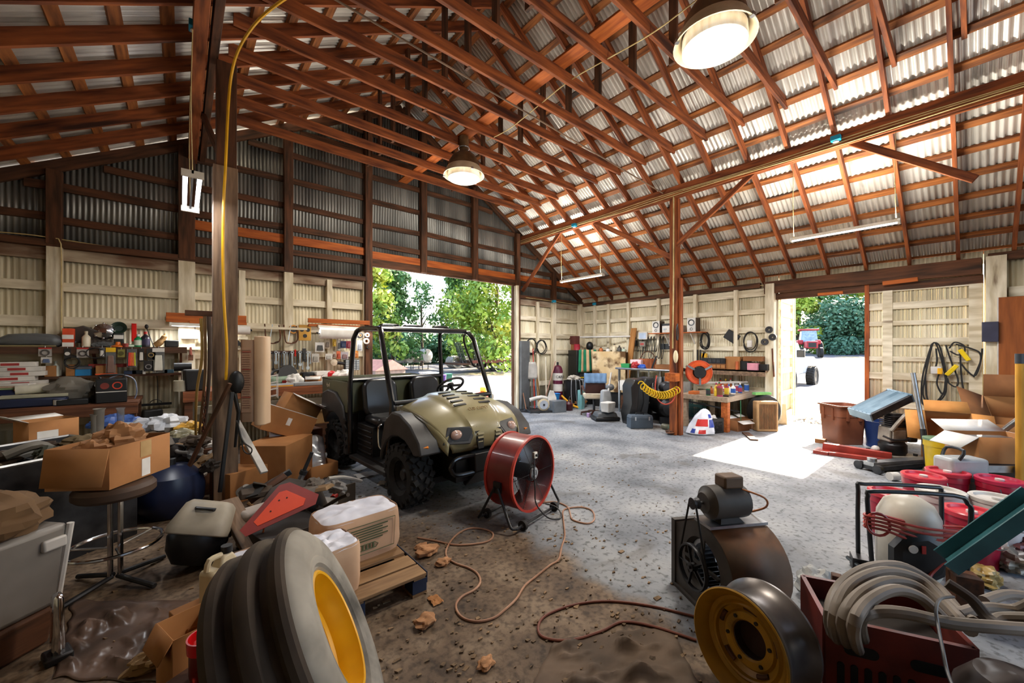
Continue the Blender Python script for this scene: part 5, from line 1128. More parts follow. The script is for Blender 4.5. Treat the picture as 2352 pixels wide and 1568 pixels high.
# things on bench two
block('grey_toolcase', 'long grey plastic tool case on the front of the second bench', 'case', on_2(722, 7.0), (.62, .16, .055), col('#9a9c9e'), 0, bevel=.01)
t = thing('yellow_level', 'yellow and steel spirit level on the front edge of the second bench', 'level', on_2(648, 6.95)); B().box((0, 0, .03), (.7, .03, .055)).done('bar', col('#c0c4c8', .3), t); B().box((-.05, -.016, .018), (.4, .004, .02)).done('stripe', col('#e8a020'), t)
block('yellow_toolbox', 'yellow and black hard case at the back of the second bench', 'case', on_2(685, 7.5), (.3, .2, .14), col('#d8b41c'), .1, bevel=.015)
block('black_toolbox', 'black hard case beside the yellow one on the second bench', 'case', on_2(705, 7.45), (.18, .2, .19), M_black, 0, bevel=.015)
t = thing('cut_off_saw', 'green and black cut-off saw on the second bench', 'saw', on_2(645, 7.35), .3); B().box((-.02, 0, .08), (.34, .2, .13)).done('body', col('#8aa088'), t, bevel=.04); B(TR(.1, -.02, .16) @ RX(80)).lathe([(0, -.02), (.16, -.02), (.17, 0), (.16, .02), (0, .02)], 24).done('guard', M_black, t); B().tube([(-.15, 0, .14), (-.1, 0, .24), (.05, 0, .24), (.1, 0, .17)], .022, 8, smooth=3).done('handle', M_black, t); B().box((.02, -.11, .06), (.1, .02, .04)).done('red_trim', col('#c8342c'), t); B().bb(-.2, .2, -.12, .12, 0, .015).done('base', M_steel, t)
crumple('crumpled_paper', 'crumpled white paper on the second bench', 'paper', on_2(677, 7.15), .11, M_paper, (1.1, .8, .9), 12)
carton('open white carton on the second bench', on_2(720, 7.25), (.24, .18, .13), -.3, m=M_card, flaps=(('-y', 120), ('+x', 60)), mi=M_paper)
carton('white carton tilted on top of the second bench heap', on_2(737, 7.45), (.26, .18, .2), .3, closed=True, m=M_paper)
block('red_bag', 'red and white shop bag on the second bench', 'bag', on_2(758, 7.45), (.18, .12, .2), col('#d2262a', .3), .2, bevel=.04)
crumple('white_bag', 'white plastic bag behind the buggy bed', 'bag', on_2(787, 7.3), .13, M_paper, (1.3, .9, .9), 15)
crumple('red_packet', 'red crumpled packet beside the white plastic bag', 'packet', on_2(771, 7.15), .07, col('#c8303a', .3), (1.6, 1, .7), 16)
block('blue_packet', 'blue and white packet at the right end of the second bench', 'packet', on_2(808, 7.2), (.24, .15, .05), col('#7a94c0'), .3, bevel=.02)
block('dark_tray', 'dark red tray at the back of the second bench', 'tray', on_2(650, 7.7), (.5, .14, .16), col('#5a2024'), 0)
t = thing('wire_basket', 'small white wire rack hanging at the left end of the second bench', 'rack', V((atY(628, 860, 6.8).x, 6.8, .86)))
for z in (.02, .12, .22, .32): B().tube([(-.07, -.05, z), (.05, -.05, z + .02), (.05, .05, z + .02), (-.07, .05, z)], .005, 5, True).done('ring_wire', CW, t)
for x, y in ((-.07, -.05), (.05, -.05), (.05, .05), (-.07, .05)): B().cyl((x, y, 0), (x, y, .36), .005, seg=6).done('upright_wire', CW, t)
# tools on the rails behind the left post
for i, (u, v, r, l) in enumerate(((541, 788, .06, 'black wheel hung right of the left post'), (558, 791, .05, 'smaller grey wheel hung right of the left post'))):
    t = thing('caster', l, 'wheel', atY(u, v, 7.76), 0, 'small wheels hung right of the left post'); B(RX(90)).lathe([(r * .45, -.02), (r, -.02), (r, .02), (r * .45, .02)], 22, closed=True).done('tread', M_rubber, t); B(RX(90)).lathe([(0, -.012), (r * .45, -.012), (r * .45, .012), (0, .012)], 16).done('hub', M_steel, t)
t = thing('round_lens', 'white round lens hung left of the left post', 'lens', atY(448, 768, 7.84)); B(RX(90)).lathe([(0, -.03), (.07, -.02), (.08, 0), (0, .01)], 22).done('lens', CW, t); B().tube([(0, 0, .08), (0, .0, .17)], .004, 5).done('wire', M_black, t)
t = thing('brown_brush', 'brown handled brush hung left of the left post', 'brush', atY(438, 812, 7.8)); B().tube([(0, 0, .1), (0, 0, -.02)], [.012, .02], 8).done('handle', col('#6a3020'), t); B().box((0, 0, -.06), (.06, .02, .09)).done('bristles', M_dark, t)
t = thing('stainless_thermos', 'dark steel grinder stand left of the left post', 'grinder', V((atY(420, 868, 7.5).x, 7.5, B2 + .001))); B().cyl((0, 0, 0), (0, 0, .3), .02).done('stem', M_chrome, t); B().cyl((0, 0, 0), (0, 0, .015), .07).done('base', M_dsteel, t); B().cyl((-.1, 0, .33), (.1, 0, .33), .06, seg=16).done('motor', M_black, t)
tin('cream plastic bucket at the left end of the second bench', V((atY(417, 885, 7.2).x, 7.2, B2 + .001)), .09, .15, '#c8bfa6', name='small_bucket', cat='bucket')
block('black_bin', 'black plastic bin on the second bench behind the hanging straps', 'bin', V((atY(447, 880, 7.2).x, 7.2, B2 + .001)), (.22, .22, .3), M_black, .1, bevel=.02, top=(1.15, 1.15))
# ------------------------------------------------------------------ left foreground
# bar stool with the carton of shop rags
sp_ = V((-.34, 3.78, 0)); t = thing('bar_stool', 'chrome bar stool with brown seat and foot ring, carrying a cardboard box', 'stool', sp_, .4)
B().lathe([(0, .60), (.19, .60), (.21, .62), (.21, .66), (.19, .685), (0, .69)], 30).done('seat', col('#4a3526', .6), t)
for k in range(4):
    a = k * PI / 2 + .3; B().tube([(.035 * math.cos(a), .035 * math.sin(a), .6), (.035 * math.cos(a), .035 * math.sin(a), .06)], .011, 8).done('post', M_chrome, t)
    B().tube([(.02 * math.cos(a), .02 * math.sin(a), .06), (.32 * math.cos(a), .32 * math.sin(a), .018)], .016, 8).done('leg', M_dsteel, t)
B().tube(arc((0, 0, .27), .24, 0, 360, 36, V((1, 0, 0)), V((0, 1, 0)))[:-1], .012, 8, True).done('foot_ring', M_chrome, t)
for a in (.3, .3 + PI * 2 / 3, .3 + PI * 4 / 3): B().tube([(.04 * math.cos(a), .04 * math.sin(a), .25), (.235 * math.cos(a), .235 * math.sin(a), .27)], .007, 6).done('ring_spoke', M_chrome, t)
t = carton('open cardboard box of crumpled brown paper on the bar stool', (-.3615, 3.89, .693), (.49, .38, .265), math.radians(54.4), flaps=(('-x', 170), ('+y', 175)), mi=M_card, patch=[('-y', .03, .2, .09, .11, M_tape), ('-y', .03, .07, .07, .12, M_paper)])
crumple('packing_paper', 'crumpled brown packing paper heaped in the box on the stool', 'paper', (-.33, 3.93, .855), .125, col('#a8784e', .8), (1.1, .8, .85), 3, .55)
crumple('packing_paper', 'second wad of brown packing paper at the front of the box on the stool', 'paper', (-.45, 3.83, .87), .09, col('#96683f', .8), (1.1, .8, .7), 8, .55)
# scrap tote and white carton behind
p = at(60, 1215); p = dirv(20) * 2.95; t = thing('scrap_tote', 'big grey steel bin heaped with dark scrap at the far left', 'bin', (p.x, p.y, 0), .62)
b = B(); b.bb(-.55, .55, -.42, .42, 0, .02)
for s in (-1, 1): b.bb(-.55, .55, s * .42 - .012, s * .42 + .012, 0, .8); b.bb(s * .55 - .012, s * .55 + .012, -.42, .42, 0, .8)
b.done('body', M_dsteel, t); B().tube([(-.56, -.43, .8), (.56, -.43, .8), (.56, .43, .8), (-.56, .43, .8)], .014, 6, True).done('rim', M_steel, t)
Mq = TR(p.x, p.y, 0) @ RZ(math.degrees(.62)); rs = random.Random(11)
SC = [('#4a3a2c', 'brown'), ('#2c2a28', 'black'), ('#6e5c40', 'tan'), ('#3e4034', 'olive'), ('#7a7468', 'grey')]
for k in range(34):
    x, y = rs.uniform(-.45, .45), rs.uniform(-.33, .33); z = .62 + .03 * (k % 4) + .1 * (1 - abs(x) - abs(y)); q = Mq @ V((x, y, z)); c = SC[k % 5]
    if k % 3 == 0: o = crumple('scrap_rag', '', 'rag', q, rs.uniform(.06, .11), col(c[0], .9), (1.2, .9, .6), k)
    else: o = B().tube([(-.15, 0, 0), (0, rs.uniform(-.08, .08), .05), (.16, 0, rs.uniform(-.04, .05))], rs.uniform(.014, .035), 8, smooth=4).done('scrap_hose', col(c[0], .6), loc=q, rot=(rs.uniform(-.3, .3), rs.uniform(-.2, .2), rs.uniform(0, 3)))
    tag(o, 'dark rag or hose end in the grey steel bin at the far left', 'scrap', 'scrap in the grey steel bin')
t = carton('open white and brown carton standing behind the grey steel bin', atd(108, 1022, 4.05), (.36, .28, .27), .55, flaps=(('-x', 62), ('+y', 80)), mi=M_paper, patch=[('-y', -.05, .12, .15, .1, M_paper), ('+x', 0, .135, .27, .26, M_paper)])
W0 = t.location.copy(); text('D', .09, col('#4a5560'), t, (.1825, .0, .16), (PI / 2, 0, PI / 2))
block('wooden_crate', 'dark wooden crate under the white and brown carton', 'crate', (W0.x, W0.y, 0), (.5, .4, W0.z - .001), M_dark, .55)
# engine and wheel under the stool
tyre('mower_roller', 'dark dusty wheel lying under the bar stool', atd(205, 1235, 3.15), .18, .1, (1.35, .1, .5), M_rubber, col('#3c2f22', .8)).location.z = .18
t = thing('mower_deck', 'black machine body in the shadow behind the bar stool', 'machine', (dirv(240) * 3.62).xy.to_3d(), .7); B().box((0, 0, .16), (.5, .36, .32)).done('body', M_black, t, bevel=.06); B().cyl((0, 0, .32), (0, 0, .42), .12, .1, 18).done('engine', M_dsteel, t)
t = thing('navy_tank', 'round navy blue tank behind the bar stool', 'tank', at(392, 1190) .xy.to_3d() * 1.03, .5); B().lathe([(0, 0), (.2, .01), (.26, .12), (.27, .25), (.24, .38), (.14, .46), (0, .48)], 26).done('body', col('#232c48', .35), t); B().cyl((0, 0, .47), (0, 0, .53), .04).done('valve', M_dsteel, t)
# grey bin with a paper sack, far left
p = dirv(-62) * 1.98; t = thing('grey_bin', 'grey plastic bin with pale corner edge at the far left of the picture', 'bin', (p.x, p.y, 0), .75)
M_gbin = mat('smoky_grey_plastic', '#8d8780', '#736d66', rough=.4, scale=2)
b = B(); b.box((0, 0, .42), (.42, .42, .44), top=(1.12, 1.12)); b.done('body', M_gbin, t, bevel=.03); B().box((0, 0, .1), (.36, .36, .2), top=(1.14, 1.14)).done('base', M_dark, t, bevel=.02)
for s in ((1, -1), (1, 1), (-1, -1)): B().tube([(s[0] * .2, s[1] * .2, .22), (s[0] * .235, s[1] * .235, .63)], .016, 8).done('corner_edge', CW, t)
B().box((.16, -.24, .55), (.1, .03, .06)).done('handle', CW, t, bevel=.01)
crumple('brown_sack', 'brown paper sack stuffed into the grey bin at the far left', 'sack', (p.x, p.y, .60), .26, col('#6e5234', .85), (1, 1, .55), 21, .3)
p = atd(132, 1425, 2.02); t = thing('chrome_bracket', 'small chrome bracket on the floor beside the grey bin', 'bracket', (p.x, p.y, 0), .3); B().box((0, 0, .17), (.05, .09, .34), top=(.8, .8)).done('body', M_chrome, t, bevel=.02); B().box((0, 0, .02), (.1, .12, .04)).done('base', M_dsteel, t, bevel=.01)
# beige and black case
p = at(432, 1318); t = thing('feed_case', 'beige case with black handle and round black bottom, tilted, near the left post', 'case', (p.x, p.y + .05, .045), rot=(math.radians(-24), math.radians(14), -.35))
B().lathe([(0, .0), (.1, .0), (.165, .08), (.19, .17), (.186, .2), (0, .2)], 30).done('bowl', M_black, t)
b = B(); R_ = []
for z, sx, sy, oy in ((.19, .185, .19, 0), (.24, .19, .19, 0), (.40, .15, .13, .02), (.43, .12, .1, .03)): R_.append([b._v((x * sx * 2, y * sy * 2 + oy, z)) for x, y in rrect(1.0, 1.0, .22, 4)])
b.rings(R_); b.done('lid', col('#aba08c', .5), t, ang=50, bevel=.008)
B().tube([(-.05, -.115, .36), (-.05, -.145, .365), (.05, -.145, .365), (.05, -.115, .36)], .009, 8, smooth=2).done('handle', M_black, t); B().box((0, -.118, .36), (.13, .012, .04), (.7, 0, 0)).done('handle_recess', M_black, t)
# leaning planks, jug, jar, cardboard at the tyre
def plank(label, p0, p1, w, h, m=None, name='plank', cat='board'):
    p0, p1 = V(p0), V(p1); L = (p1 - p0).length; x = (p1 - p0).normalized(); y = V((0, 0, 1)).cross(x).normalized(); z = x.cross(y)
    o = B().bb(0, L, -w / 2, w / 2, -h / 2, h / 2).done(name, m or M_post, bevel=.004); M = Matrix((x, y, z)).transposed().to_4x4(); M.translation = p0; o.matrix_world = M; return tag(o, label, cat)
plank('grey brown plank leaning beside the beige case', up(at(612, 1320), .03), atd(522, 1150, 3.2), .15, .04)
p = at(512, 1372, .0); p = dirv(508) * 2.05; block('brown_carton', 'brown carton under the cream oil jug', 'box', (p.x - .03, p.y + .02, 0), (.3, .24, .27), M_card, .3)
t = thing('oil_jug', 'cream oil jug with black cap behind the tractor tyre', 'jug', (p.x, p.y, .272), .6); M_jug = col('#d8c9a8', .35)
B().box((0, 0, .1), (.17, .1, .2)).done('body', M_jug, t, bevel=.02); B().box((.02, 0, .22), (.11, .08, .06), top=(.5, .6)).done('shoulder', M_jug, t, bevel=.012); B().cyl((.03, 0, .25), (.03, 0, .285), .026, seg=16).done('cap', M_black, t); B().tube([(-.0, 0, .25), (-.06, 0, .25), (-.075, 0, .2)], .014, 8, smooth=3).done('handle', M_jug, t)
p = dirv(556) * 2.3; t = thing('smoky_bucket', 'brown smoky open bucket behind the cream oil jug', 'bucket', (p.x, p.y, .0)); B().lathe([(0, 0), (.1, 0), (.115, .36), (.12, .37), (.11, .37), (.1, .02), (0, .02)], 24, closed=False).done('body', col('#5a4a3c', .3), t)
p = dirv(487) * 1.62; t = thing('red_jar', 'reddish jar with a bright red rim standing left of the tractor tyre', 'jar', (p.x - .02, p.y, .262)); B().lathe([(0, 0), (.05, 0), (.056, .02), (.056, .12), (0, .12)], 24).done('body', mat('red_clear_plastic', '#8a2a20', '#6a1c16', rough=.2, trans=.4), t); B().lathe([(.05, .115), (.062, .115), (.064, .165), (.058, .165), (.055, .13), (0, .128)], 26).done('rim', col('#d8161c', .25), t)
block('brown_carton', 'dark brown carton under the red-rimmed jar', 'box', (p.x - .03, p.y, 0), (.24, .22, .26), col('#4a2c1c', .85), .5)
p = dirv(455) * 1.78; carton('tall brown carton behind the red-rimmed jar', (p.x - .02, p.y + .04, 0), (.2, .2, .36), .3, flaps=(('-x', 150),))
p = dirv(478) * 1.36; block('white_box', 'white and brown box lying at the foot of the tractor tyre', 'box', (p.x - .12, p.y - .02, .0), (.36, .2, .16), col('#6a3018', .8), .9); block('white_strip', 'white strip lying on the box at the foot of the tractor tyre', 'panel', (p.x - .12, p.y - .02, .162), (.34, .12, .012), CW, .9)
# sheet on the floor and crumpled paper
def sheet_on_floor(name, label, pts, m, hz, seed, n=34, kind=None):
    a, b_, c, d = [V(q) for q in pts]
    def f(u, v):
        q = (a * (1 - u) + b_ * u) * (1 - v) + (d * (1 - u) + c * u) * v; k = noise.noise(V((u * 4, v * 4, seed))) + .5 * noise.noise(V((u * 10, v * 10, seed + 5))); e = min(1, 6 * min(u, 1 - u, v, 1 - v) + .15)
        return V((q.x + .03 * noise.noise(V((v * 6, seed, 0))), q.y + .03 * noise.noise(V((u * 6, seed, 9))), .004 + hz * max(0, k) * e))
    o = B().grid(f, n, n).done(name, m, ang=60, thick=.002); return tag(o, label, 'sheet')
sheet_on_floor('plastic_sheet', 'brown wrinkled plastic sheet on the floor under the bar stool', [at(120, 1560), at(420, 1568), at(440, 1380), at(170, 1380)], mat('dusty_plastic_sheet', '#6b564a', '#43342b', rough=.3, scale=5), .07, 3)
crumple('crumpled_paper', 'crumpled brown paper on the floor at the bottom left', 'paper', at(355, 1530), .075, col('#a08258', .8), (1.5, .8, .6), 31)
block('dark_slab', 'flat dark lid on the floor behind the crumpled brown paper', 'lid', at(440, 1480), (.3, .25, .05), M_dark, .4)
# ------------------------------------------------------------------ pallet with three paper sacks
t = thing('pallet', 'wooden pallet with blue-painted end carrying paper sacks', 'pallet', (.78, 2.82, 0)); M_pal = wood('pallet_wood', '#a07e56', '#75573a', 'x'); M_blue = col('#26324c', .7)
for i, y in enumerate((-.45, -.3, -.12, .08, .28, .45)): B().bb(-.44, .44, y - .065, y + .065, .125, .145).done('slat', M_pal, t, bevel=.003)
for x in (-.4, 0, .4): B().bb(x - .04, x + .04, -.5, .5, .105, .125).done('stringer', M_pal, t)
for x in (-.4, 0, .4):
    for y in (-.44, 0, .44): B().bb(x - .05, x + .05, y - .06, y + .06, .02, .105).done('block', M_blue if x > .3 or y < -.3 else M_pal, t, bevel=.003)
for x in (-.4, 0, .4): B().bb(x - .05, x + .05, -.5, .5, 0, .02).done('bottom_slat', M_pal, t)
B().bb(.45, .455, -.5, .5, .07, .14).done('end_board', M_blue, t)
M_sack = mat('kraft_paper', '#d0ac8c', '#ba9474', rough=.75, scale=3); M_wtop = mat('white_sack_paper', '#e6e6ee', '#c9cad6', rough=.6, scale=4)
def sack(label, loc, size, rz, seed, letters=False):
    t = thing('paper_sack', label, 'sack', loc, rz, 'paper sacks on the pallet'); w, d, h = size
    def f(u, v):
        a = 2 * PI * u; x, y = math.cos(a), math.sin(a); k = 1 / (abs(x) ** 6 + abs(y) ** 6) ** (1 / 6); z = v; bul = 1 - .06 * (2 * v - 1) ** 4 + .02 * noise.noise(V((x * 3, y * 3, v * 4 + seed)))
        return V((x * k * w / 2 * bul, y * k * d / 2 * bul, z * h * .97))
    B().grid(f, 48, 12, True).done('sack_body', M_sack, t, ang=60)
    def g(u, v): 
        a = 2 * PI * u; x, y = math.cos(a), math.sin(a); k = 1 / (abs(x) ** 6 + abs(y) ** 6) ** (1 / 6); r = v * .96
        return V((x * k * w / 2 * r, y * k * d / 2 * r, h * .96 + .05 * h * (1 - r ** 4) + .03 * noise.noise(V((x * r * 4, y * r * 4, seed))) * (1 - r ** 6) - (.05 * h if v > .99 else 0)))
    B().grid(g, 48, 10, True).done('folded_top', M_wtop, t, ang=40)
    if letters:
        gm = col('#4f5a3c', .8); yy = -d / 2 - .004
        B().tube([(-w * .36, yy, h * .16), (w * .36, yy, h * .16), (w * .38, yy, h * .8), (-w * .38, yy, h * .8)], .003, 4, True).done('printed_border', gm, t)
        for i in range(6): B().box((.0, yy, h * (.72 - .055 * i)), (w * (.42 if i % 2 else .56), .003, .007)).done('printed_line', gm, t)
        B().tube([(-.07, yy, h * .24), (.07, yy, h * .24), (.085, yy, h * .3), (.06, yy, h * .36), (-.06, yy, h * .36), (-.085, yy, h * .3)], .003, 4, True).done('printed_logo', gm, t)
        for k in range(5): B().box((-.05 + .025 * k, yy, h * .3), (.012, .003, h * .09)).done('printed_logo', gm, t)
        text('GUN/81', .058, col('#3c7a4a', .8), t, (w / 2 + .0015, .02, h * .5), (PI / 2, -PI / 2, PI / 2) if False else (0, PI / 2, 0))
    return t
sack('kraft paper sack with green print at the right of the pallet', (.96, 2.88, .146), (.56, .36, .31), .06, 1, True)
sack('white-topped paper sack in the middle of the pallet, behind the tyre', (.66, 2.52, .146), (.34, .3, .30), .15, 2)
sack('white-topped paper sack at the left of the pallet, behind the tyre', (.36, 2.66, .146), (.34, .34, .27), .3, 3)
# ------------------------------------------------------------------ junk in the middle: triangle, blocks, pipes
bx = at(668, 1290); block('black_box', 'black box under the orange warning triangle', 'box', (bx.x, bx.y + .2, 0), (.46, .42, .22), col('#2c2624', .7), .25)
t = thing('warning_triangle', 'orange slow-vehicle triangle with dark red border lying on a black box', 'sign', atd(650, 1168, 3.02), rot=(math.radians(38), 0, -.58))
M_or = mat('orange_reflective', '#f2542e', '#e0462a', rough=.5, scale=3); M_dr = col('#9a3a34', .5)
tri = [(x * 1.22, y * 1.22) for x, y in ((-.2, -.13), (-.15, -.17), (.19, .02), (.19, .09), (-.02, .19), (-.08, .17))]
B().prism(tri, 0, .003).done('border', M_dr, t); B().prism([(x * .66 - .01, y * .66 + .005) for x, y in tri], .003, .005).done('center', M_or, t)
for x, y in ((-.05, .07), (.0, .09), (-.08, -.02)): B().cyl((x, y, .004), (x, y, .008), .006, seg=8).done('bolt', M_black, t)
B().cyl((-.1, -.1, -.02), (-.14, -.24, -.2), .006).done('stake_wire', col('#b8683a'), t)
plank('thick weathered timber block end beside the sacks', up(at(728, 1262), .07), up(at(800, 1200), .12), .2, .12, M_post, 'timber_block', 'timber')
block('cardboard_scrap', 'upright brown cardboard scrap near the buggy front wheel', 'cardboard', at(797, 1168), (.18, .01, .24), col('#6a5540', .9), .2)
t = thing('red_flashlight', 'red flashlight lying beside the timber block', 'flashlight', up(at(758, 1165), .05), .7); B().cyl((-.1, 0, 0), (.05, 0, .02), .022, seg=12).done('barrel', M_black, t); B().cyl((.05, 0, .02), (.1, 0, .03), .034, .04, 14).done('head', col('#d2342a', .35), t)
block('white_block', 'worn grey white plastic tub left of the orange triangle', 'tub', atd(588, 1200, 3.2).xy.to_3d(), (.24, .2, .3), col('#a89e94', .6), .3, bevel=.03)
t = thing('vent_hood', 'dusty dark curved fender piece behind the orange triangle', 'fender', (at(672, 1205).xy.to_3d()) * 1.0, .5); B().prism([(-.3, 0), (-.27, .2), (-.12, .36), (.06, .4), (.2, .3), (.28, .12), (.3, 0)], -.14, .14, RX(90)).done('shell', mat('dusty_black_plastic', '#5c534c', '#322c28', rough=.6, scale=3), t, bevel=.03)
plank('dark angle iron lying across the junk right of the left post', atd(590, 1128, 3.75), atd(668, 1082, 3.9), .06, .05, M_dsteel, 'angle_iron', 'iron')
plank('dark board propped in the junk behind the orange triangle', atd(572, 1150, 3.5), atd(655, 1090, 3.7), .16, .02, M_dark, 'dark_board')
t = thing('jack_stand_tube', 'steel jack tube standing at a slant in the junk pile', 'jack', atd(690, 1100, 3.95), rot=(0, math.radians(22), -.3)); B().cyl((0, 0, -.22), (0, 0, .08), .028, seg=14).done('sleeve', M_steel, t); B().cyl((0, 0, .08), (0, 0, .28), .018, seg=12).done('ram', M_dsteel, t); B().cyl((0, 0, .05), (0, 0, .09), .036, seg=14).done('collar', M_dsteel, t); B().box((0, 0, -.27), (.12, .1, .1)).done('foot', M_dsteel, t)
carton('open brown carton beside the buggy rear wheel', at(732, 1092), (.34, .3, .17), .25, flaps=(('+y', 20), ('-x', 130)))
# big cartons heaped behind the junk
def hull_support(x, y, z, w=.5): pass
p = atd(640, 1075, 4.65); carton('large plain brown carton standing askew behind the left post', (p.x, p.y, .0), (.62, .5, .52), .9, closed=True)
p = atd(600, 1085, 4.45); carton('brown carton lying in front of the askew carton by the left post', (p.x - .2, p.y - .12, 0), (.44, .32, .32), .5, closed=True)
p = atd(642, 985, 4.95); t = carton('tilted brown carton with a white label on the carton heap', (p.x, p.y, .53), (.58, .4, .3), rot=(0, math.radians(24), .1), closed=True, patch=[('-y', -.02, .17, .05, .09, M_paper)]); B().box((0, 0, .302), (.58, .4, .004)).done('white_top', CW, t)
p = atd(676, 945, 5.3); carton('open tan carton topping the heap behind the buggy', (p.x, p.y, .70), (.44, .32, .24), rot=(0, math.radians(30), .15), flaps=(('+x', 70), ('-y', 100)), mi=M_paper)
p = atd(668, 1040, 5.0); sheet = B().grid(lambda u, v: V((p.x - .25 + .62 * u, p.y - .25 + .2 * v, .02 + .62 * v * (1 - .35 * u) + .04 * noise.noise(V((u * 5, v * 5, 2))))), 24, 24).done('silver_wrap', mat('silver_bubble_wrap', '#d8dade', '#a8acb2', rough=.25, metal=.3, scale=8, bump=.5), thick=.004); tag(sheet, 'silver insulation wrap draped on the carton heap', 'wrap')
p = at(700, 1075); block('storage_chest', 'low brown carton under the carton heap behind the buggy', 'box', (atd(690, 1000, 5.1).x, atd(690, 1000, 5.1).y + .3, 0), (.55, .4, .5), M_cardd, .2)
p = atd(735, 940, 6.1); t = thing('file_box', 'wicker-look box on a stand under the second bench', 'box', (p.x, p.y, .45)); B().box((0, 0, .1), (.3, .25, .2)).done('body', col('#b8905c', .8), t, bevel=.01); B().box((0, 0, .21), (.32, .27, .03)).done('lid', col('#c8a878', .8), t); B().bb(-.18, .18, -.15, .15, -.45, 0).done('stand', M_dark, t)
# white broken chair leg and cord by the post
plank('long white board leaning from the left post to the junk', atd(607, 1085, 4.0), atd(541, 965, 4.25), .07, .03, CW, 'white_board')
t = thing('looped_cable', 'grey looped cord hanging at the left post', 'cord', (0, 0, 0)); B().tube([atd(543, 965, 3.95), atd(548, 990, 3.95), atd(560, 1015, 3.95), atd(578, 1030, 3.95), atd(574, 1042, 3.95), atd(560, 1035, 3.95), atd(554, 1005, 3.95), atd(546, 970, 3.95)], .007, 6, smooth=5).done('cord', M_fend, t)
# loose scrap behind the stool: pipes, bags, panels
p = atd(415, 1060, 4.3); sheet_ = block('cabinet_sheet', 'white cabinet panel lying in the pile left of the left post', 'panel', (p.x, p.y, .5), (.62, .4, .04), CW, .2); block('scrap_crate', 'dark crate under the white panel left of the left post', 'crate', (p.x, p.y, 0), (.7, .5, .499), M_dark, .2)
for i, (u, v, d, r, c, l) in enumerate(((330, 985, 4.6, .14, '#c8ccd4', 'shiny clear bag on the pile behind the stool'), (262, 975, 4.9, .16, '#4a6ab0', 'blue plastic bag on the pile behind the stool'), (385, 975, 4.7, .15, '#d8dce2', 'white plastic bag beside the hanging straps'), (410, 1010, 4.45, .13, '#8a8468', 'olive canvas bundle on the pile'), (345, 1010, 4.5, .12, '#6a5a48', 'brown rag bundle on the pile'), (372, 1030, 4.4, .1, '#c8c0a8', 'cream rag on the pile behind the white panel'), (302, 1000, 4.7, .13, '#55504a', 'grey cloth bundle behind the box of brown paper'), (430, 985, 4.75, .11, '#c89a3c', 'yellow and steel strap bundle on the pile'))):
    q = atd(u, v, d); crumple('bundle', l, 'bundle', (q.x, q.y, q.z - r * .5), r, col(c, .35), (1.3, 1, .7), 40 + i, .5)
q = dirv(350) * 4.65; block('storage_chest', 'dark chest carrying the bags and rags behind the stool', 'chest', (q.x, q.y, 0), (.8, .4, .5), col('#3a322a', .8), .75, bevel=.02)
coil('black_hose', 'black hose loop in the pile left of the left post', 'hose', atd(425, 1040, 4.2), (.2, -.6, .7), .12, 2, .014, M_rubber, 1.2, seed=3)
# things hung on the left post
px_, py_ = PL
t = thing('wall_heater', 'beige electric heater panel with a printed label, hung right of the left post', 'heater', (px_ + .215, py_ - .05, .82), -.62)
B(TR(0, 0, .44)).prism(rrect(.14, .17, .03), -.43, .43).done('label_side', mat('heater_beige_dark', '#b8977c', '#a08068', rough=.5, scale=2), t)
B(TR(.115, 0, .44)).prism(rrect(.11, .19, .05), -.47, .47).done('case', mat('heater_beige', '#d8b896', '#c8a684', rough=.4, scale=2), t, bevel=.01)
B().box((0, -.0865, .45), (.1, .002, .68)).done('label', mat('heater_label', '#bf9b80', '#b08c72', rough=.6), t)
for k in range(26): B().box((-.003, -.0885, .76 - .024 * k), (.07 if k % 3 else .085, .001, .005)).done('print_line', col('#8a5a48', .7), t)
for z in (.745, .56, .27): B().box((.0, -.089, z), (.09, .001, .006)).done('print_line', col('#b83030', .7), t)
B().bb(-.25, -.06, .02, .06, .3, .36).done('bracket', M_dsteel, t)
t = thing('black_broom', 'black lacrosse-like broom head hung on the left post', 'broom', (px_ + .03, py_ - .19, .0)); B().tube([(.0, 0, 1.28), (.06, -.01, .95), (.03, -.01, .6)], [.02, .018, .012], 8).done('handle', M_black, t); B().ball((.04, -.03, 1.26), .085, 14, 10, (.8, .5, 1.35)).done('head', M_black, t)
plank('dark wooden stick leaning across the foot of the left post', atd(408, 1125, 3.85), atd(528, 880, 3.85), .035, .03, M_dark, 'wooden_stick', 'stick')
plank('second dark stick standing against the left post', atd(505, 1130, 3.72), atd(533, 900, 3.8), .03, .03, M_black, 'wooden_stick', 'stick')
# straps and chains hung left of the post
for i, (u, c, w, l) in enumerate(((470, '#6a4a24', .05, 'brown strap hanging highest left of the left post'), (480, '#3c2a1c', .06, 'dark leather strap hanging against the left post'), (462, '#8a6a2c', .03, 'ochre rope hanging left of the left post'))):
    pts = [atd(u, 715 + 8 * i, 4.35), atd(u + 2, 820, 4.35), atd(u - 8 * (i == 2) - 2, 900, 4.32), atd(u - 12, 1000, 4.3), atd(u - 14 + 4 * i, 1120, 4.3)]
    t = thing('hanging_strap', l, 'strap', (0, 0, 0), 0, 'straps hanging left of the left post'); B().tube(pts, [.016, .014, .013, .012, .01] if i != 1 else [.022, .02, .018, .016, .012], 8, smooth=5).done('strap', col(c, .7), t)
t = thing('rusty_chain', 'rusty chain hanging left of the left post', 'chain', (0, 0, 0))
for k in range(24):
    q = atd(470 - k * .4, 905 + k * 10, 4.25); b = B(TR(*q) @ RZ(90 * (k % 2))); b.tube([(-.011, 0, -.026), (-.011, 0, .026), (0, 0, .034), (.011, 0, .026), (.011, 0, -.026), (0, 0, -.034)], .0045, 5, True); b.done('link', M_rust, t)
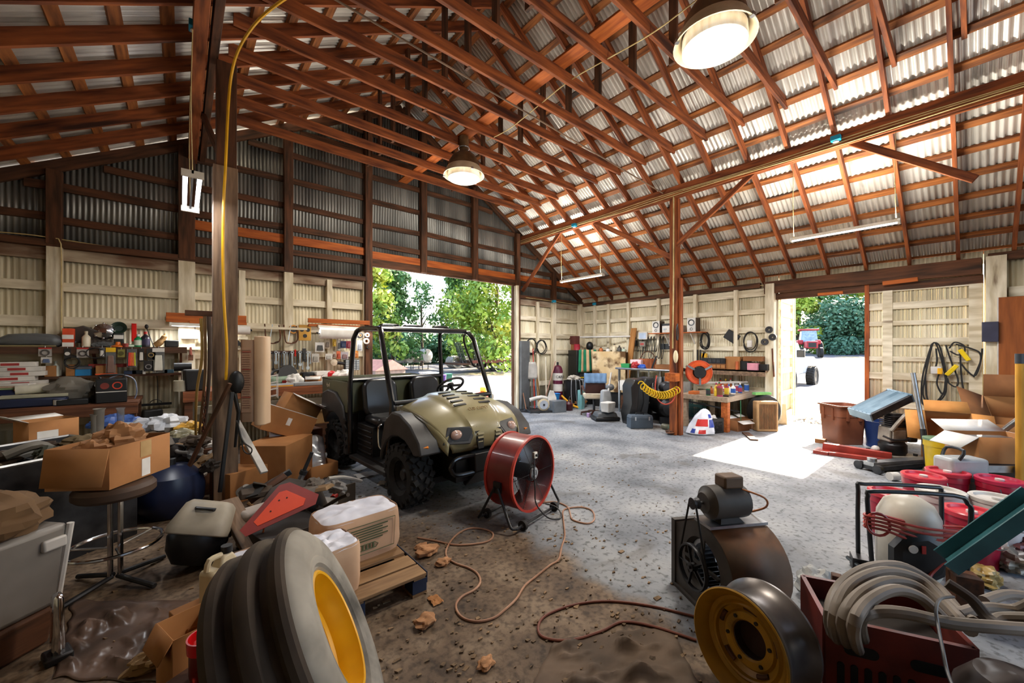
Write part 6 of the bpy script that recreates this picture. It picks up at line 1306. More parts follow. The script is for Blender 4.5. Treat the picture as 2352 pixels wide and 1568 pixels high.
tag(B().bb(px_ - .33, px_ - .02, py_ - .02, py_ + .06, 1.93, 1.98).done('hook_board', M_dark), 'short board on the left post from which the straps hang', 'board')
# more scrap around the foot of the left post
rj = random.Random(17)
for i in range(46):
    u, v = (rj.uniform(545, 790), rj.uniform(1085, 1230)) if i % 2 else (rj.uniform(340, 500), rj.uniform(1015, 1090)); d = rj.uniform(3.35, 4.0) if i % 2 else rj.uniform(3.9, 4.3); q = atd(u, v, d); q.z = max(.0, min(q.z, .34 if i % 2 else .62)) - (.0 if i % 2 else .02); k = i % 5; c = col(['#3a322c', '#6b6258', '#8f8a84', '#4a3a2a', '#9a7a54', '#c4bdb2', '#2a2826'][i % 7], .6)
    if k == 0: o = B().tube([(-.16, 0, 0), (0, .03, .03), (.17, -.02, .05)], .018, 8, smooth=3).done('scrap_pipe', c)
    elif k == 1: o = B().box((0, 0, .04), (rj.uniform(.12, .3), rj.uniform(.06, .16), rj.uniform(.03, .1)), top=(.9, .7)).done('scrap_block', c, bevel=.006)
    elif k == 2: o = B().lathe([(0, 0), (.07, 0), (.08, .03), (.05, .07), (.03, .1), (0, .1)], 16).done('scrap_part', c)
    elif k == 3: o = B().prism([(-.14, -.05), (.1, -.08), (.16, 0), (.06, .07), (-.12, .05)], 0, .012).done('scrap_plate', c)
    else: o = B().ball((0, 0, .05), .09, 20, 12, (1.3, .9, .6), .5, i, 2.4).done('scrap_rag', c, ang=22)
    o.location = q; o.rotation_euler = (rj.uniform(-.5, .5), rj.uniform(-.5, .5), rj.uniform(0, 6)); tag(o, 'small scrap piece in the heap around the foot of the left post' if i % 2 else 'small scrap piece in the heap between the stool box and the left post', 'scrap', 'scrap heap around the left post' if i % 2 else 'scrap heap behind the stool box')
# ------------------------------------------------------------------ far corner and right wall
def stick(name, label, p0, p1, r, m, cat='handle', head=None):
    t = thing(name, label, cat, p0); B().cyl((0, 0, 0), V(p1) - V(p0), r, seg=10).done('pole', m, t); return t
for i, (u, R, l) in enumerate(((1220, .22, 'larger black cable coil hung on the wall right of the big door'), (1243, .21, 'smaller black cable coil hung nearer the corner'))):
    coil('cable_coil', l, 'cable', atY(u, 795 + i * 2, 7.86), (0, 1, 0), R, 3 - i, .013, M_rubber, .95, 'cable coils right of the big door', .015, 3 + i)
p = at(1207, 935); t = thing('grey_sheets', 'dark grey sheet leaning on the wall beside the big door', 'sheet', (7.0, 7.72, 0)); B().beam((0, 0, .9), (0, .14, .9), .3, 1.8).done('sheet', col('#5a5c5e'), t)
q = at(1222, 936); t = thing('snow_shovel', 'grey scoop shovel standing handle down beside the big door', 'shovel', (7.12, 7.6, 0), -.6); B().tube([(0, 0, 0), (0, .1, .9)], .016, 8).done('handle', M_steel, t)
B().grid(lambda u, v: V(((u - .5) * (.32 - .1 * max(0, v - .7) * 3.3), .1 + .02 * v + .05 * (2 * u - 1) ** 2 - .04, .78 + .46 * v)), 12, 8).done('scoop', col('#b4b0aa', .4), t, thick=.006)
for i, (u0, v0, u1, v1, c, r, l) in enumerate(((1228, 930, 1224, 800, '#b8302c', .014, 'red shovel handle leaning on the wall'), (1233, 925, 1228, 845, '#8aa8c8', .014, 'pale blue handle leaning on the wall'), (1238, 925, 1229, 835, '#b08858', .016, 'light wooden handle leaning on the wall'), (1242, 922, 1231, 842, '#9a7448', .016, 'brown wooden handle leaning on the wall'), (1209, 932, 1199, 890, '#8a5a3c', .014, 'short brown stick leaning by the door jamb'), (1255, 905, 1253, 820, '#e4dcc8', .018, 'white stick standing near the corner'), (1246, 903, 1276, 829, '#b88a78', .014, 'pinkish stick slanting near the corner'))):
    a = atY(u0, v0, 7.2 + .05 * i); a.z = max(0, a.z) if i < 5 else a.z; a = at(u0, v0 + 10) if i < 5 else V((a.x, a.y, .0)); stick('tool_stick', l, a, atY(u1, v1, 7.80 if i < 6 else 7.4), r, col(c, .5))
p = at(1244, 930); t = thing('gas_cylinder', 'maroon gas cylinder with white lettered band near the corner', 'cylinder', (8.0, 7.5, 0)); B().lathe([(0, 0), (.13, 0), (.14, .04), (.14, .98), (.1, 1.1), (.04, 1.14), (0, 1.14)], 22).done('body', col('#5a1c34', .3), t); B().lathe([(.141, .72), (.144, .72), (.144, .92), (.141, .92)], 22, closed=True).done('band', CW, t); B().lathe([(.141, .42), (.144, .42), (.144, .62), (.141, .62)], 22, closed=True).done('band', CW, t); B().cyl((0, 0, 1.13), (0, 0, 1.22), .03).done('valve', M_dsteel, t); text('CARB', .1, M_black, t, (-.06, -.146, .82), (PI / 2, 0, -.4))
t = thing('black_trash_can', 'black trash can with grey strips hanging over it, in the corner', 'trash can', (8.22, 7.12, 0)); B().lathe([(0, 0), (.22, 0), (.27, .7), (.28, .72), (.25, .72), (.2, .05), (0, .05)], 24).done('body', M_black, t)
for k in range(6): a = -2.6 + k * .4; B().tube([(.15 * math.cos(a), .15 * math.sin(a), .72), (.28 * math.cos(a), .28 * math.sin(a), .74), (.33 * math.cos(a), .33 * math.sin(a), .4), (.34 * math.cos(a + .1), .34 * math.sin(a + .1), .05)], .012, 6, smooth=4).done('hanging_strip', col('#7c7e82', .4), t)
crumple('grey_rags', 'pale rags heaped on the black trash can', 'rags', (8.2, 7.1, .72), .15, col('#b4aca0', .9), (1.2, 1, .5), 61)
# cabinet under the striped towel
t = thing('black_cabinet', 'black cabinet under the striped towel in the corner', 'cabinet', (9.0, 7.35, 0), -.35); B().bb(-.42, .42, -.25, .25, .0, 1.55).done('body', M_black, t, bevel=.01)
for z in (.62, .78, .94): B().box((0, -.255, z), (.62, .012, .03)).done('drawer_strip', col('#d8b020'), t)
for k in range(3): B().box((0, -.258, .69 + .16 * k), (.66, .01, .1)).done('drawer', col('#26282a'), t)
def tow(u, v): return V((-.36 - .04 * v + (.72 + .1 * v) * u, -.27 - .02 * math.sin(u * 18) - .03 * v, 1.565 - .62 * v - .04 * abs(u - .5) * v))
STR = [col('#1e7a56', .9), col('#d8b48a', .9)]
tw = thing('striped_towel', 'green and tan striped towel hung over the black cabinet', 'towel', (9.0, 7.35, 0), -.35)
for k in range(9):
    a, b_ = k / 9, (k + 1) / 9; B().grid(lambda u, v: tow(a + (b_ - a) * u, v), 5, 10).done('stripe', STR[k % 2], tw, thick=.006)
tin('crimson can on top of the black cabinet', (8.72, 7.42, 1.551), .09, .17, '#a82838'); block('maroon_box', 'dark red box standing on the shelf above the black cabinet', 'box', (8.78, 7.55, 1.721), (.2, .2, .24), col('#5a2a26')); t = thing('black_helmet', 'black welding mask on top of the black cabinet', 'mask', (9.15, 7.3, 1.551)); B().ball((0, 0, .12), .13, 14, 10, (.8, .8, 1)).done('shell', M_black, t)
o = block('red_box_stand', 'brown box under the maroon box on the black cabinet', 'box', (8.78, 7.55, 1.551), (.18, .14, .169), M_cardd)
t = thing('white_pipe', 'long white pipe lying across the top of the corner shelf', 'pipe', (0, 0, 0)); a, b_ = atX(1292, 773, 9.0), atX(1380, 772, 9.38); a = V((8.85, 7.75, 1.93)); b_ = V((9.4, 5.95, 1.93)); B().cyl(a, b_, .025, seg=10).done('pipe', CW, t); B().beam(a + V((.02, -.1, -.03)), a + V((.05, .1, -.03)), .03, .03).done('bracket', M_dark, t); B().beam(b_ + V((-.02, .05, -.04)), b_ + V((.1, .05, -.04)), .03, .04).done('bracket', M_dark, t)
# stained panel with black side, and the tall plank
t = thing('stained_sheet', 'tall cream panel with brown mildew stains, black on its right edge', 'panel', (9.06, 6.5, 0), math.radians(-72)); M_stain = mat('mildewed_cream_panel', '#dcc9a4', '#c4a678', rough=.8, scale=2, c3='#5a3c1c', s3=3.2, lo3=.5, hi3=.62)
B().bb(-.46, .46, -.2, -.16, .42, 1.52).done('front', M_stain, t, bevel=.006); B().bb(-.46, .46, -.16, .2, .38, 1.5).done('body', M_black, t); B().bb(-.42, .42, -.15, .18, 0, .38).done('base', M_black, t)
for i, (dx, c, h, l) in enumerate(((-.28, '#b8642c', .14, 'orange brown jar'), (-.08, '#e0dcd4', .12, 'white tub'), (.1, '#d8c8a8', .22, 'cream spray bottle'), (.24, '#4a4640', .18, 'dark funnel'), (.36, '#b8c4b0', .12, 'pale green tub'))):
    q = TR(9.06, 6.5, 1.501) @ RZ(-72) @ V((dx, 0, 0)); bottle(l + ' on top of the stained cream panel', q, .06, h, c, '#3a3a3a', spray=(i == 2))
plank('tall orange brown plank leaning between the stained panel and the hook board', (9.05, 6.02, .45), (9.4, 5.99, 2.15), .17, .04, wood('tan_plank', '#b07a40', '#8a5a2a', 'x'), 'tall_plank'); block('plank_stool', 'low dark box under the tall plank', 'box', (9.0, 6.02, 0), (.2, .16, .36), M_dark)
# grinding machine, battery box, fuel can, bucket in the corner
p = at(1246, 946); t = thing('chop_saw', 'white chop saw with a round grey wheel on the floor in the corner', 'saw', (p.x, p.y, 0), -.5)
B(TR(0, -.1, .2) @ RX(90)).lathe([(0, -.03), (.1, -.03), (.13, -.02), (.15, 0), (.15, .02), (.13, .03), (0, .03)], 26).done('wheel_guard', col('#c8b898'), t); B(TR(0, -.135, .2) @ RX(90)).lathe([(0, -.004), (.11, -.004), (.11, .004), (0, .004)], 22).done('wheel_face', col('#b0b8c4', .3), t); B(TR(0, -.145, .2) @ RX(90)).lathe([(0, -.004), (.025, -.004), (.025, .004), (0, .004)], 12).done('hub', M_black, t)
B(TR(.27, .05, .32) @ RZ(20) @ RX(82)).prism([(-.12, -.22), (.1, -.22), (.13, .02), (.06, .2), (-.04, .22), (-.13, .05)], -.012, .012).done('white_guard', CW, t); B().tube([(-.3, .1, .3), (0, .1, .36), (.2, .08, .3)], .05, 10, smooth=3).done('arm', CW, t); B().bb(-.35, .3, -.15, .25, 0, .05).done('base', M_dsteel, t)
sc_h = sheet_on_floor('scrap_metal', 'grey scrap iron strewn at the foot of the door jamb', [at(1190, 946), at(1240, 950), at(1240, 938), at(1195, 934)], M_dsteel, .1, 8, 20)
p = at(1288, 947); block('battery_box', 'grey steel box on the floor in the corner', 'box', (p.x, p.y + .12, 0), (.36, .28, .29), col('#6c7278', .4), -.25); p2 = p
p = at(1313, 943); t = thing('fuel_can', 'dark red fuel can with a spout on the floor in the corner', 'fuel can', (p.x, p.y + .1, 0)); B().lathe([(0, 0), (.1, 0), (.11, .03), (.11, .17), (.05, .23), (0, .23)], 18).done('body', col('#4a1a20', .4), t); B().tube([(0, 0, .22), (.0, 0, .27), (.06, 0, .36)], .014, 8).done('spout', M_dsteel, t)
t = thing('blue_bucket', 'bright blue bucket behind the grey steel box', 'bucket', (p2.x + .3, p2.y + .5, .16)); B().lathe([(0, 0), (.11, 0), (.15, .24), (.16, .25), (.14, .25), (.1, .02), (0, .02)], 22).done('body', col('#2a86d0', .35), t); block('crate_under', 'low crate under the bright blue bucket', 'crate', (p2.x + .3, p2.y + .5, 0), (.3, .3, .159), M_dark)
crumple('brown_sacking', 'brown sacking heaped in the corner behind the fuel can', 'sacking', (p.x + .62, p.y + .42, .0), .26, col('#8a5c2c', .9), (1.2, 1, .7), 71); tag(B().tube([(p.x + .1, p.y + .45, .34), (p.x + .25, p.y + .2, .1), (p.x + .4, p.y + .05, .03)], .03, 8, smooth=4).done('yellow_pipe', col('#e0a020')), 'yellow bent pipe beside the brown sacking', 'pipe')
block('teal_box', 'small teal box on the black trash can side', 'box', (8.1, 6.75, 0), (.16, .12, .5), col('#7ab0b0'), .2)
# office chair and the blue cloth
p = at(1366, 955); t = thing('office_chair', 'brown armed office chair with cream seat in front of the stained panel', 'chair', (p.x + .1, p.y + .1, 0), 2.35); M_brown = col('#4a2a22', .4)
B().box((0, 0, .46), (.5, .48, .1)).done('seat', col('#e8d8bc', .7), t, bevel=.03); B().box((0, .25, .78), (.46, .06, .48), (-.15, 0, 0)).done('backrest', M_brown, t, bevel=.02)
for s in (-1, 1): B().tube([(s * .28, -.2, .46), (s * .28, -.22, .66), (s * .28, .18, .68), (s * .26, .26, .6)], .025, 8, smooth=2).done('armrest', M_brown, t)
B().cyl((0, 0, .1), (0, 0, .42), .03).done('post', M_dsteel, t)
for k in range(5): a = 2 * PI * k / 5; B().tube([(0, 0, .11), (.3 * math.cos(a), .3 * math.sin(a), .06), (.3 * math.cos(a), .3 * math.sin(a), .0)], .022, 8).done('leg', M_brown, t)
def cl(u, v): return V((-.25 + .5 * u, .20 - .05 * math.sin(u * 22) * .5 + (.12 if v < .5 else -.02 - .0 * v) - .06 * (v > .5), 1.06 - .5 * abs(v - .5) * 2 * .9))
t2 = thing('blue_cloth', 'light blue cloth draped over the back of the office chair', 'cloth', t.location, 2.35); B().grid(lambda u, v: V((-.25 + .5 * u, (.34 if v < .5 else .16) + .015 * math.sin(u * 24), 1.05 - .42 * abs(v - .5) * 2 * (1 if v > .5 else .6))), 26, 12).done('cloth', col('#8ab0dc', .9), t2, thick=.008)
# vacuum with a white bucket
p = at(1395, 966); t = thing('floor_machine', 'grey floor cleaning machine with a slanting white handle', 'floor machine', (p.x + .05, p.y + .1, 0), -.6); B().box((0, 0, .12), (.5, .4, .14), top=(.85, .8)).done('lower_deck', col('#55585a'), t, bevel=.04); B().box((0, 0, .05), (.56, .44, .09)).done('base', M_black, t, bevel=.03); B().box((.05, .08, .42), (.3, .22, .5), (-.15, 0, 0), top=(.7, .7)).done('body', col('#8f9294'), t, bevel=.05); B().cyl((-.02, -.05, .18), (.2, .15, 1.05), .018, seg=10).done('handle', CW, t); B().ball((.16, .12, .72), .1, 12, 8, (1, .8, .8)).done('tank', col('#6a6c6e', .3), t)
q = p + V((-.12, -.18, 0)); t = thing('white_bucket', 'small white bucket on the front of the floor machine', 'bucket', (q.x + .1, q.y + .15, .201)); B().box((0, 0, .11), (.24, .2, .22), top=(1.15, 1.15)).done('body', CW, t, bevel=.02)
block('lavender_cup', 'small lavender cup beside the white bucket', 'cup', at(1352, 958), (.07, .07, .1), col('#c0a0c8'), 0, bevel=.01)
# two black plastic liners, toolbox, drum
for i, (u, v, l) in enumerate(((1447, 974, 'front black moulded plastic liner standing on edge'), (1467, 968, 'rear black moulded plastic liner standing on edge'))):
    p = at(u, v); pr = [(-.06, 0), (-.1, .25), (-.04, .45), (-.06, .8), (.02, .95), (.22, .97), (.24, .9), (.12, .8), (.1, .45), (.06, .2), (.06, 0)]
    t = thing('plastic_liner', l, 'liner', (p.x + .1 * i, p.y + .02, 0), -.55, 'black plastic liners'); B().prism(pr, -.22, .22, RX(90)).done('shell', col('#232324', .35), t, bevel=.02)
p = at(1470, 985); t = thing('tool_box', 'blue grey plastic toolbox with a black handle on the floor', 'toolbox', (p.x + .12, p.y + .08, 0), -.62); B().box((0, 0, .1), (.46, .24, .2)).done('body', col('#4c5864', .4), t, bevel=.015); B().box((0, 0, .23), (.47, .25, .07), top=(.92, .8)).done('lid', col('#56626e', .4), t, bevel=.015); B().tube([(-.08, 0, .26), (-.08, 0, .3), (.08, 0, .3), (.08, 0, .26)], .012, 8).done('handle', M_black, t)
for s in (-1, 1): B().box((s * .14, -.13, .2), (.03, .015, .07)).done('latch', M_steel, t)
p = at(1495, 965); t = thing('black_drum', 'black steel drum with two pale bands behind the toolbox', 'drum', (p.x + .15, p.y + .32, 0)); B().lathe([(0, 0), (.24, 0), (.24, .28), (.25, .3), (.24, .32), (.24, .56), (.25, .58), (.24, .6), (.24, .86), (0, .86)], 28).done('body', M_black, t)
for z in (.36, .52): B().lathe([(.241, z), (.246, z), (.246, z + .03), (.241, z + .03)], 28, closed=True).done('band', CW, t)
p = at(1516, 957); carton('white and orange carton beside the black drum', (p.x + .1, p.y + .02, 0.0), (.22, .18, .34), -.5, closed=True, m=M_paper, patch=[('-y', 0, .06, .2, .08, col('#d8783c'))])
# rail-edged bench with things
BZ = 1.1; t = thing('rail_bench', 'white steel bench with a rounded rail edge, loaded with small things', 'bench', (8.9, 5.12, 0)); B().bb(-.45, .5, -.75, .75, BZ - .03, BZ).done('top', CW, t); B().tube([(.45, -.76, BZ), (-.35, -.77, BZ), (-.47, -.65, BZ), (-.47, .65, BZ), (-.35, .77, BZ), (.45, .77, BZ)], .022, 8, smooth=3).done('rail', M_steel, t)
for y in (-.7, -.42, -.14, .14, .42, .7): B().cyl((-.46, y, .78), (-.46, y, BZ), .012, seg=8).done('rail_post', M_steel, t)
for x in (-.42, .45):
    for y in (-.7, .7): B().bb(x - .02, x + .02, y - .02, y + .02, 0, BZ - .03).done('leg', M_steel, t)
B().bb(-.44, .48, -.7, .7, .55, .8).done('side_panel', CW, t)
def on_rb(u, X): return V((X, atX(u, 845, X).y, BZ + .001))
block('green_tray', 'green plastic tray on the rail bench', 'tray', on_rb(1441, 8.6), (.2, .22, .12), col('#1c8a4a'), 0, top=(1.1, 1.1)); crumple('red_pouch', 'red pouch on the rail bench', 'pouch', on_rb(1459, 8.58), .1, col('#a8282c'), (1, 1, .9), 80); crumple('blue_pouch', 'small blue pouch on the rail bench', 'pouch', on_rb(1475, 8.55), .08, col('#1f56b8'), (1, 1.2, .8), 81)
block('pink_carton', 'white and pink carton on the rail bench', 'box', on_rb(1467, 8.85), (.3, .3, .22), col('#e8c8cc')); t = thing('wicker_basket', 'reddish wicker basket at the back of the rail bench', 'basket', on_rb(1488, 9.0)); B().lathe([(0, 0), (.18, 0), (.22, .24), (.2, .24), (.16, .02), (0, .02)], 24).done('body', wood('wicker', '#b0643c', '#7a4024', 'z'), t); B().tube(arc((0, 0, .22), .2, 0, 180, 14, V((0, 1, 0)), V((0, 0, 1))), .012, 6).done('handle', M_dark, t)
plank('dark strap bar standing on the rail bench', on_rb(1497, 8.62) + V((0, 0, .02)), on_rb(1508, 8.7) + V((0, 0, .32)), .06, .03, M_black, 'strap_bar', 'bar'); carton('brown carton at the right end of the rail bench', on_rb(1530, 8.75), (.3, .4, .12), 0, closed=True, m=M_cardd); tin('brown tin at the right end of the rail bench', on_rb(1544, 8.6), .06, .12, '#8a6040')
# compressor with hoses under it and on the post
p = at(1530, 975); t = thing('air_compressor', 'black air compressor with two cylinder heads in front of the rail bench', 'compressor', (p.x + .25, p.y + .2, 0), .9); B(TR(0, 0, .35) @ RY(90)).lathe([(0, -.38), (.15, -.35), (.2, -.28), (.2, .28), (.15, .35), (0, .38)], 26).done('tank', M_black, t); B().box((0, 0, .62), (.6, .26, .05)).done('motor_plate', M_dsteel, t)
B(TR(-.12, 0, .76) @ RY(90)).lathe([(0, -.12), (.1, -.11), (.12, -.08), (.12, .1), (0, .12)], 20).done('motor', M_dsteel, t); B(TR(.16, -.02, .8) @ RY(90)).lathe([(.06, -.03), (.17, -.03), (.17, .03), (.06, .03)], 24, closed=True).done('flywheel', M_dsteel, t)
for y in (-.07, .09): B().cyl((.02, y, .65), (.02, y, .98), .06, seg=14).done('cylinder_head', M_steel, t)
for x in (-.25, .25): B().box((x, 0, .08), (.05, .36, .14)).done('foot', M_black, t)
def floorless(pts): return pts
t = thing('yellow_coil_hose', 'yellow spiral air hose hanging from the compressor to the post', 'hose', (0, 0, 0)); a, b_ = atd(1472, 882, 7.4), atd(1558, 893, 7.15); pts = []
for k in range(15 * 12):
    s = k / (15 * 12); c = a.lerp(b_, s) + V((0, 0, -.16 * 4 * s * (1 - s))); an = 2 * PI * k / 12; pts.append(c + V((.02 * math.sin(an * .5) * 0, .055 * math.cos(an), .065 * math.sin(an))))
B().tube(pts, .011, 6).done('hose', col('#f0c41c', .35), t)
t = thing('red_hose', 'thin red hose looping below the yellow spiral hose', 'hose', (0, 0, 0)); B().tube([atd(1508, 862, 7.4), atd(1505, 890, 7.35), atd(1510, 915, 7.3), atd(1526, 928, 7.25), atd(1544, 922, 7.2), atd(1554, 900, 7.15), atd(1558, 888, 7.15)], .012, 8, smooth=5).done('hose', col('#c8503c', .4), t)
block('post_block', 'orange brown wood block fixed to the right post', 'block', (PC.x - .16, PC.y - .03, 1.0), (.2, .2, .15), M_board, .1)
# bottles and cans on the floor by the post
for i, (u, v, c, l) in enumerate(((1521, 985, '#6a6c5c', 'olive bottle lying by the right post'), (1534, 990, '#4a5a4c', 'green bottle lying by the right post'), (1528, 972, '#c8b040', 'yellow cup by the right post'), (1546, 982, '#3c3a34', 'dark bottle by the right post'))):
    p = at(u, v); o = bottle(l, (p.x, p.y, .06), .055, .24, c, '#2a2a2a', group=None); o.rotation_euler = (PI / 2, 0, .6 * i)
crumple('dark_litter', 'dark bundle of straps at the foot of the right post', 'straps', at(1545, 996), .1, M_dark, (1.6, 1, .5), 77)
# hook board, cables, instrument on the right wall; stereo shelf
tag(B().bb(WX - .1, WX - .065, 4.95, 5.95, 1.86, 1.95).done('hook_rail', M_white), 'white hook rail on the right wall hung with cables', 'rail')
for i in range(9):
    y = 5.85 - i * .085; L = .35 + .2 * abs(math.sin(i * 2.1)); t = thing('hanging_cable', f'{["first", "second", "third", "fourth", "fifth", "sixth", "seventh", "eighth", "ninth"][i]} dark cable from the left on the white hook rail', 'cable', (WX - .12, y, 1.9), 0, 'cables on the hook rail'); B().tube([(0, 0, 0), (-.02, .02, -L * .5), (-.01, .05, -L), (-.02, .0, -L * 1.02), (.0, -.02, -L * .5), (.01, -.01, .02)], .009, 6, smooth=4).done('cable', M_rubber if i % 2 else M_dsteel, t)
t = thing('work_light', 'white square work light on the hook rail', 'light', atX(1477, 771, WX - .14)); B().box((0, 0, 0), (.05, .26, .2)).done('frame', CW, t, bevel=.01); B().box((-.028, 0, 0), (.004, .2, .15)).done('lens', col('#b8c8e0', .2), t)
t = thing('black_meter', 'black and blue instrument hanging under the hook rail', 'meter', atX(1455, 788, WX - .16)); B().box((0, 0, 0), (.12, .2, .16)).done('case', M_black, t, bevel=.015); B().box((-.062, 0, .02), (.004, .12, .07)).done('display', col('#7ab0e0', .2), t); t = thing('grey_meter', 'grey and red instrument beside the black one under the hook rail', 'meter', atX(1477, 790, WX - .16)); B().box((0, 0, 0), (.1, .16, .14)).done('case', col('#8a8478'), t, bevel=.015); B().box((-.052, 0, 0), (.004, .1, .06)).done('display', col('#a83028', .2), t)
SZ = 1.99; t = thing('stereo_shelf', 'brown shelf with white brackets carrying a stereo', 'shelf', (WX - .25, 4.75, SZ)); B().bb(-.16, .2, -.68, .66, -.02, 0).done('board', M_board, t)
for y in (-.4, .25): B().beam((.15, y, -.02), (.15, y, -.32), .03, .03).done('bracket', CW, t); B().beam((.15, y, -.3), (-.1, y, -.03), .02, .03).done('bracket', CW, t)
def speaker(label, y, h):
    t = thing('loudspeaker', label, 'speaker', (WX - .25, y, SZ + .001), 0, 'speakers on the stereo shelf'); B().bb(-.12, .12, -.1, .1, 0, h).done('cabinet', col('#4a3428'), t); B().bb(-.125, -.12, -.1, .1, 0, h).done('front', CW, t)
    for z, r in ((h * .66, .07), (h * .2, .03)): B(TR(-.127, 0, z) @ RY(-90)).lathe([(0, -.01), (r * .5, -.006), (r, .003), (r * 1.1, .004), (r * 1.1, 0), (0, -.012)], 18).done('cone', M_dsteel, t)
speaker('left white-faced speaker on the stereo shelf', 5.22, .3); speaker('right white-faced speaker behind the right post on the stereo shelf', 4.32, .33)
t = thing('stereo_receiver', 'white stereo receiver between the speakers', 'stereo', (WX - .25, 4.8, SZ + .001)); B().bb(-.15, .15, -.24, .24, 0, .17).done('case', CW, t, bevel=.006); B().box((-.152, -.05, .1), (.004, .2, .05)).done('display', col('#c8c4b4', .2), t)
for y in (.15, .19): B(TR(-.155, y, .09) @ RY(90)).lathe([(0, -.012), (.018, -.012), (.018, .012), (0, .012)], 12).done('knob', M_steel, t)
t = thing('cassette_deck', 'dark cassette deck behind the left speaker', 'stereo', (WX - .2, 4.98, SZ + .172)); B().bb(-.1, .1, -.15, .15, 0, .06).done('case', M_black, t)
tag(B().bb(WX - .09, WX - .06, 4.72, 5.3, 1.58, 1.72).done('black_strip', M_black), 'black strip board on the right wall under the stereo shelf', 'board')
# belts, bars, reel
coil('fan_belt', 'black fan belts hung on the right wall beside the stereo shelf', 'belt', atX(1620, 782, WX - .12), (1, 0, 0), .2, 3, .014, M_rubber, .5, seed=8); t = thing('yellow_tool', 'black and yellow bar hung below the fan belts', 'tool', atX(1618, 818, WX - .12)); B().beam((0, 0, .1), (0, .06, -.2), .05, .04).done('bar', M_black, t); B().box((0, 0, .02), (.05, .12, .1)).done('grip', col('#e0a81c'), t)
for i, (u, l) in enumerate(((1593, 'first file hung behind the air hose reel'), (1602, 'second file hung behind the air hose reel'), (1609, 'third file hung behind the air hose reel'))): tag(B().cyl(atX(u, 838, WX - .11), atX(u, 803, WX - .11), .018, seg=8).done('file', M_dsteel), l, 'file')
c = atd(1605, 855, 7.15); t = thing('hose_reel', 'big orange air hose reel with grey spokes on the right post', 'hose reel', c, rot=V((-.80, -.6, .06)).to_track_quat('Z', 'Y').to_euler())
M_oh = col('#d85a28', .4)
for k in range(5):
    for j in range(3): B().tube(arc((0, 0, -.05 + .05 * j), .125 + .021 * k, 0, 360, 36, V((1, 0, 0)), V((0, 1, 0)))[:-1], .0125, 7, True).done('hose_turn', M_oh if k < 4 else col('#c84a24', .4), t)
b = B(); b.lathe([(0, -.1), (.1, -.1), (.1, .1), (0, .1)], 20); b.done('drum', M_black, t)
for s in (-1, 1):
    for a in (0, 120, 240): B(TR(0, 0, s * .085) @ RZ(a + 30)).beam((.05, 0, 0), (.235, 0, 0), .035, .008).done('spoke', M_steel, t)
B().beam((-.25, .05, -.1), (.0, 0, -.1), .06, .03).done('arm', M_black, t)
t = thing('bulb_changer', 'pale plastic tool hanging on the right post', 'tool', (PC.x - .13, PC.y - .08, 1.45)); B().ball((0, 0, 0), .06, 10, 8, (.7, .7, 2)).done('body', col('#e8d8b0', .4), t); t = thing('black_rope', 'black cord and white rag hung at the top of the right post tools', 'cord', (PC.x - .1, PC.y - .1, 1.95)); B().tube([(0, 0, .1), (-.04, 0, 0), (-.02, 0, -.2), (.02, 0, -.1), (0, 0, .08)], .012, 6, smooth=4).done('cord', M_black, t)
# work table with bottles
TZ = .67; t = thing('work_table', 'pale wooden work table by the side door, crowded with bottles and cans', 'table', (8.67, 3.5, 0)); M_tt = wood('pale_table_wood', '#b09a82', '#8a7660', 'x')
B().bb(-.77, .78, -.47, .47, TZ - .1, TZ).done('tabletop', M_tt, t, bevel=.006)
for x in (-.68, .7):
    for y in (-.4, .4): B().bb(x - .06, x + .06, y - .06, y + .06, 0, TZ - .1).done('leg', M_board if (x < 0 and y < 0) else M_tt, t, bevel=.004)
B().beam((-.6, .35, .5), (.1, -.35, .3), .06, .03).done('brace', M_dsteel, t)
KB = [('#2a6a3c', 'green'), ('#c83a2c', 'red'), ('#e8e4dc', 'white'), ('#d8b42c', 'yellow'), ('#3a3a3e', 'black'), ('#2c5aa8', 'blue'), ('#b8642c', 'orange'), ('#7a4a2c', 'brown'), ('#c8ccd0', 'silver'), ('#a83a5a', 'crimson')]
GB = 'bottles and cans on the work table'; rb = random.Random(4); k = 0
PX = [(1622, .0), (1634, .1), (1645, -.05), (1652, .15), (1660, .0), (1667, .2), (1674, -.1), (1681, .05), (1687, .2), (1693, -.12), (1699, .1), (1705, 0), (1711, .2), (1716, -.08), (1721, .1), (1727, .0), (1641, -.22), (1656, -.2), (1669, -.25), (1684, -.24), (1700, -.25), (1715, -.22), (1628, -.15), (1735, .15), (1708, .32), (1678, .33)]
ORD = ['first', 'second', 'third', 'fourth', 'fifth', 'sixth', 'seventh', 'eighth', 'ninth', 'tenth', 'eleventh', 'twelfth', 'thirteenth', 'fourteenth', 'fifteenth', 'sixteenth', 'seventeenth', 'eighteenth', 'nineteenth', 'twentieth']
for i, (u, dy) in enumerate(sorted(PX)):
    Y = 3.42 + dy; X = atY(u, 895, Y).x; X = max(7.98, min(9.35, X)); c = KB[(i * 3 + i // 4) % 10]; h = rb.uniform(.14, .27); nm = f'{c[1]} {{}} on the work table, {ORD[i] if i < 13 else ORD[25 - i]} from the {"left" if i < 13 else "right"}'
    if i % 3 == 0: tin(nm.format('can'), (X, Y, TZ + .001), rb.uniform(.04, .055), h * .75, c[0], band=KB[(i + 4) % 10][0], group=GB, name='spray_can')
    else: bottle(nm.format('bottle'), (X, Y, TZ + .001), rb.uniform(.035, .05), h, c[0], KB[(i + 5) % 10][0], band=KB[(i + 2) % 10][0] if i % 2 else None, group=GB, spray=(i % 5 == 1))
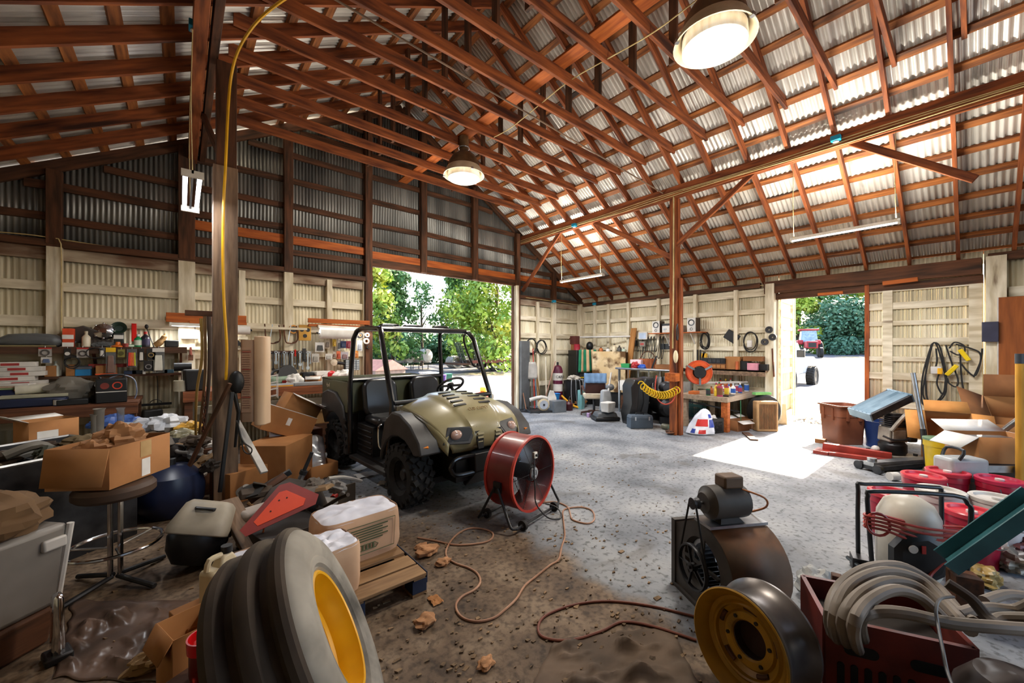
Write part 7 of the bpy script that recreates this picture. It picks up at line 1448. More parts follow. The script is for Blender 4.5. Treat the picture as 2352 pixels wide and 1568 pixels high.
plank('white plastic pipe lying across the back of the work table', (8.9, 3.85, TZ + .17), (9.4, 3.2, TZ + .2), .045, .045, CW, 'white_tube', 'tube'); block('orange_box', 'flat orange box at the left end of the work table', 'box', (8.02, 3.72, TZ + .001), (.2, .14, .06), col('#d8702c')); block('dark_tray', 'dark flat tray among the bottles on the work table', 'tray', (8.15, 3.12, TZ + .001), (.3, .14, .02), M_black)
# wall shelf right
t = thing('parts_shelf', 'grey shelf on the right wall above the work table', 'shelf', (WX - .22, 3.45, 1.14)); B().bb(-.18, .17, -.66, .66, -.03, 0).done('board', M_post, t); B().bb(-.18, -.15, -.66, .66, -.12, -.0).done('edge_board', M_post, t)
for y in (-.6, .6): B().beam((.16, y, -.05), (-.1, y, -.05), .04, .06).done('bracket', M_white, t)
def on_ps(u, X=9.3): return V((X, atX(u, 840, X).y, 1.141))
for i in range(2):
    t = thing('drawer_cabinet', ['lower black and brown drawer cabinet on the grey wall shelf', 'upper black drawer cabinet on the grey wall shelf'][i], 'drawer cabinet', on_ps(1646) + V((0, 0, .12 * i))); B().bb(-.14, .14, -.24, .24, 0, .119).done('case', [M_cardd, M_black][i], t)
    for j in range(5): B().box((-.143, -.19 + .095 * j, .06), (.006, .08, .07)).done('drawer', [M_card, M_dsteel][i], t)
carton('brown carton on the grey wall shelf', on_ps(1686), (.2, .3, .28), 0, closed=True); tin('spray can on the grey wall shelf in front of the brown carton', on_ps(1693, 9.18), .03, .18, '#c8683c', name='spray_can'); carton('long brown carton on the grey wall shelf', on_ps(1732) + V((0, 0, .19)), (.2, .36, .1), 0, closed=True, m=M_cardd); block('black_bin', 'black bin under the long brown carton on the wall shelf', 'bin', on_ps(1712, 9.32), (.2, .18, .189), M_black); carton('pink and white carton on the grey wall shelf', on_ps(1731, 9.25), (.16, .2, .15), 0, closed=True, m=col('#d890a0')); block('black_radio', 'black radio at the right end of the grey wall shelf', 'radio', on_ps(1755, 9.3), (.14, .16, .13), M_black, bevel=.01)
t = thing('black_grating', 'black grille panel hung tilted on the right wall', 'panel', atX(1681, 773, WX - .1)); B().box((0, 0, 0), (.03, .3, .22), (.6, 0, 0)).done('panel', M_black, t, bevel=.01)
coil('extension_cable', 'black cord coil with a white plug box on the right wall', 'cord', atX(1724, 784, WX - .1), (1, 0, 0), .22, 3, .01, M_rubber, .65, seed=9); block('plug_box', 'white plug box hanging inside the black cord coil', 'plug', atX(1722, 798, WX - .13), (.06, .1, .16), CW, bevel=.015)
for i, (u, v, l) in enumerate(((1767, 757, 'black hook fitting at the top of the side door post'), (1775, 774, 'round black and grey fitting on the side door post'), (1757, 785, 'black wire bail hung by the side door post'))): t = thing('post_fitting', l, 'fitting', atX(u, v, WX - .2)); B(RY(90)).lathe([(.02, -.03), (.07, -.03), (.07, .03), (.02, .03)], 16, closed=True).done('ring', M_dsteel, t)
plank('rusty spanner hung on the side door post', atX(1774, 800, WX - .2), atX(1778, 865, WX - .2), .05, .02, M_rust, 'big_spanner', 'spanner')
# tire, brush, filter, board by the side door
tyre('tyre_assembly', 'old tyre on a grey rim standing by the side door', (9.05, 2.78, .33), .33, .22, (PI / 2, 0, -.5), M_rubber, M_dsteel); block('green_brush', 'green bristled brush lying on the old tyre', 'brush', (9.0, 2.8, .662), (.36, .1, .05), col('#7ac070', .9), 2.6)
p = at(1762, 990); t = thing('radiator_core', 'dusty brown radiator core in a tan frame by the side door', 'radiator', (p.x, p.y + .03, 0), -.75); B().bb(-.2, .2, -.08, .08, 0, .58).done('frame', col('#c8a070', .8), t, bevel=.02)
for k in range(16): B().box((-.15 + .02 * k, -.083, .29), (.008, .012, .48)).done('fin', M_rust, t)
p = at(1795, 975); o = plank('speckled board leaning between the radiator core and the side door', (p.x, p.y + .05, .0), (p.x + .1, p.y + .1, .42), .3, .02, M_stain, 'leaning_board')
# crates, bag, extinguisher, boxes under the table
p = at(1602, 958); milk_crate('teal milk crate under the work table', (p.x + .15, p.y + .1, 0), .1, col('#5f9494', .5), (.36, .36, .3)); p = at(1650, 994); milk_crate('black milk crate in front of the work table', (p.x, p.y + .12, 0), -.3, M_black, (.28, .28, .28))
crumple('white_rag', 'white and orange rag in the black milk crate', 'rag', (p.x, p.y + .12, .13), .11, CW, (1, 1, .9), 90)
p = at(1614, 997); t = thing('feed_bag', 'red, white and blue plastic feed bag slumped at the foot of the right post', 'bag', (p.x + .02, p.y + .05, 0), -.6)
def bag(u, v): a = 2 * PI * u; r = (.26 * (1 - v) ** .55 * (1 if v > .05 else .8) + .02) * (1 + .16 * noise.noise(V((math.cos(a) * 2, math.sin(a) * 2, v * 4)))); return V((r * math.cos(a) + .08 * v, r * .7 * math.sin(a), .47 * v))
B().grid(bag, 32, 18, True).done('sack', mat('white_feed_bag', '#e6e6ea', '#d0d2da', rough=.35, scale=4), t, ang=40)
for (u0, u1, v0, v1, c) in ((.60, .76, .35, .62, '#d23028'), (.78, .9, .3, .6, '#2c48a8'), (.55, .62, .05, .25, '#2c48a8'), (.66, .74, .08, .22, '#d23028'), (.78, .84, .66, .8, '#2c48a8')): B().grid(lambda u, v: (lambda q: V((q.x * 1.02, q.y * 1.03, q.z)))(bag(u0 + (u1 - u0) * u, v0 + (v1 - v0) * v)), 8, 6).done('print', col(c, .4), t)
p = at(1684, 962); t = thing('fire_extinguisher', 'red and white fire extinguisher under the work table', 'extinguisher', (p.x + .1, p.y + .2, 0)); B().lathe([(0, 0), (.07, 0), (.075, .02), (.075, .32), (.03, .38), (0, .38)], 18).done('body', col('#c8b8a8', .3), t); B().lathe([(.076, .1), (.078, .1), (.078, .25), (.076, .25)], 18, closed=True).done('label', CW, t); B().box((.02, 0, .41), (.14, .04, .06)).done('valve', col('#d8402a'), t)
for i, (u, v, s, l) in enumerate(((1708, 990, .34, 'open grey brown carton under the work table'), (1733, 985, .2, 'smaller open carton under the right of the work table'))): p = at(u, v); carton(l, (p.x + .05, p.y + .13, 0), (s, .26, .2), -.3, flaps=(('-y', 110), ('+y', 70)), mi=M_paper, m=M_cardd)
tag(B().tube([(8.45, 3.0, TZ - .1), (8.43, 2.99, .4), (8.46, 3.0, .1)], .006, 6, smooth=4).done('green_string', col('#4a9a6a')), 'green string hanging from the work table edge', 'string')
o = B().box((0, 0, .012), (.62, .12, .02)).done('floor_plank', M_dark, loc=at(1722, 1003) + V((0, 0, .002)), rot=(0, 0, .55)); tag(o, 'dark strip of wood on the sunny floor by the radiator core', 'board')
# ------------------------------------------------------------------ right side: trash can, engine, cartons, door
p = at(1932, 1020); t = thing('trash_bin', 'brown square plastic trash bin at the side door', 'trash can', (p.x + .2, p.y + .02, 0), -.72)
M_tb = mat('brown_bin_plastic', '#8a5238', '#70402c', rough=.45, scale=3); b = B(); R_ = []
for z, w in ((0, .40), (.02, .41), (.45, .45), (.46, .465), (.62, .475), (.625, .52), (.65, .525), (.65, .49), (.6, .46), (.04, .39), (.03, 0.01)): R_.append([b._v((x * w, y * w, z)) for x, y in rrect(1, 1, .14, 4)])
b.rings(R_); b.done('body', M_tb, t, ang=30)
for s in ((0, -1), (-1, 0), (1, 0)):
    for k in (-.1, .1): B().box((s[0] * .232 + (k if s[1] else 0), s[1] * .232 + (k if s[0] else 0), .50), (.035, .035, .2)).done('rib', M_tb, t)
t = thing('blue_tub', 'dark blue plastic tub behind the brown trash bin', 'tub', (8.72, .98, 0)); B().lathe([(0, 0), (.2, 0), (.23, .4), (.24, .42), (.21, .42), (.18, .03), (0, .03)], 24).done('body', col('#22407e', .4), t)
a, b_ = at(1890, 1038), at(2048, 1060); t = thing('hoist_beam', 'red steel hoist legs lying on the floor before the engine', 'hoist', (0, 0, 0)); M_red = mat('chipped_red_paint', '#a8382c', '#7e2a22', rough=.5, scale=6); B().beam(a + V((0, 0, .1)), b_ + V((.0, 0, .07)), .1, .1).done('upper_leg', M_red, t); B().beam(a + V((-.15, -.1, .03)), b_ + V((-.1, -.12, .03)), .08, .05).done('lower_leg', M_red, t); B().box(a + V((.08, .04, .16)), (.16, .12, .06)).done('bracket', M_cardd, t); B().bb(a.x - .2, a.x + .1, a.y - .1, a.y + .08, 0, .05).done('foot', M_red, t)
ep = V((7.95, .80, 0)); t = thing('small_engine', 'small bare steel engine on a base plate, grille resting on it', 'engine', ep, -.75); M_alu = mat('cast_aluminium', '#b8b0a4', '#8c8478', rough=.4, metal=.5, scale=7)
B().box((0, 0, .05), (.5, .42, .04)).done('base_plate', M_alu, t, bevel=.01)
for x in (-.2, .2):
    for y in (-.15, .15): B().cyl((x, y, 0), (x, y, .1), .025, seg=8).done('mount', M_dsteel, t)
B(TR(0, -.02, .17)).lathe([(0, -.1), (.14, -.1), (.16, -.06), (.16, .04), (.12, .09), (0, .09)], 22).done('flywheel_housing', M_black, t); B().box((0, -.02, .36), (.26, .22, .22), top=(.9, .9)).done('crankcase', M_alu, t, bevel=.02)
for k in range(6): B().box((0, -.04, .48 + .028 * k), (.24, .2, .012)).done('cooling_fin', M_dsteel, t)
B().box((0, -.04, .56), (.14, .14, .2)).done('cylinder', M_dsteel, t); B().tube([(-.12, -.14, .42), (-.05, -.18, .56), (.05, -.18, .66), (.18, -.12, .64)], .026, 10, smooth=4).done('exhaust', M_alu, t); B().box((.2, 0, .42), (.12, .26, .34)).done('side_cover', M_dsteel, t, bevel=.02); B().tube([(-.2, -.1, .34), (-.12, -.19, .3), (.08, -.19, .32), (.14, -.14, .4)], .014, 8, smooth=4).done('fuel_pipe', M_black, t); B().box((-.02, -.15, .36), (.18, .02, .14)).done('cover_plate', M_alu, t, bevel=.01); B().ball((-.26, -.05, .14), .05, 10, 8).done('oil_cap', CW, t)
t = thing('car_grille', 'blue grey louvred car grille tilted on the engine', 'grille', ep + V((-.02, .1, .76)), rot=(math.radians(8), math.radians(-26), -.72)); M_gr = mat('blue_grey_metal', '#8fa8b8', '#6a8494', rough=.3, metal=.4, scale=3)
B().bb(-.32, .32, -.16, -.12, -.05, .05).done('rear_bar', M_dsteel, t); B().bb(-.32, .32, .12, .2, -.1, .05).done('side_bar', M_dsteel, t)
for k in range(5): B().box((0, -.1 + .06 * k, .05), (.64, .045, .02), (.35, 0, 0)).done('louvre', M_gr, t)
B().bb(-.34, -.31, -.16, .2, -.06, .06).done('end_cap', M_gr, t); B().bb(.31, .34, -.16, .2, -.06, .06).done('end_cap', M_gr, t)
t = thing('jack_pole', 'steel pole with black lower end leaning by the open cartons', 'pole', (0, 0, 0)); a, m_, b_ = atd(2131, 1066, 5.0), atd(2120, 985, 5.08), atd(2097, 856, 5.2); a.z = max(a.z, .02); B().cyl(a, m_, .032, seg=12).done('lower_end', M_black, t); B().cyl(m_, b_, .026, seg=12).done('pole', M_steel, t); B().cyl((a.x, a.y, 0), (a.x, a.y, .06), .05, seg=12).done('foot', M_dsteel, t)
# open cartons
q = V((7.9, .1, 0)); carton('plain brown carton under the tipped open carton', (8.06, .2, 0), (.44, .42, .35), -.7, closed=True)
carton('tipped open carton with flaps spread, by the side door', (7.86, .28, .40), (.42, .42, .36), rot=(math.radians(58), 0, math.radians(-78)), flaps=(('-x', 88), ('+x', 95), ('+y', 105), ('-y', 80)), mi=mat('sunny_cardboard', '#c88a48', '#b87a3c', rough=.85), flen=.19)
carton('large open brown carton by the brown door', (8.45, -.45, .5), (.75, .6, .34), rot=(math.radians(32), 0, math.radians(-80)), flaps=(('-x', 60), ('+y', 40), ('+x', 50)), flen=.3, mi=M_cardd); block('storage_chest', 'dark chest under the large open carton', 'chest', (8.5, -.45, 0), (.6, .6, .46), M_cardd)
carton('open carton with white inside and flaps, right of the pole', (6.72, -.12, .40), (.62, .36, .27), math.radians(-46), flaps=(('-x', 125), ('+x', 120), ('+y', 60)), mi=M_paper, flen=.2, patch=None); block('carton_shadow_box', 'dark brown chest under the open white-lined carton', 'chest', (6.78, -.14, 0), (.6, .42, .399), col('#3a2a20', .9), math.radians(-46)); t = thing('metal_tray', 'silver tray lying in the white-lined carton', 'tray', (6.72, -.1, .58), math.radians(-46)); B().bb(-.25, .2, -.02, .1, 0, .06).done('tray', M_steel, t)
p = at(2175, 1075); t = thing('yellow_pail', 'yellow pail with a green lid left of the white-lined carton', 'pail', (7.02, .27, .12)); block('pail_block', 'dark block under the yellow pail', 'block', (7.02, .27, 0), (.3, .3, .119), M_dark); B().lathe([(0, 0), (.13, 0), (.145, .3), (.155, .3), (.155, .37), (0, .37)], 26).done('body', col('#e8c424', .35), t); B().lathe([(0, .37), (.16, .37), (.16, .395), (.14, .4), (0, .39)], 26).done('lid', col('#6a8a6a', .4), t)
t = thing('tan_disc', 'round tan lid lying on the floor behind the floor jack', 'lid', at(2085, 1052)); B().lathe([(0, .05), (.1, .05), (.11, .03), (.2, .03), (.21, .0), (0, .0)], 30).done('disc', col('#b89458', .6), t)
a, b_ = at(1995, 1082), at(2140, 1068); t = thing('floor_jack', 'long steel trolley jack with small wheels on the floor', 'jack', (0, 0, 0)); B().beam(a + V((0, 0, .1)), b_ + V((0, 0, .08)), .12, .05).done('upper_arm', M_steel, t); B().beam(a + V((0, 0, .05)), b_ + V((0, 0, .05)), .2, .05).done('frame', M_dsteel, t)
for s in (-.1, .1): B(TR(a.x + s * .6, a.y + s, .055) @ RY(90) @ RX(30)).lathe([(0, -.025), (.055, -.025), (.055, .025), (0, .025)], 16).done('wheel', M_dsteel, t)
B().cyl(a + V((.1, -.02, .12)), a + V((.1, -.02, .16)), .05).done('saddle', M_steel, t)
p = at(2052, 1103); tag(B().cyl((0, -.05, .05), (0, .05, .05), .05, seg=18).done('white_roll', CW, loc=(p.x, p.y, 0), rot=(0, 0, .9)), 'small white roll on the floor by the red pails', 'roll')
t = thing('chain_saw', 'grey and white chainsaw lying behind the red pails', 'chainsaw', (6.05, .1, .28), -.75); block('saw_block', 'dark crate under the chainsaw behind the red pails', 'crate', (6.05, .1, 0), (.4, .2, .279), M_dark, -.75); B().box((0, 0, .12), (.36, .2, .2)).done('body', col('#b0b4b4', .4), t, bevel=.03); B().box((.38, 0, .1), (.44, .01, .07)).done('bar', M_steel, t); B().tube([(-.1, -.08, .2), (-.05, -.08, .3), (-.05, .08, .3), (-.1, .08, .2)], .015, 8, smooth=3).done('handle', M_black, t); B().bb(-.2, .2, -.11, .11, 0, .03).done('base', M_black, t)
# brown door leaning, switch box, poles
t = thing('door_slab', 'brown wooden door with brass knob leaning at the right wall', 'door', (WX - .22, -.22, 0), 0); B().bb(-.02, .02, -.85, 0, 0, 2.36).done('panel', wood('brown_door_wood', '#9a5420', '#7a3f16', 'z'), t, bevel=.004); B().bb(-.021, .021, 0, .012, 0, 2.36).done('edge', CW, t); k = B(TR(-.02, -.07, 1.1) @ RY(-90)); k.lathe([(0, 0), (.035, 0), (.035, .008), (.014, .01), (.014, .035), (.03, .045), (.034, .06), (.026, .075), (0, .08)], 20); k.done('door_knob', mat('brass', '#d8b878', '#b89858', rough=.2, metal=.9), t)
block('switch_box', 'dark blue grey switch box on the post beside the brown door', 'box', (WX - .24, -.14, 1.7), (.1, .16, .3), col('#3c3c50', .4)); t = thing('yellow_pole', 'yellow wooden pole with a dark top at the right edge', 'pole', (0, 0, 0)); a = at(2343, 1095); a = atd(2343, 1100, 3.9); b_ = atd(2342, 812, 3.95); B().cyl((a.x, a.y, 0), (b_.x, b_.y, b_.z - .1), .03, seg=12).done('shaft', wood('yellow_wood', '#d8a038', '#b07c24', 'z'), t); B().cyl((b_.x, b_.y, b_.z - .1), (b_.x, b_.y, b_.z), .032, seg=12).done('grip', col('#3a4048'), t)
t = thing('grey_pipe', 'slanting grey pipe in the open carton at the right edge', 'pipe', (0, 0, 0)); B().cyl(atd(2300, 992, 4.7), atd(2350, 955, 4.5), .03, seg=12).done('pipe', M_steel, t); block('pipe_rest', 'brown carton on which the slanting grey pipe rests', 'box', (atd(2325, 990, 4.65).x, atd(2325, 990, 4.65).y, 0), (.35, .35, atd(2300, 1000, 4.7).z), M_cardd, .4)
# cables on the closed door leaf
XL = WX - .13
def cable_bundle(label, pts_list, r, nm='cable_bundle'):
    t = thing(nm, label, 'cable', (0, 0, 0))
    for pts in pts_list: B().tube([atX(u, v, XL - .012 * i) for i, (u, v) in enumerate(pts)] if False else [atX(u, v, XL) for u, v in pts], r, 7, smooth=6).done('cable_loop', M_rubber, t)
    return t
t = cable_bundle('long black cable hung in loops on the closed door leaf', [[(2140, 790), (2122, 850), (2116, 900), (2122, 930), (2150, 925), (2172, 900), (2168, 850), (2150, 790), (2138, 800), (2126, 860), (2130, 915), (2146, 935)], [(2142, 788), (2130, 840), (2120, 905), (2140, 928), (2165, 905), (2174, 870), (2160, 800), (2148, 786)], [(2150, 800), (2152, 830), (2146, 850)], [(2160, 850), (2152, 880), (2166, 905), (2172, 870)]], .011)
B().box(atX(2150, 850, XL - .03), (.05, .12, .12)).done('plug', CW, t, bevel=.01); B().box(atX(2159, 852, XL - .03), (.06, .06, .1)).done('plug', col('#f0b01c'), t, bevel=.01)
t = cable_bundle('black cable with yellow plugs hung beside the long one', [[(2172, 792), (2185, 830), (2200, 870), (2196, 888), (2180, 880), (2176, 868)], [(2205, 800), (2208, 860), (2215, 900), (2232, 928)], [(2195, 790), (2230, 800), (2250, 810), (2252, 830), (2240, 862), (2222, 852), (2208, 835)], [(2180, 800), (2192, 786), (2212, 792), (2216, 808), (2200, 815), (2182, 806)], [(2236, 866), (2252, 830), (2256, 800)]], .011)
for u, v, a in ((2186, 850, .6), (2215, 815, -.5)): B().box(atX(u, v, XL - .03), (.05, .06, .2), (a, 0, 0)).done('plug', col('#f4d020', .3), t, bevel=.012)
# ------------------------------------------------------------------ red and white pails
def pail(label, u, v, c, lid):
    D = 900 * (EYE - .385) / (v - 800); p = dirv(u) * D; t = thing('plastic_pail', label, 'pail', (p.x, p.y, 0), 0, 'pails at the right')
    B().lathe([(0, 0), (.13, 0), (.146, .29), (.152, .295), (.152, .345), (.148, .36), (0, .36)], 30).done('body', c, t); B().lathe([(0, .368), (.12, .366), (.128, .386), (.152, .388), (.16, .38), (.158, .35), (.15, .35)], 32).done('lid', lid, t); B().cyl((.0, 0, .366), (0, 0, .385), .03, seg=14).done('bung', CW, t); B().tube([(-.15, 0, .32), (-.17, -.03, .22), (-.1, -.12, .17), (0, -.165, .16)], .004, 5, smooth=4).done('bail', M_steel, t); return t
R1 = col('#a82038', .3); R2 = col('#d83c4c', .3); Wp = col('#e0d8d4', .35)
pail('front left red pail, nearest the black handle frame', 2049, 1128, R1, R2); pail('red pail in the back row, leftmost', 2121, 1090, R1, R2); pail('red pail in the back row, second from the left', 2176, 1080, R1, R2); pail('red pail in the back row, rightmost', 2296, 1099, R1, col('#c02c4c', .3)); pail('white pail left of the other white pail, behind the handle frame', 2160, 1124, Wp, CW); pail('white pail at the right edge of the pails', 2290, 1142, Wp, CW); pail('red pail nearest the camera, behind the white dome', 2232, 1172, R1, R2)
# ------------------------------------------------------------------ pump on a black handle frame with a red cord
fp = dirv(2110) * 2.62; t = thing('pressure_washer', 'black handle frame with white domed tank, black engine and red cord', 'machine', (fp.x, fp.y, 0), -.86)
M_fr = mat('black_frame_tube', '#26292c', '#191b1d', rough=.3)
B().tube([(-.27, 0, .05), (-.30, .0, .5), (-.30, .0, .6), (-.26, 0, .63), (.2, 0, .63), (.28, .0, .58), (.30, 0, .5), (.27, 0, .05)], .014, 10, smooth=3).done('front_frame', M_fr, t); B().tube([(-.2, .25, .05), (-.2, .25, .55), (-.16, .25, .6), (.27, .25, .6), (.33, .25, .54), (.32, .25, .05)], .014, 10, smooth=3).done('rear_frame', M_fr, t)
for x in (-.27, .27): B().tube([(x, 0, .05), (x, .25, .05)], .014, 8).done('base_tube', M_fr, t); B().tube([(x, -.02, .0), (x, -.02, .06)], .02, 8).done('foot', M_black, t)
B(TR(.04, .14, .02)).lathe([(0, 0), (.15, 0), (.17, .05), (.17, .3), (.165, .42), (.13, .5), (.07, .54), (0, .555)], 30).done('tank_dome', col('#cfc8ba', .4), t); B(TR(-.02, -.02, .22) @ RX(90)).lathe([(0, -.05), (.14, -.05), (.17, -.02), (.17, .03), (.13, .05), (0, .055)], 9).done('engine_cover', M_black, t, ang=20); B(TR(-.09, -.08, .29) @ RX(90)).lathe([(0, -.004), (.026, -.004), (.026, .004), (0, .004)], 16).done('badge', CW, t); B().box((-.03, -.08, .29), (.022, .006, .05)).done('red_label', col('#b83028'), t)
for k in range(4): z = .42 - .025 * k; B().tube([(-.33, -.02, z + .05), (-.22, -.04, z + .04), (0, -.05, z - .01 * k), (.25, -.03, z - .02), (.33, .0, z - .03), (.28, .03, z - .01), (0, .02, z + .0), (-.25, .03, z + .05)], .0085, 7, True, smooth=5).done('red_cord', col('#b8483c', .4), t)
B().tube([(.2, -.04, .3), (.1, -.06, .22), (.02, -.07, .14), (-.02, -.1, .1)], .011, 8, smooth=4).done('red_cord', col('#b8483c', .4), t); B().tube(arc((-.26, -.03, .42), .07, 0, 360, 16, V((1, 0, 0)), V((0, .2, 1)))[:-1], .0085, 7, True).done('red_cord', col('#b8483c', .4), t)
# green channel
t = thing('green_channel', 'long teal steel channel slanting down at the right edge', 'channel', (0, 0, 0)); a, b_ = atd(2185, 1300, 2.35), atd(2400, 1150, 2.15); d = (b_ - a).normalized(); sd = d.cross(V((0, 0, 1))).normalized(); upn = sd.cross(d); M_teal = mat('teal_channel_paint', '#3c6e74', '#2a5258', rough=.35, scale=3)
B().beam(a, b_, .2, .012, upn).done('web', M_teal, t)
for s in (-1, 1): B().beam(a + sd * (s * .1) + upn * .03, b_ + sd * (s * .1) + upn * .03, .012, .07, upn).done('flange', M_teal, t)
block('channel_block', 'grey block propping the teal channel', 'block', (a.x + .1, a.y - .05, 0), (.12, .12, max(.05, a.z - .06)), M_dark, .4)
block('channel_stand', 'dark stand holding up the raised end of the teal channel', 'stand', (b_.x + .02, b_.y - .03, 0), (.1, .1, max(.05, b_.z - .12)), M_dark, .4)
# hose heap over the red crate
c0, c1 = atd(1895, 1412, 1.74), atd(2242, 1492, 1.55); ca = math.atan2(c1.y - c0.y, c1.x - c0.x); w, d, h = (c1 - c0).length, .34, (c0.z + c1.z) / 2; cp = (c0 + c1) / 2 + V((-math.sin(ca), math.cos(ca), 0)) * d / 2; cp.z = 0
t = thing('red_crate', 'dark red plastic crate with oval grips at the bottom right', 'crate', cp, ca); M_crate = mat('dark_red_crate', '#7a2c22', '#56201a', rough=.5, scale=6); b = B()
for s in (-1, 1): b.bb(s * w / 2 - .01, s * w / 2 + .01, -d / 2, d / 2, 0, h); b.bb(-w / 2, w / 2, s * d / 2 - .01, s * d / 2 + .01, 0, h)
b.bb(-w / 2, w / 2, -d / 2, d / 2, 0, .015); b.done('body', M_crate, t)
for x in (-.12, .1): B(TR(x, -d / 2 - .012, h * .72)).prism(rrect(.12, .045, .022), -.002, .002, RX(90)).done('grip_opening', M_black, t)
for k in range(9): B(TR(-.19 + .047 * k, -d / 2 - .012, h * .35)).prism(rrect(.025, .18, .012), -.002, .002, RX(90)).done('side_slot', M_black, t)
M_hose = mat('dusty_grey_hose', '#85796c', '#665c50', rough=.6, scale=3)
hc = V((cp.x, cp.y, .47)); t = thing('hose_heap', 'heap of thick dusty grey hose coiled over the red crate', 'hose', (0, 0, 0)); rh = random.Random(2)
HP = [[(1905, 1420, 1.6), (1925, 1350, 1.75), (1990, 1305, 1.85), (2070, 1300, 1.9), (2150, 1345, 1.85), (2200, 1400, 1.7), (2240, 1430, 1.55)], [(1915, 1425, 1.55), (1950, 1345, 1.65), (2030, 1312, 1.75), (2110, 1330, 1.75), (2170, 1385, 1.65), (2230, 1450, 1.5)], [(1935, 1430, 1.5), (1970, 1368, 1.58), (2040, 1335, 1.65), (2110, 1350, 1.65), (2180, 1420, 1.55)], [(1960, 1440, 1.45), (1990, 1385, 1.5), (2050, 1355, 1.55), (2110, 1370, 1.55), (2165, 1420, 1.5)], [(1975, 1425, 1.5), (2010, 1405, 1.48), (2080, 1408, 1.45), (2180, 1430, 1.42), (2290, 1440, 1.4), (2360, 1445, 1.4)], [(2260, 1380, 1.75), (2310, 1365, 1.8), (2360, 1370, 1.8)], [(2200, 1410, 1.6), (2260, 1395, 1.65), (2330, 1400, 1.65), (2370, 1385, 1.6)], [(2175, 1338, 1.6), (2230, 1375, 1.55), (2270, 1420, 1.5), (2305, 1440, 1.45)], [(2270, 1440, 1.5), (2300, 1420, 1.55), (2370, 1420, 1.5)]]
for i, h_ in enumerate(HP):
    if i < 5: h_ = [(h_[0][0] + 14, h_[0][1] + 60, h_[0][2] + .3)] + h_
    B().tube([atd(*q) for q in h_], .0215 if i != 7 else .02, 10, smooth=6).done('hose_turn', M_hose if i != 7 else col('#3c3128', .7), t)
t = thing('looped_wire', 'thin dark wire hanging over the front of the red crate', 'wire', (0, 0, 0)); B().tube([atd(2190, 1370, 1.5), atd(2160, 1375, 1.45), atd(2150, 1400, 1.42), atd(2155, 1440, 1.38), atd(2165, 1490, 1.3), atd(2175, 1540, 1.25), atd(2190, 1580, 1.2)], .005, 6, smooth=4).done('wire', M_dsteel, t)
sp = atd(2050, 1450, 1.55); block('scrap_fill', 'dark scrap filling the red crate', 'scrap', (cp.x, cp.y, .02), (w - .03, .3, .3), col('#2c2622', .8), ca)
p = dirv(1965) * 1.28; tag(B().cyl((0, 0, 0), (.05, -.3, -.02), .065, seg=24).done('grey_tube', col('#a8a098', .5), loc=(atd(1915, 1530, 1.42).x, atd(1915, 1530, 1.42).y, .2)), 'pale grey tube end in front of the red crate', 'tube'); q = atd(1960, 1560, 1.3); block('tube_rest', 'dark box under the pale grey tube', 'box', (q.x, q.y, 0), (.25, .3, .13), M_dark, .2)
p = dirv(2335) * 1.36; t = thing('black_lamp', 'large dark round drum at the bottom right corner', 'drum', (p.x, p.y, 0)); B().lathe([(0, 0), (.14, 0), (.16, .1), (.15, .38), (.1, .45), (0, .47)], 28).done('body', col('#4a4240', .4), t)
# pale stone, scraps, wooden post near the blower
p = at(1875, 1372); crumple('pale_stone', 'pale grey crumpled bag between the blower and the hose heap', 'bag', p, .11, col('#b4b4b0', .8), (1, 1, .9), 95, .35); p = at(1935, 1330); block('dark_stake', 'short dark stake standing by the hose heap', 'stake', at(1922, 1420), (.05, .05, .26), M_dark, .3); block('grey_chock', 'grey block behind the hose heap', 'block', at(1975, 1305), (.12, .1, .09), M_dsteel, .3)
for i, (u, v, r, c, l) in enumerate(((2290, 1290, .1, '#c8c8c0', 'bright crumpled foil under the teal channel'), (2330, 1310, .1, '#8a8478', 'grey crumpled scrap right of the bright foil'), (2255, 1340, .09, '#a88c50', 'tan crumpled scrap beside the hose heap'), (2340, 1260, .1, '#6a3a3a', 'dark red scrap at the right edge'))): crumple('crumpled_scrap', l, 'scrap', at(u, v), r, col(c, .35), (1.3, 1, .7), 96 + i, .6)
# ------------------------------------------------------------------ floor cords, tarp and litter
ZC = .008; Z4 = lambda L: [at(960 + x / 4.611, 1100 + y / 4.611, ZC) for x, y in L]
t = thing('extension_cable', 'tan extension cord snaking over the dirt from the drum fan', 'cord', (0, 0, 0)); B().tube(Z4([(1310, 250), (1450, 240), (1580, 290), (1610, 360), (1640, 430), (1790, 470), (1865, 430), (1850, 340), (1760, 300), (1640, 300), (1540, 330), (1540, 430), (1555, 600), (1520, 720), (1490, 850), (1400, 910), (1250, 1030), (1130, 1130), (1040, 1270), (900, 1400), (800, 1470), (640, 1505), (500, 1480), (420, 1410), (405, 1320), (470, 1240), (600, 1170), (660, 1090), (630, 1000), (540, 940), (400, 890), (310, 830), (300, 750), (360, 640), (450, 560), (560, 520), (700, 530), (790, 570), (780, 630), (700, 670), (500, 695), (350, 690), (200, 655), (0, 620)]), .0075, 7, smooth=4).done('cord', mat('tan_cord', '#b0866a', '#946a50', rough=.6), t)
t = thing('extension_cable', 'reddish brown cord looping to the yellow wheel rim', 'cord', (0, 0, 0)); B().tube([at(u, v, ZC) for u, v in ((1605, 1418), (1500, 1392), (1400, 1380), (1320, 1388), (1255, 1412), (1236, 1440), (1250, 1464), (1310, 1470), (1380, 1450), (1430, 1428), (1500, 1438), (1600, 1470))], .0075, 7, smooth=5).done('cord', col('#7a4434', .6), t)
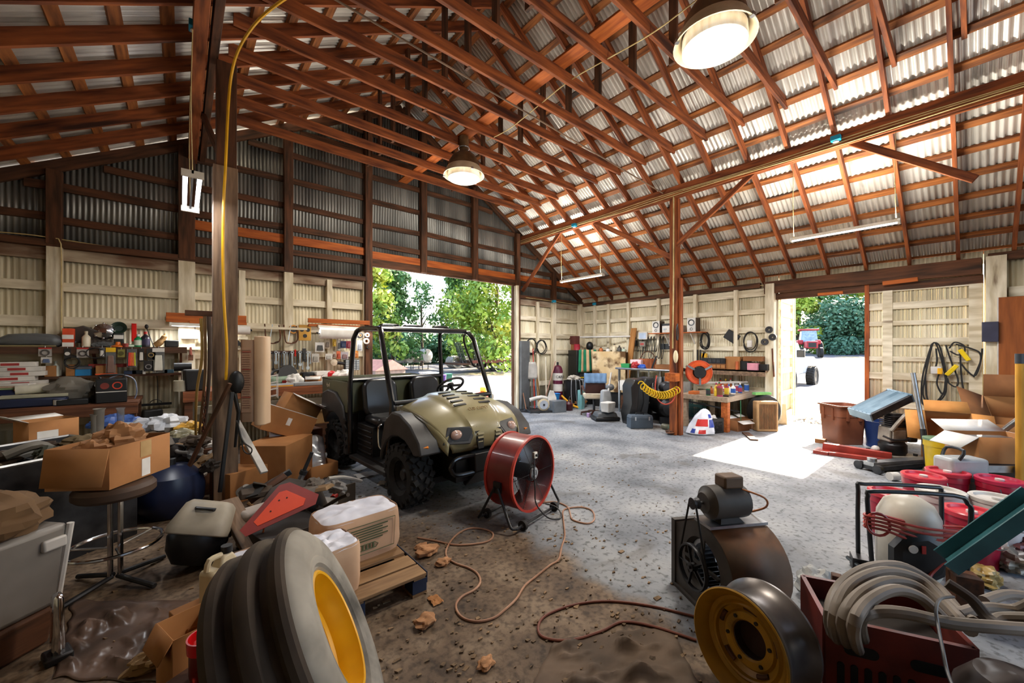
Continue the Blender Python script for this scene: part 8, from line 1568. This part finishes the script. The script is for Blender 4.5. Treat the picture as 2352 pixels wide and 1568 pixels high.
t = thing('thin_wire', 'thin looped wire on the floor left of the buggy', 'wire', (0, 0, 0)); B().tube([at(u, v, ZC) for u, v in ((735, 1105), (760, 1090), (800, 1098), (805, 1115), (780, 1125), (752, 1120), (745, 1100), (770, 1090))], .004, 6, smooth=5).done('wire', M_dsteel, t)
sheet_on_floor('brown_tarp', 'rumpled dark brown tarp on the floor at the bottom middle', [at(1190, 1640), at(1640, 1640), at(1540, 1440), at(1275, 1470)], mat('brown_tarp_cloth', '#6a5848', '#473a2e', rough=.85, scale=4), .09, 21, 40)
for i, (u, v, w, l) in enumerate(((845, 1090, .3, 'white paper sheet on the floor by the buggy rear wheel'), (830, 1075, .24, 'grey white paper sheet under the buggy sill'), (880, 1110, .16, 'small white paper beside the buggy sill'), (1000, 1380, .1, 'small tan card scrap right of the pallet'))): q = at(u, v, .0); o = B().grid(lambda a, b_: V(((a - .5) * w, (b_ - .5) * w * .7, .006 + .025 * abs(noise.noise(V((a * 3, b_ * 3, i)))))), 10, 8).done('paper_scrap', M_paper if i < 3 else M_card, loc=q, rot=(0, 0, .5 * i)); tag(o, l, 'paper')
rl = random.Random(9); b = B()
for k in range(750):
    u, v = rl.uniform(820, 1620), rl.uniform(1180, 1600) if k % 3 else rl.uniform(1040, 1250); q = at(u, v); 
    if k % 4 == 0: q = V((rl.uniform(-.6, 2.2), rl.uniform(.6, 4.6), 0))
    s = rl.uniform(.005, .02) * (1.8 if k % 17 == 0 else 1); a = rl.uniform(0, 6.3); h = rl.uniform(.001, .005); n_ = 4; lo = [b._v((q.x + s * math.cos(a + j * 1.57 + rl.uniform(-.3, .3)), q.y + s * .6 * math.sin(a + j * 1.57), .001)) for j in range(4)]; tp = [b._v((v_.co.x + rl.uniform(-.004, .004), v_.co.y, h + rl.uniform(0, .008))) for v_ in lo]; b.face(list(reversed(lo))); b.face(tp)
    for j in range(4): b.face([lo[j], lo[(j + 1) % 4], tp[(j + 1) % 4], tp[j]])
tag(b.done('floor_litter', mat('floor_litter', '#94795a', '#4c3e30', rough=.9, scale=3, world=True), ang=0), 'chips, leaves and grit scattered over the dirt floor', 'litter', kind='stuff')
for i, (u, v, s, l) in enumerate(((982, 1272, .09, 'broken brick piece by the pallet corner'), (1018, 1296, .06, 'small brick piece right of the pallet corner'), (968, 1258, .05, 'small stone by the paper sack'), (1115, 1530, .05, 'tan chip on the dirt at the bottom middle'), (975, 1435, .07, 'flat tan stone below the cord loop'))): crumple('brick_piece', l, 'stone', at(u, v), s * .7, col('#b08058', .9), (1.3, 1, .6), 60 + i, .5, fr=1.6)
# ------------------------------------------------------------------ wires and boxes overhead
def wire(name, label, pts, r, m, smooth=4, cat='wire', group=None): t = thing(name, label, cat, (0, 0, 0), 0, group); B().tube(pts, r, 6, smooth=smooth).done('run', m, t); return t
for i, z in enumerate((4.47, 4.44, 4.41)): wire('girder_cable', f'{["upper", "middle", "lower"][i]} cream cable clipped along the right girder', [V((GX - .068, y, z + .012 * math.sin(y * 2 + i))) for y in [7.9 - .6 * k for k in range(18)]], .0065, M_wire, 2, 'cable', 'cables along the right girder')
wire('post_conduit', 'pale conduit running down the right post', [V((PC.x - .09, PC.y - .02, 4.4)), V((PC.x - .09, PC.y - .02, 3.0)), V((PC.x - .085, PC.y, 1.6))], .014, M_wire, 1, 'conduit')
wire('tie_conduit', 'thin grey conduit slung under the ties to the right post', [V((.9, 3.98, 4.97)), V((6.95, 3.80, 4.52))], .011, M_post, 0, 'conduit')
wire('wall_cable', 'cream cable along the beam of the left wall', [atY(u, v, 7.86) for u, v in ((-60, 528), (60, 538), (130, 548), (240, 565), (415, 588), (540, 604), (640, 614), (735, 626))], .007, M_wire, 3, 'cable'); wire('wall_cable', 'pale cable dropping beside the left wall stud', [atY(u, v, 7.82) for u, v in ((128, 547), (140, 560), (141, 650), (141, 790))], .007, M_wire, 2, 'cable'); wire('wall_cable', 'cream cable along the top of the right wall to the corner', [V((9.42, y, 2.93 + .01 * math.sin(y * 5))) for y in (2.9, 3.6, 4.4, 5.2, 6, 6.8, 7.6)] + [V((9.3, 7.82, 2.93)), V((8.3, 7.82, 2.95)), V((7.1, 7.83, 2.97))], .008, M_wire, 4, 'cable')
wire('ridge_cable', 'cream cable sagging along the ridge plank', [V((3.85, y, 5.02 - .05 * math.sin(i * PI / 2))) for i, y in enumerate([5.2, 4.6, 4.0, 3.4, 2.8, 2.2, 1.6, 1.0])], .007, M_wire, 4, 'cable')
wire('air_line', 'yellow air line running up the left post and over the ties', [atd(u, v, d) for u, v, d in ((519, 872, 3.93), (521, 800, 3.92), (515, 700, 3.91), (512, 600, 3.91), (513, 480, 3.92), (518, 385, 3.93), (524, 250, 3.97), (532, 170, 3.95), (550, 110, 3.85), (590, 50, 3.7), (650, 0, 3.5), (720, -40, 3.3))], .014, col('#f0b418', .4), 5, 'hose')
M_bb = col('#1c9ac0', .4)
for i, (q, l) in enumerate(((V((GX - .1, 4.0 + 1.95, 4.43)), 'blue junction box on the right girder near the back wall'), (atX(1920, 318, GX - .1), 'blue junction box on the right girder in front of the roof slope'), (atY(1272, 692, 7.8), 'blue junction box on the beam right of the big door'), (atX(1366, 698, 9.4), 'blue junction box at the top of the right wall'), (atX(431, 177, .1 - .02), 'blue junction box beside the left girder'))):
    t = thing('junction_box', l, 'junction box', q if i != 4 else V((GL - .12, 4.75, zl - .16)), 0, 'blue junction boxes'); B().box((0, 0, 0), (.09, .11, .07)).done('box', M_bb, t, bevel=.008); B().lathe([(0, -.05), (.035, -.05), (.03, -.035), (0, -.035)], 14).done('lampholder', CW, t)
bpy.context.view_layer.update()
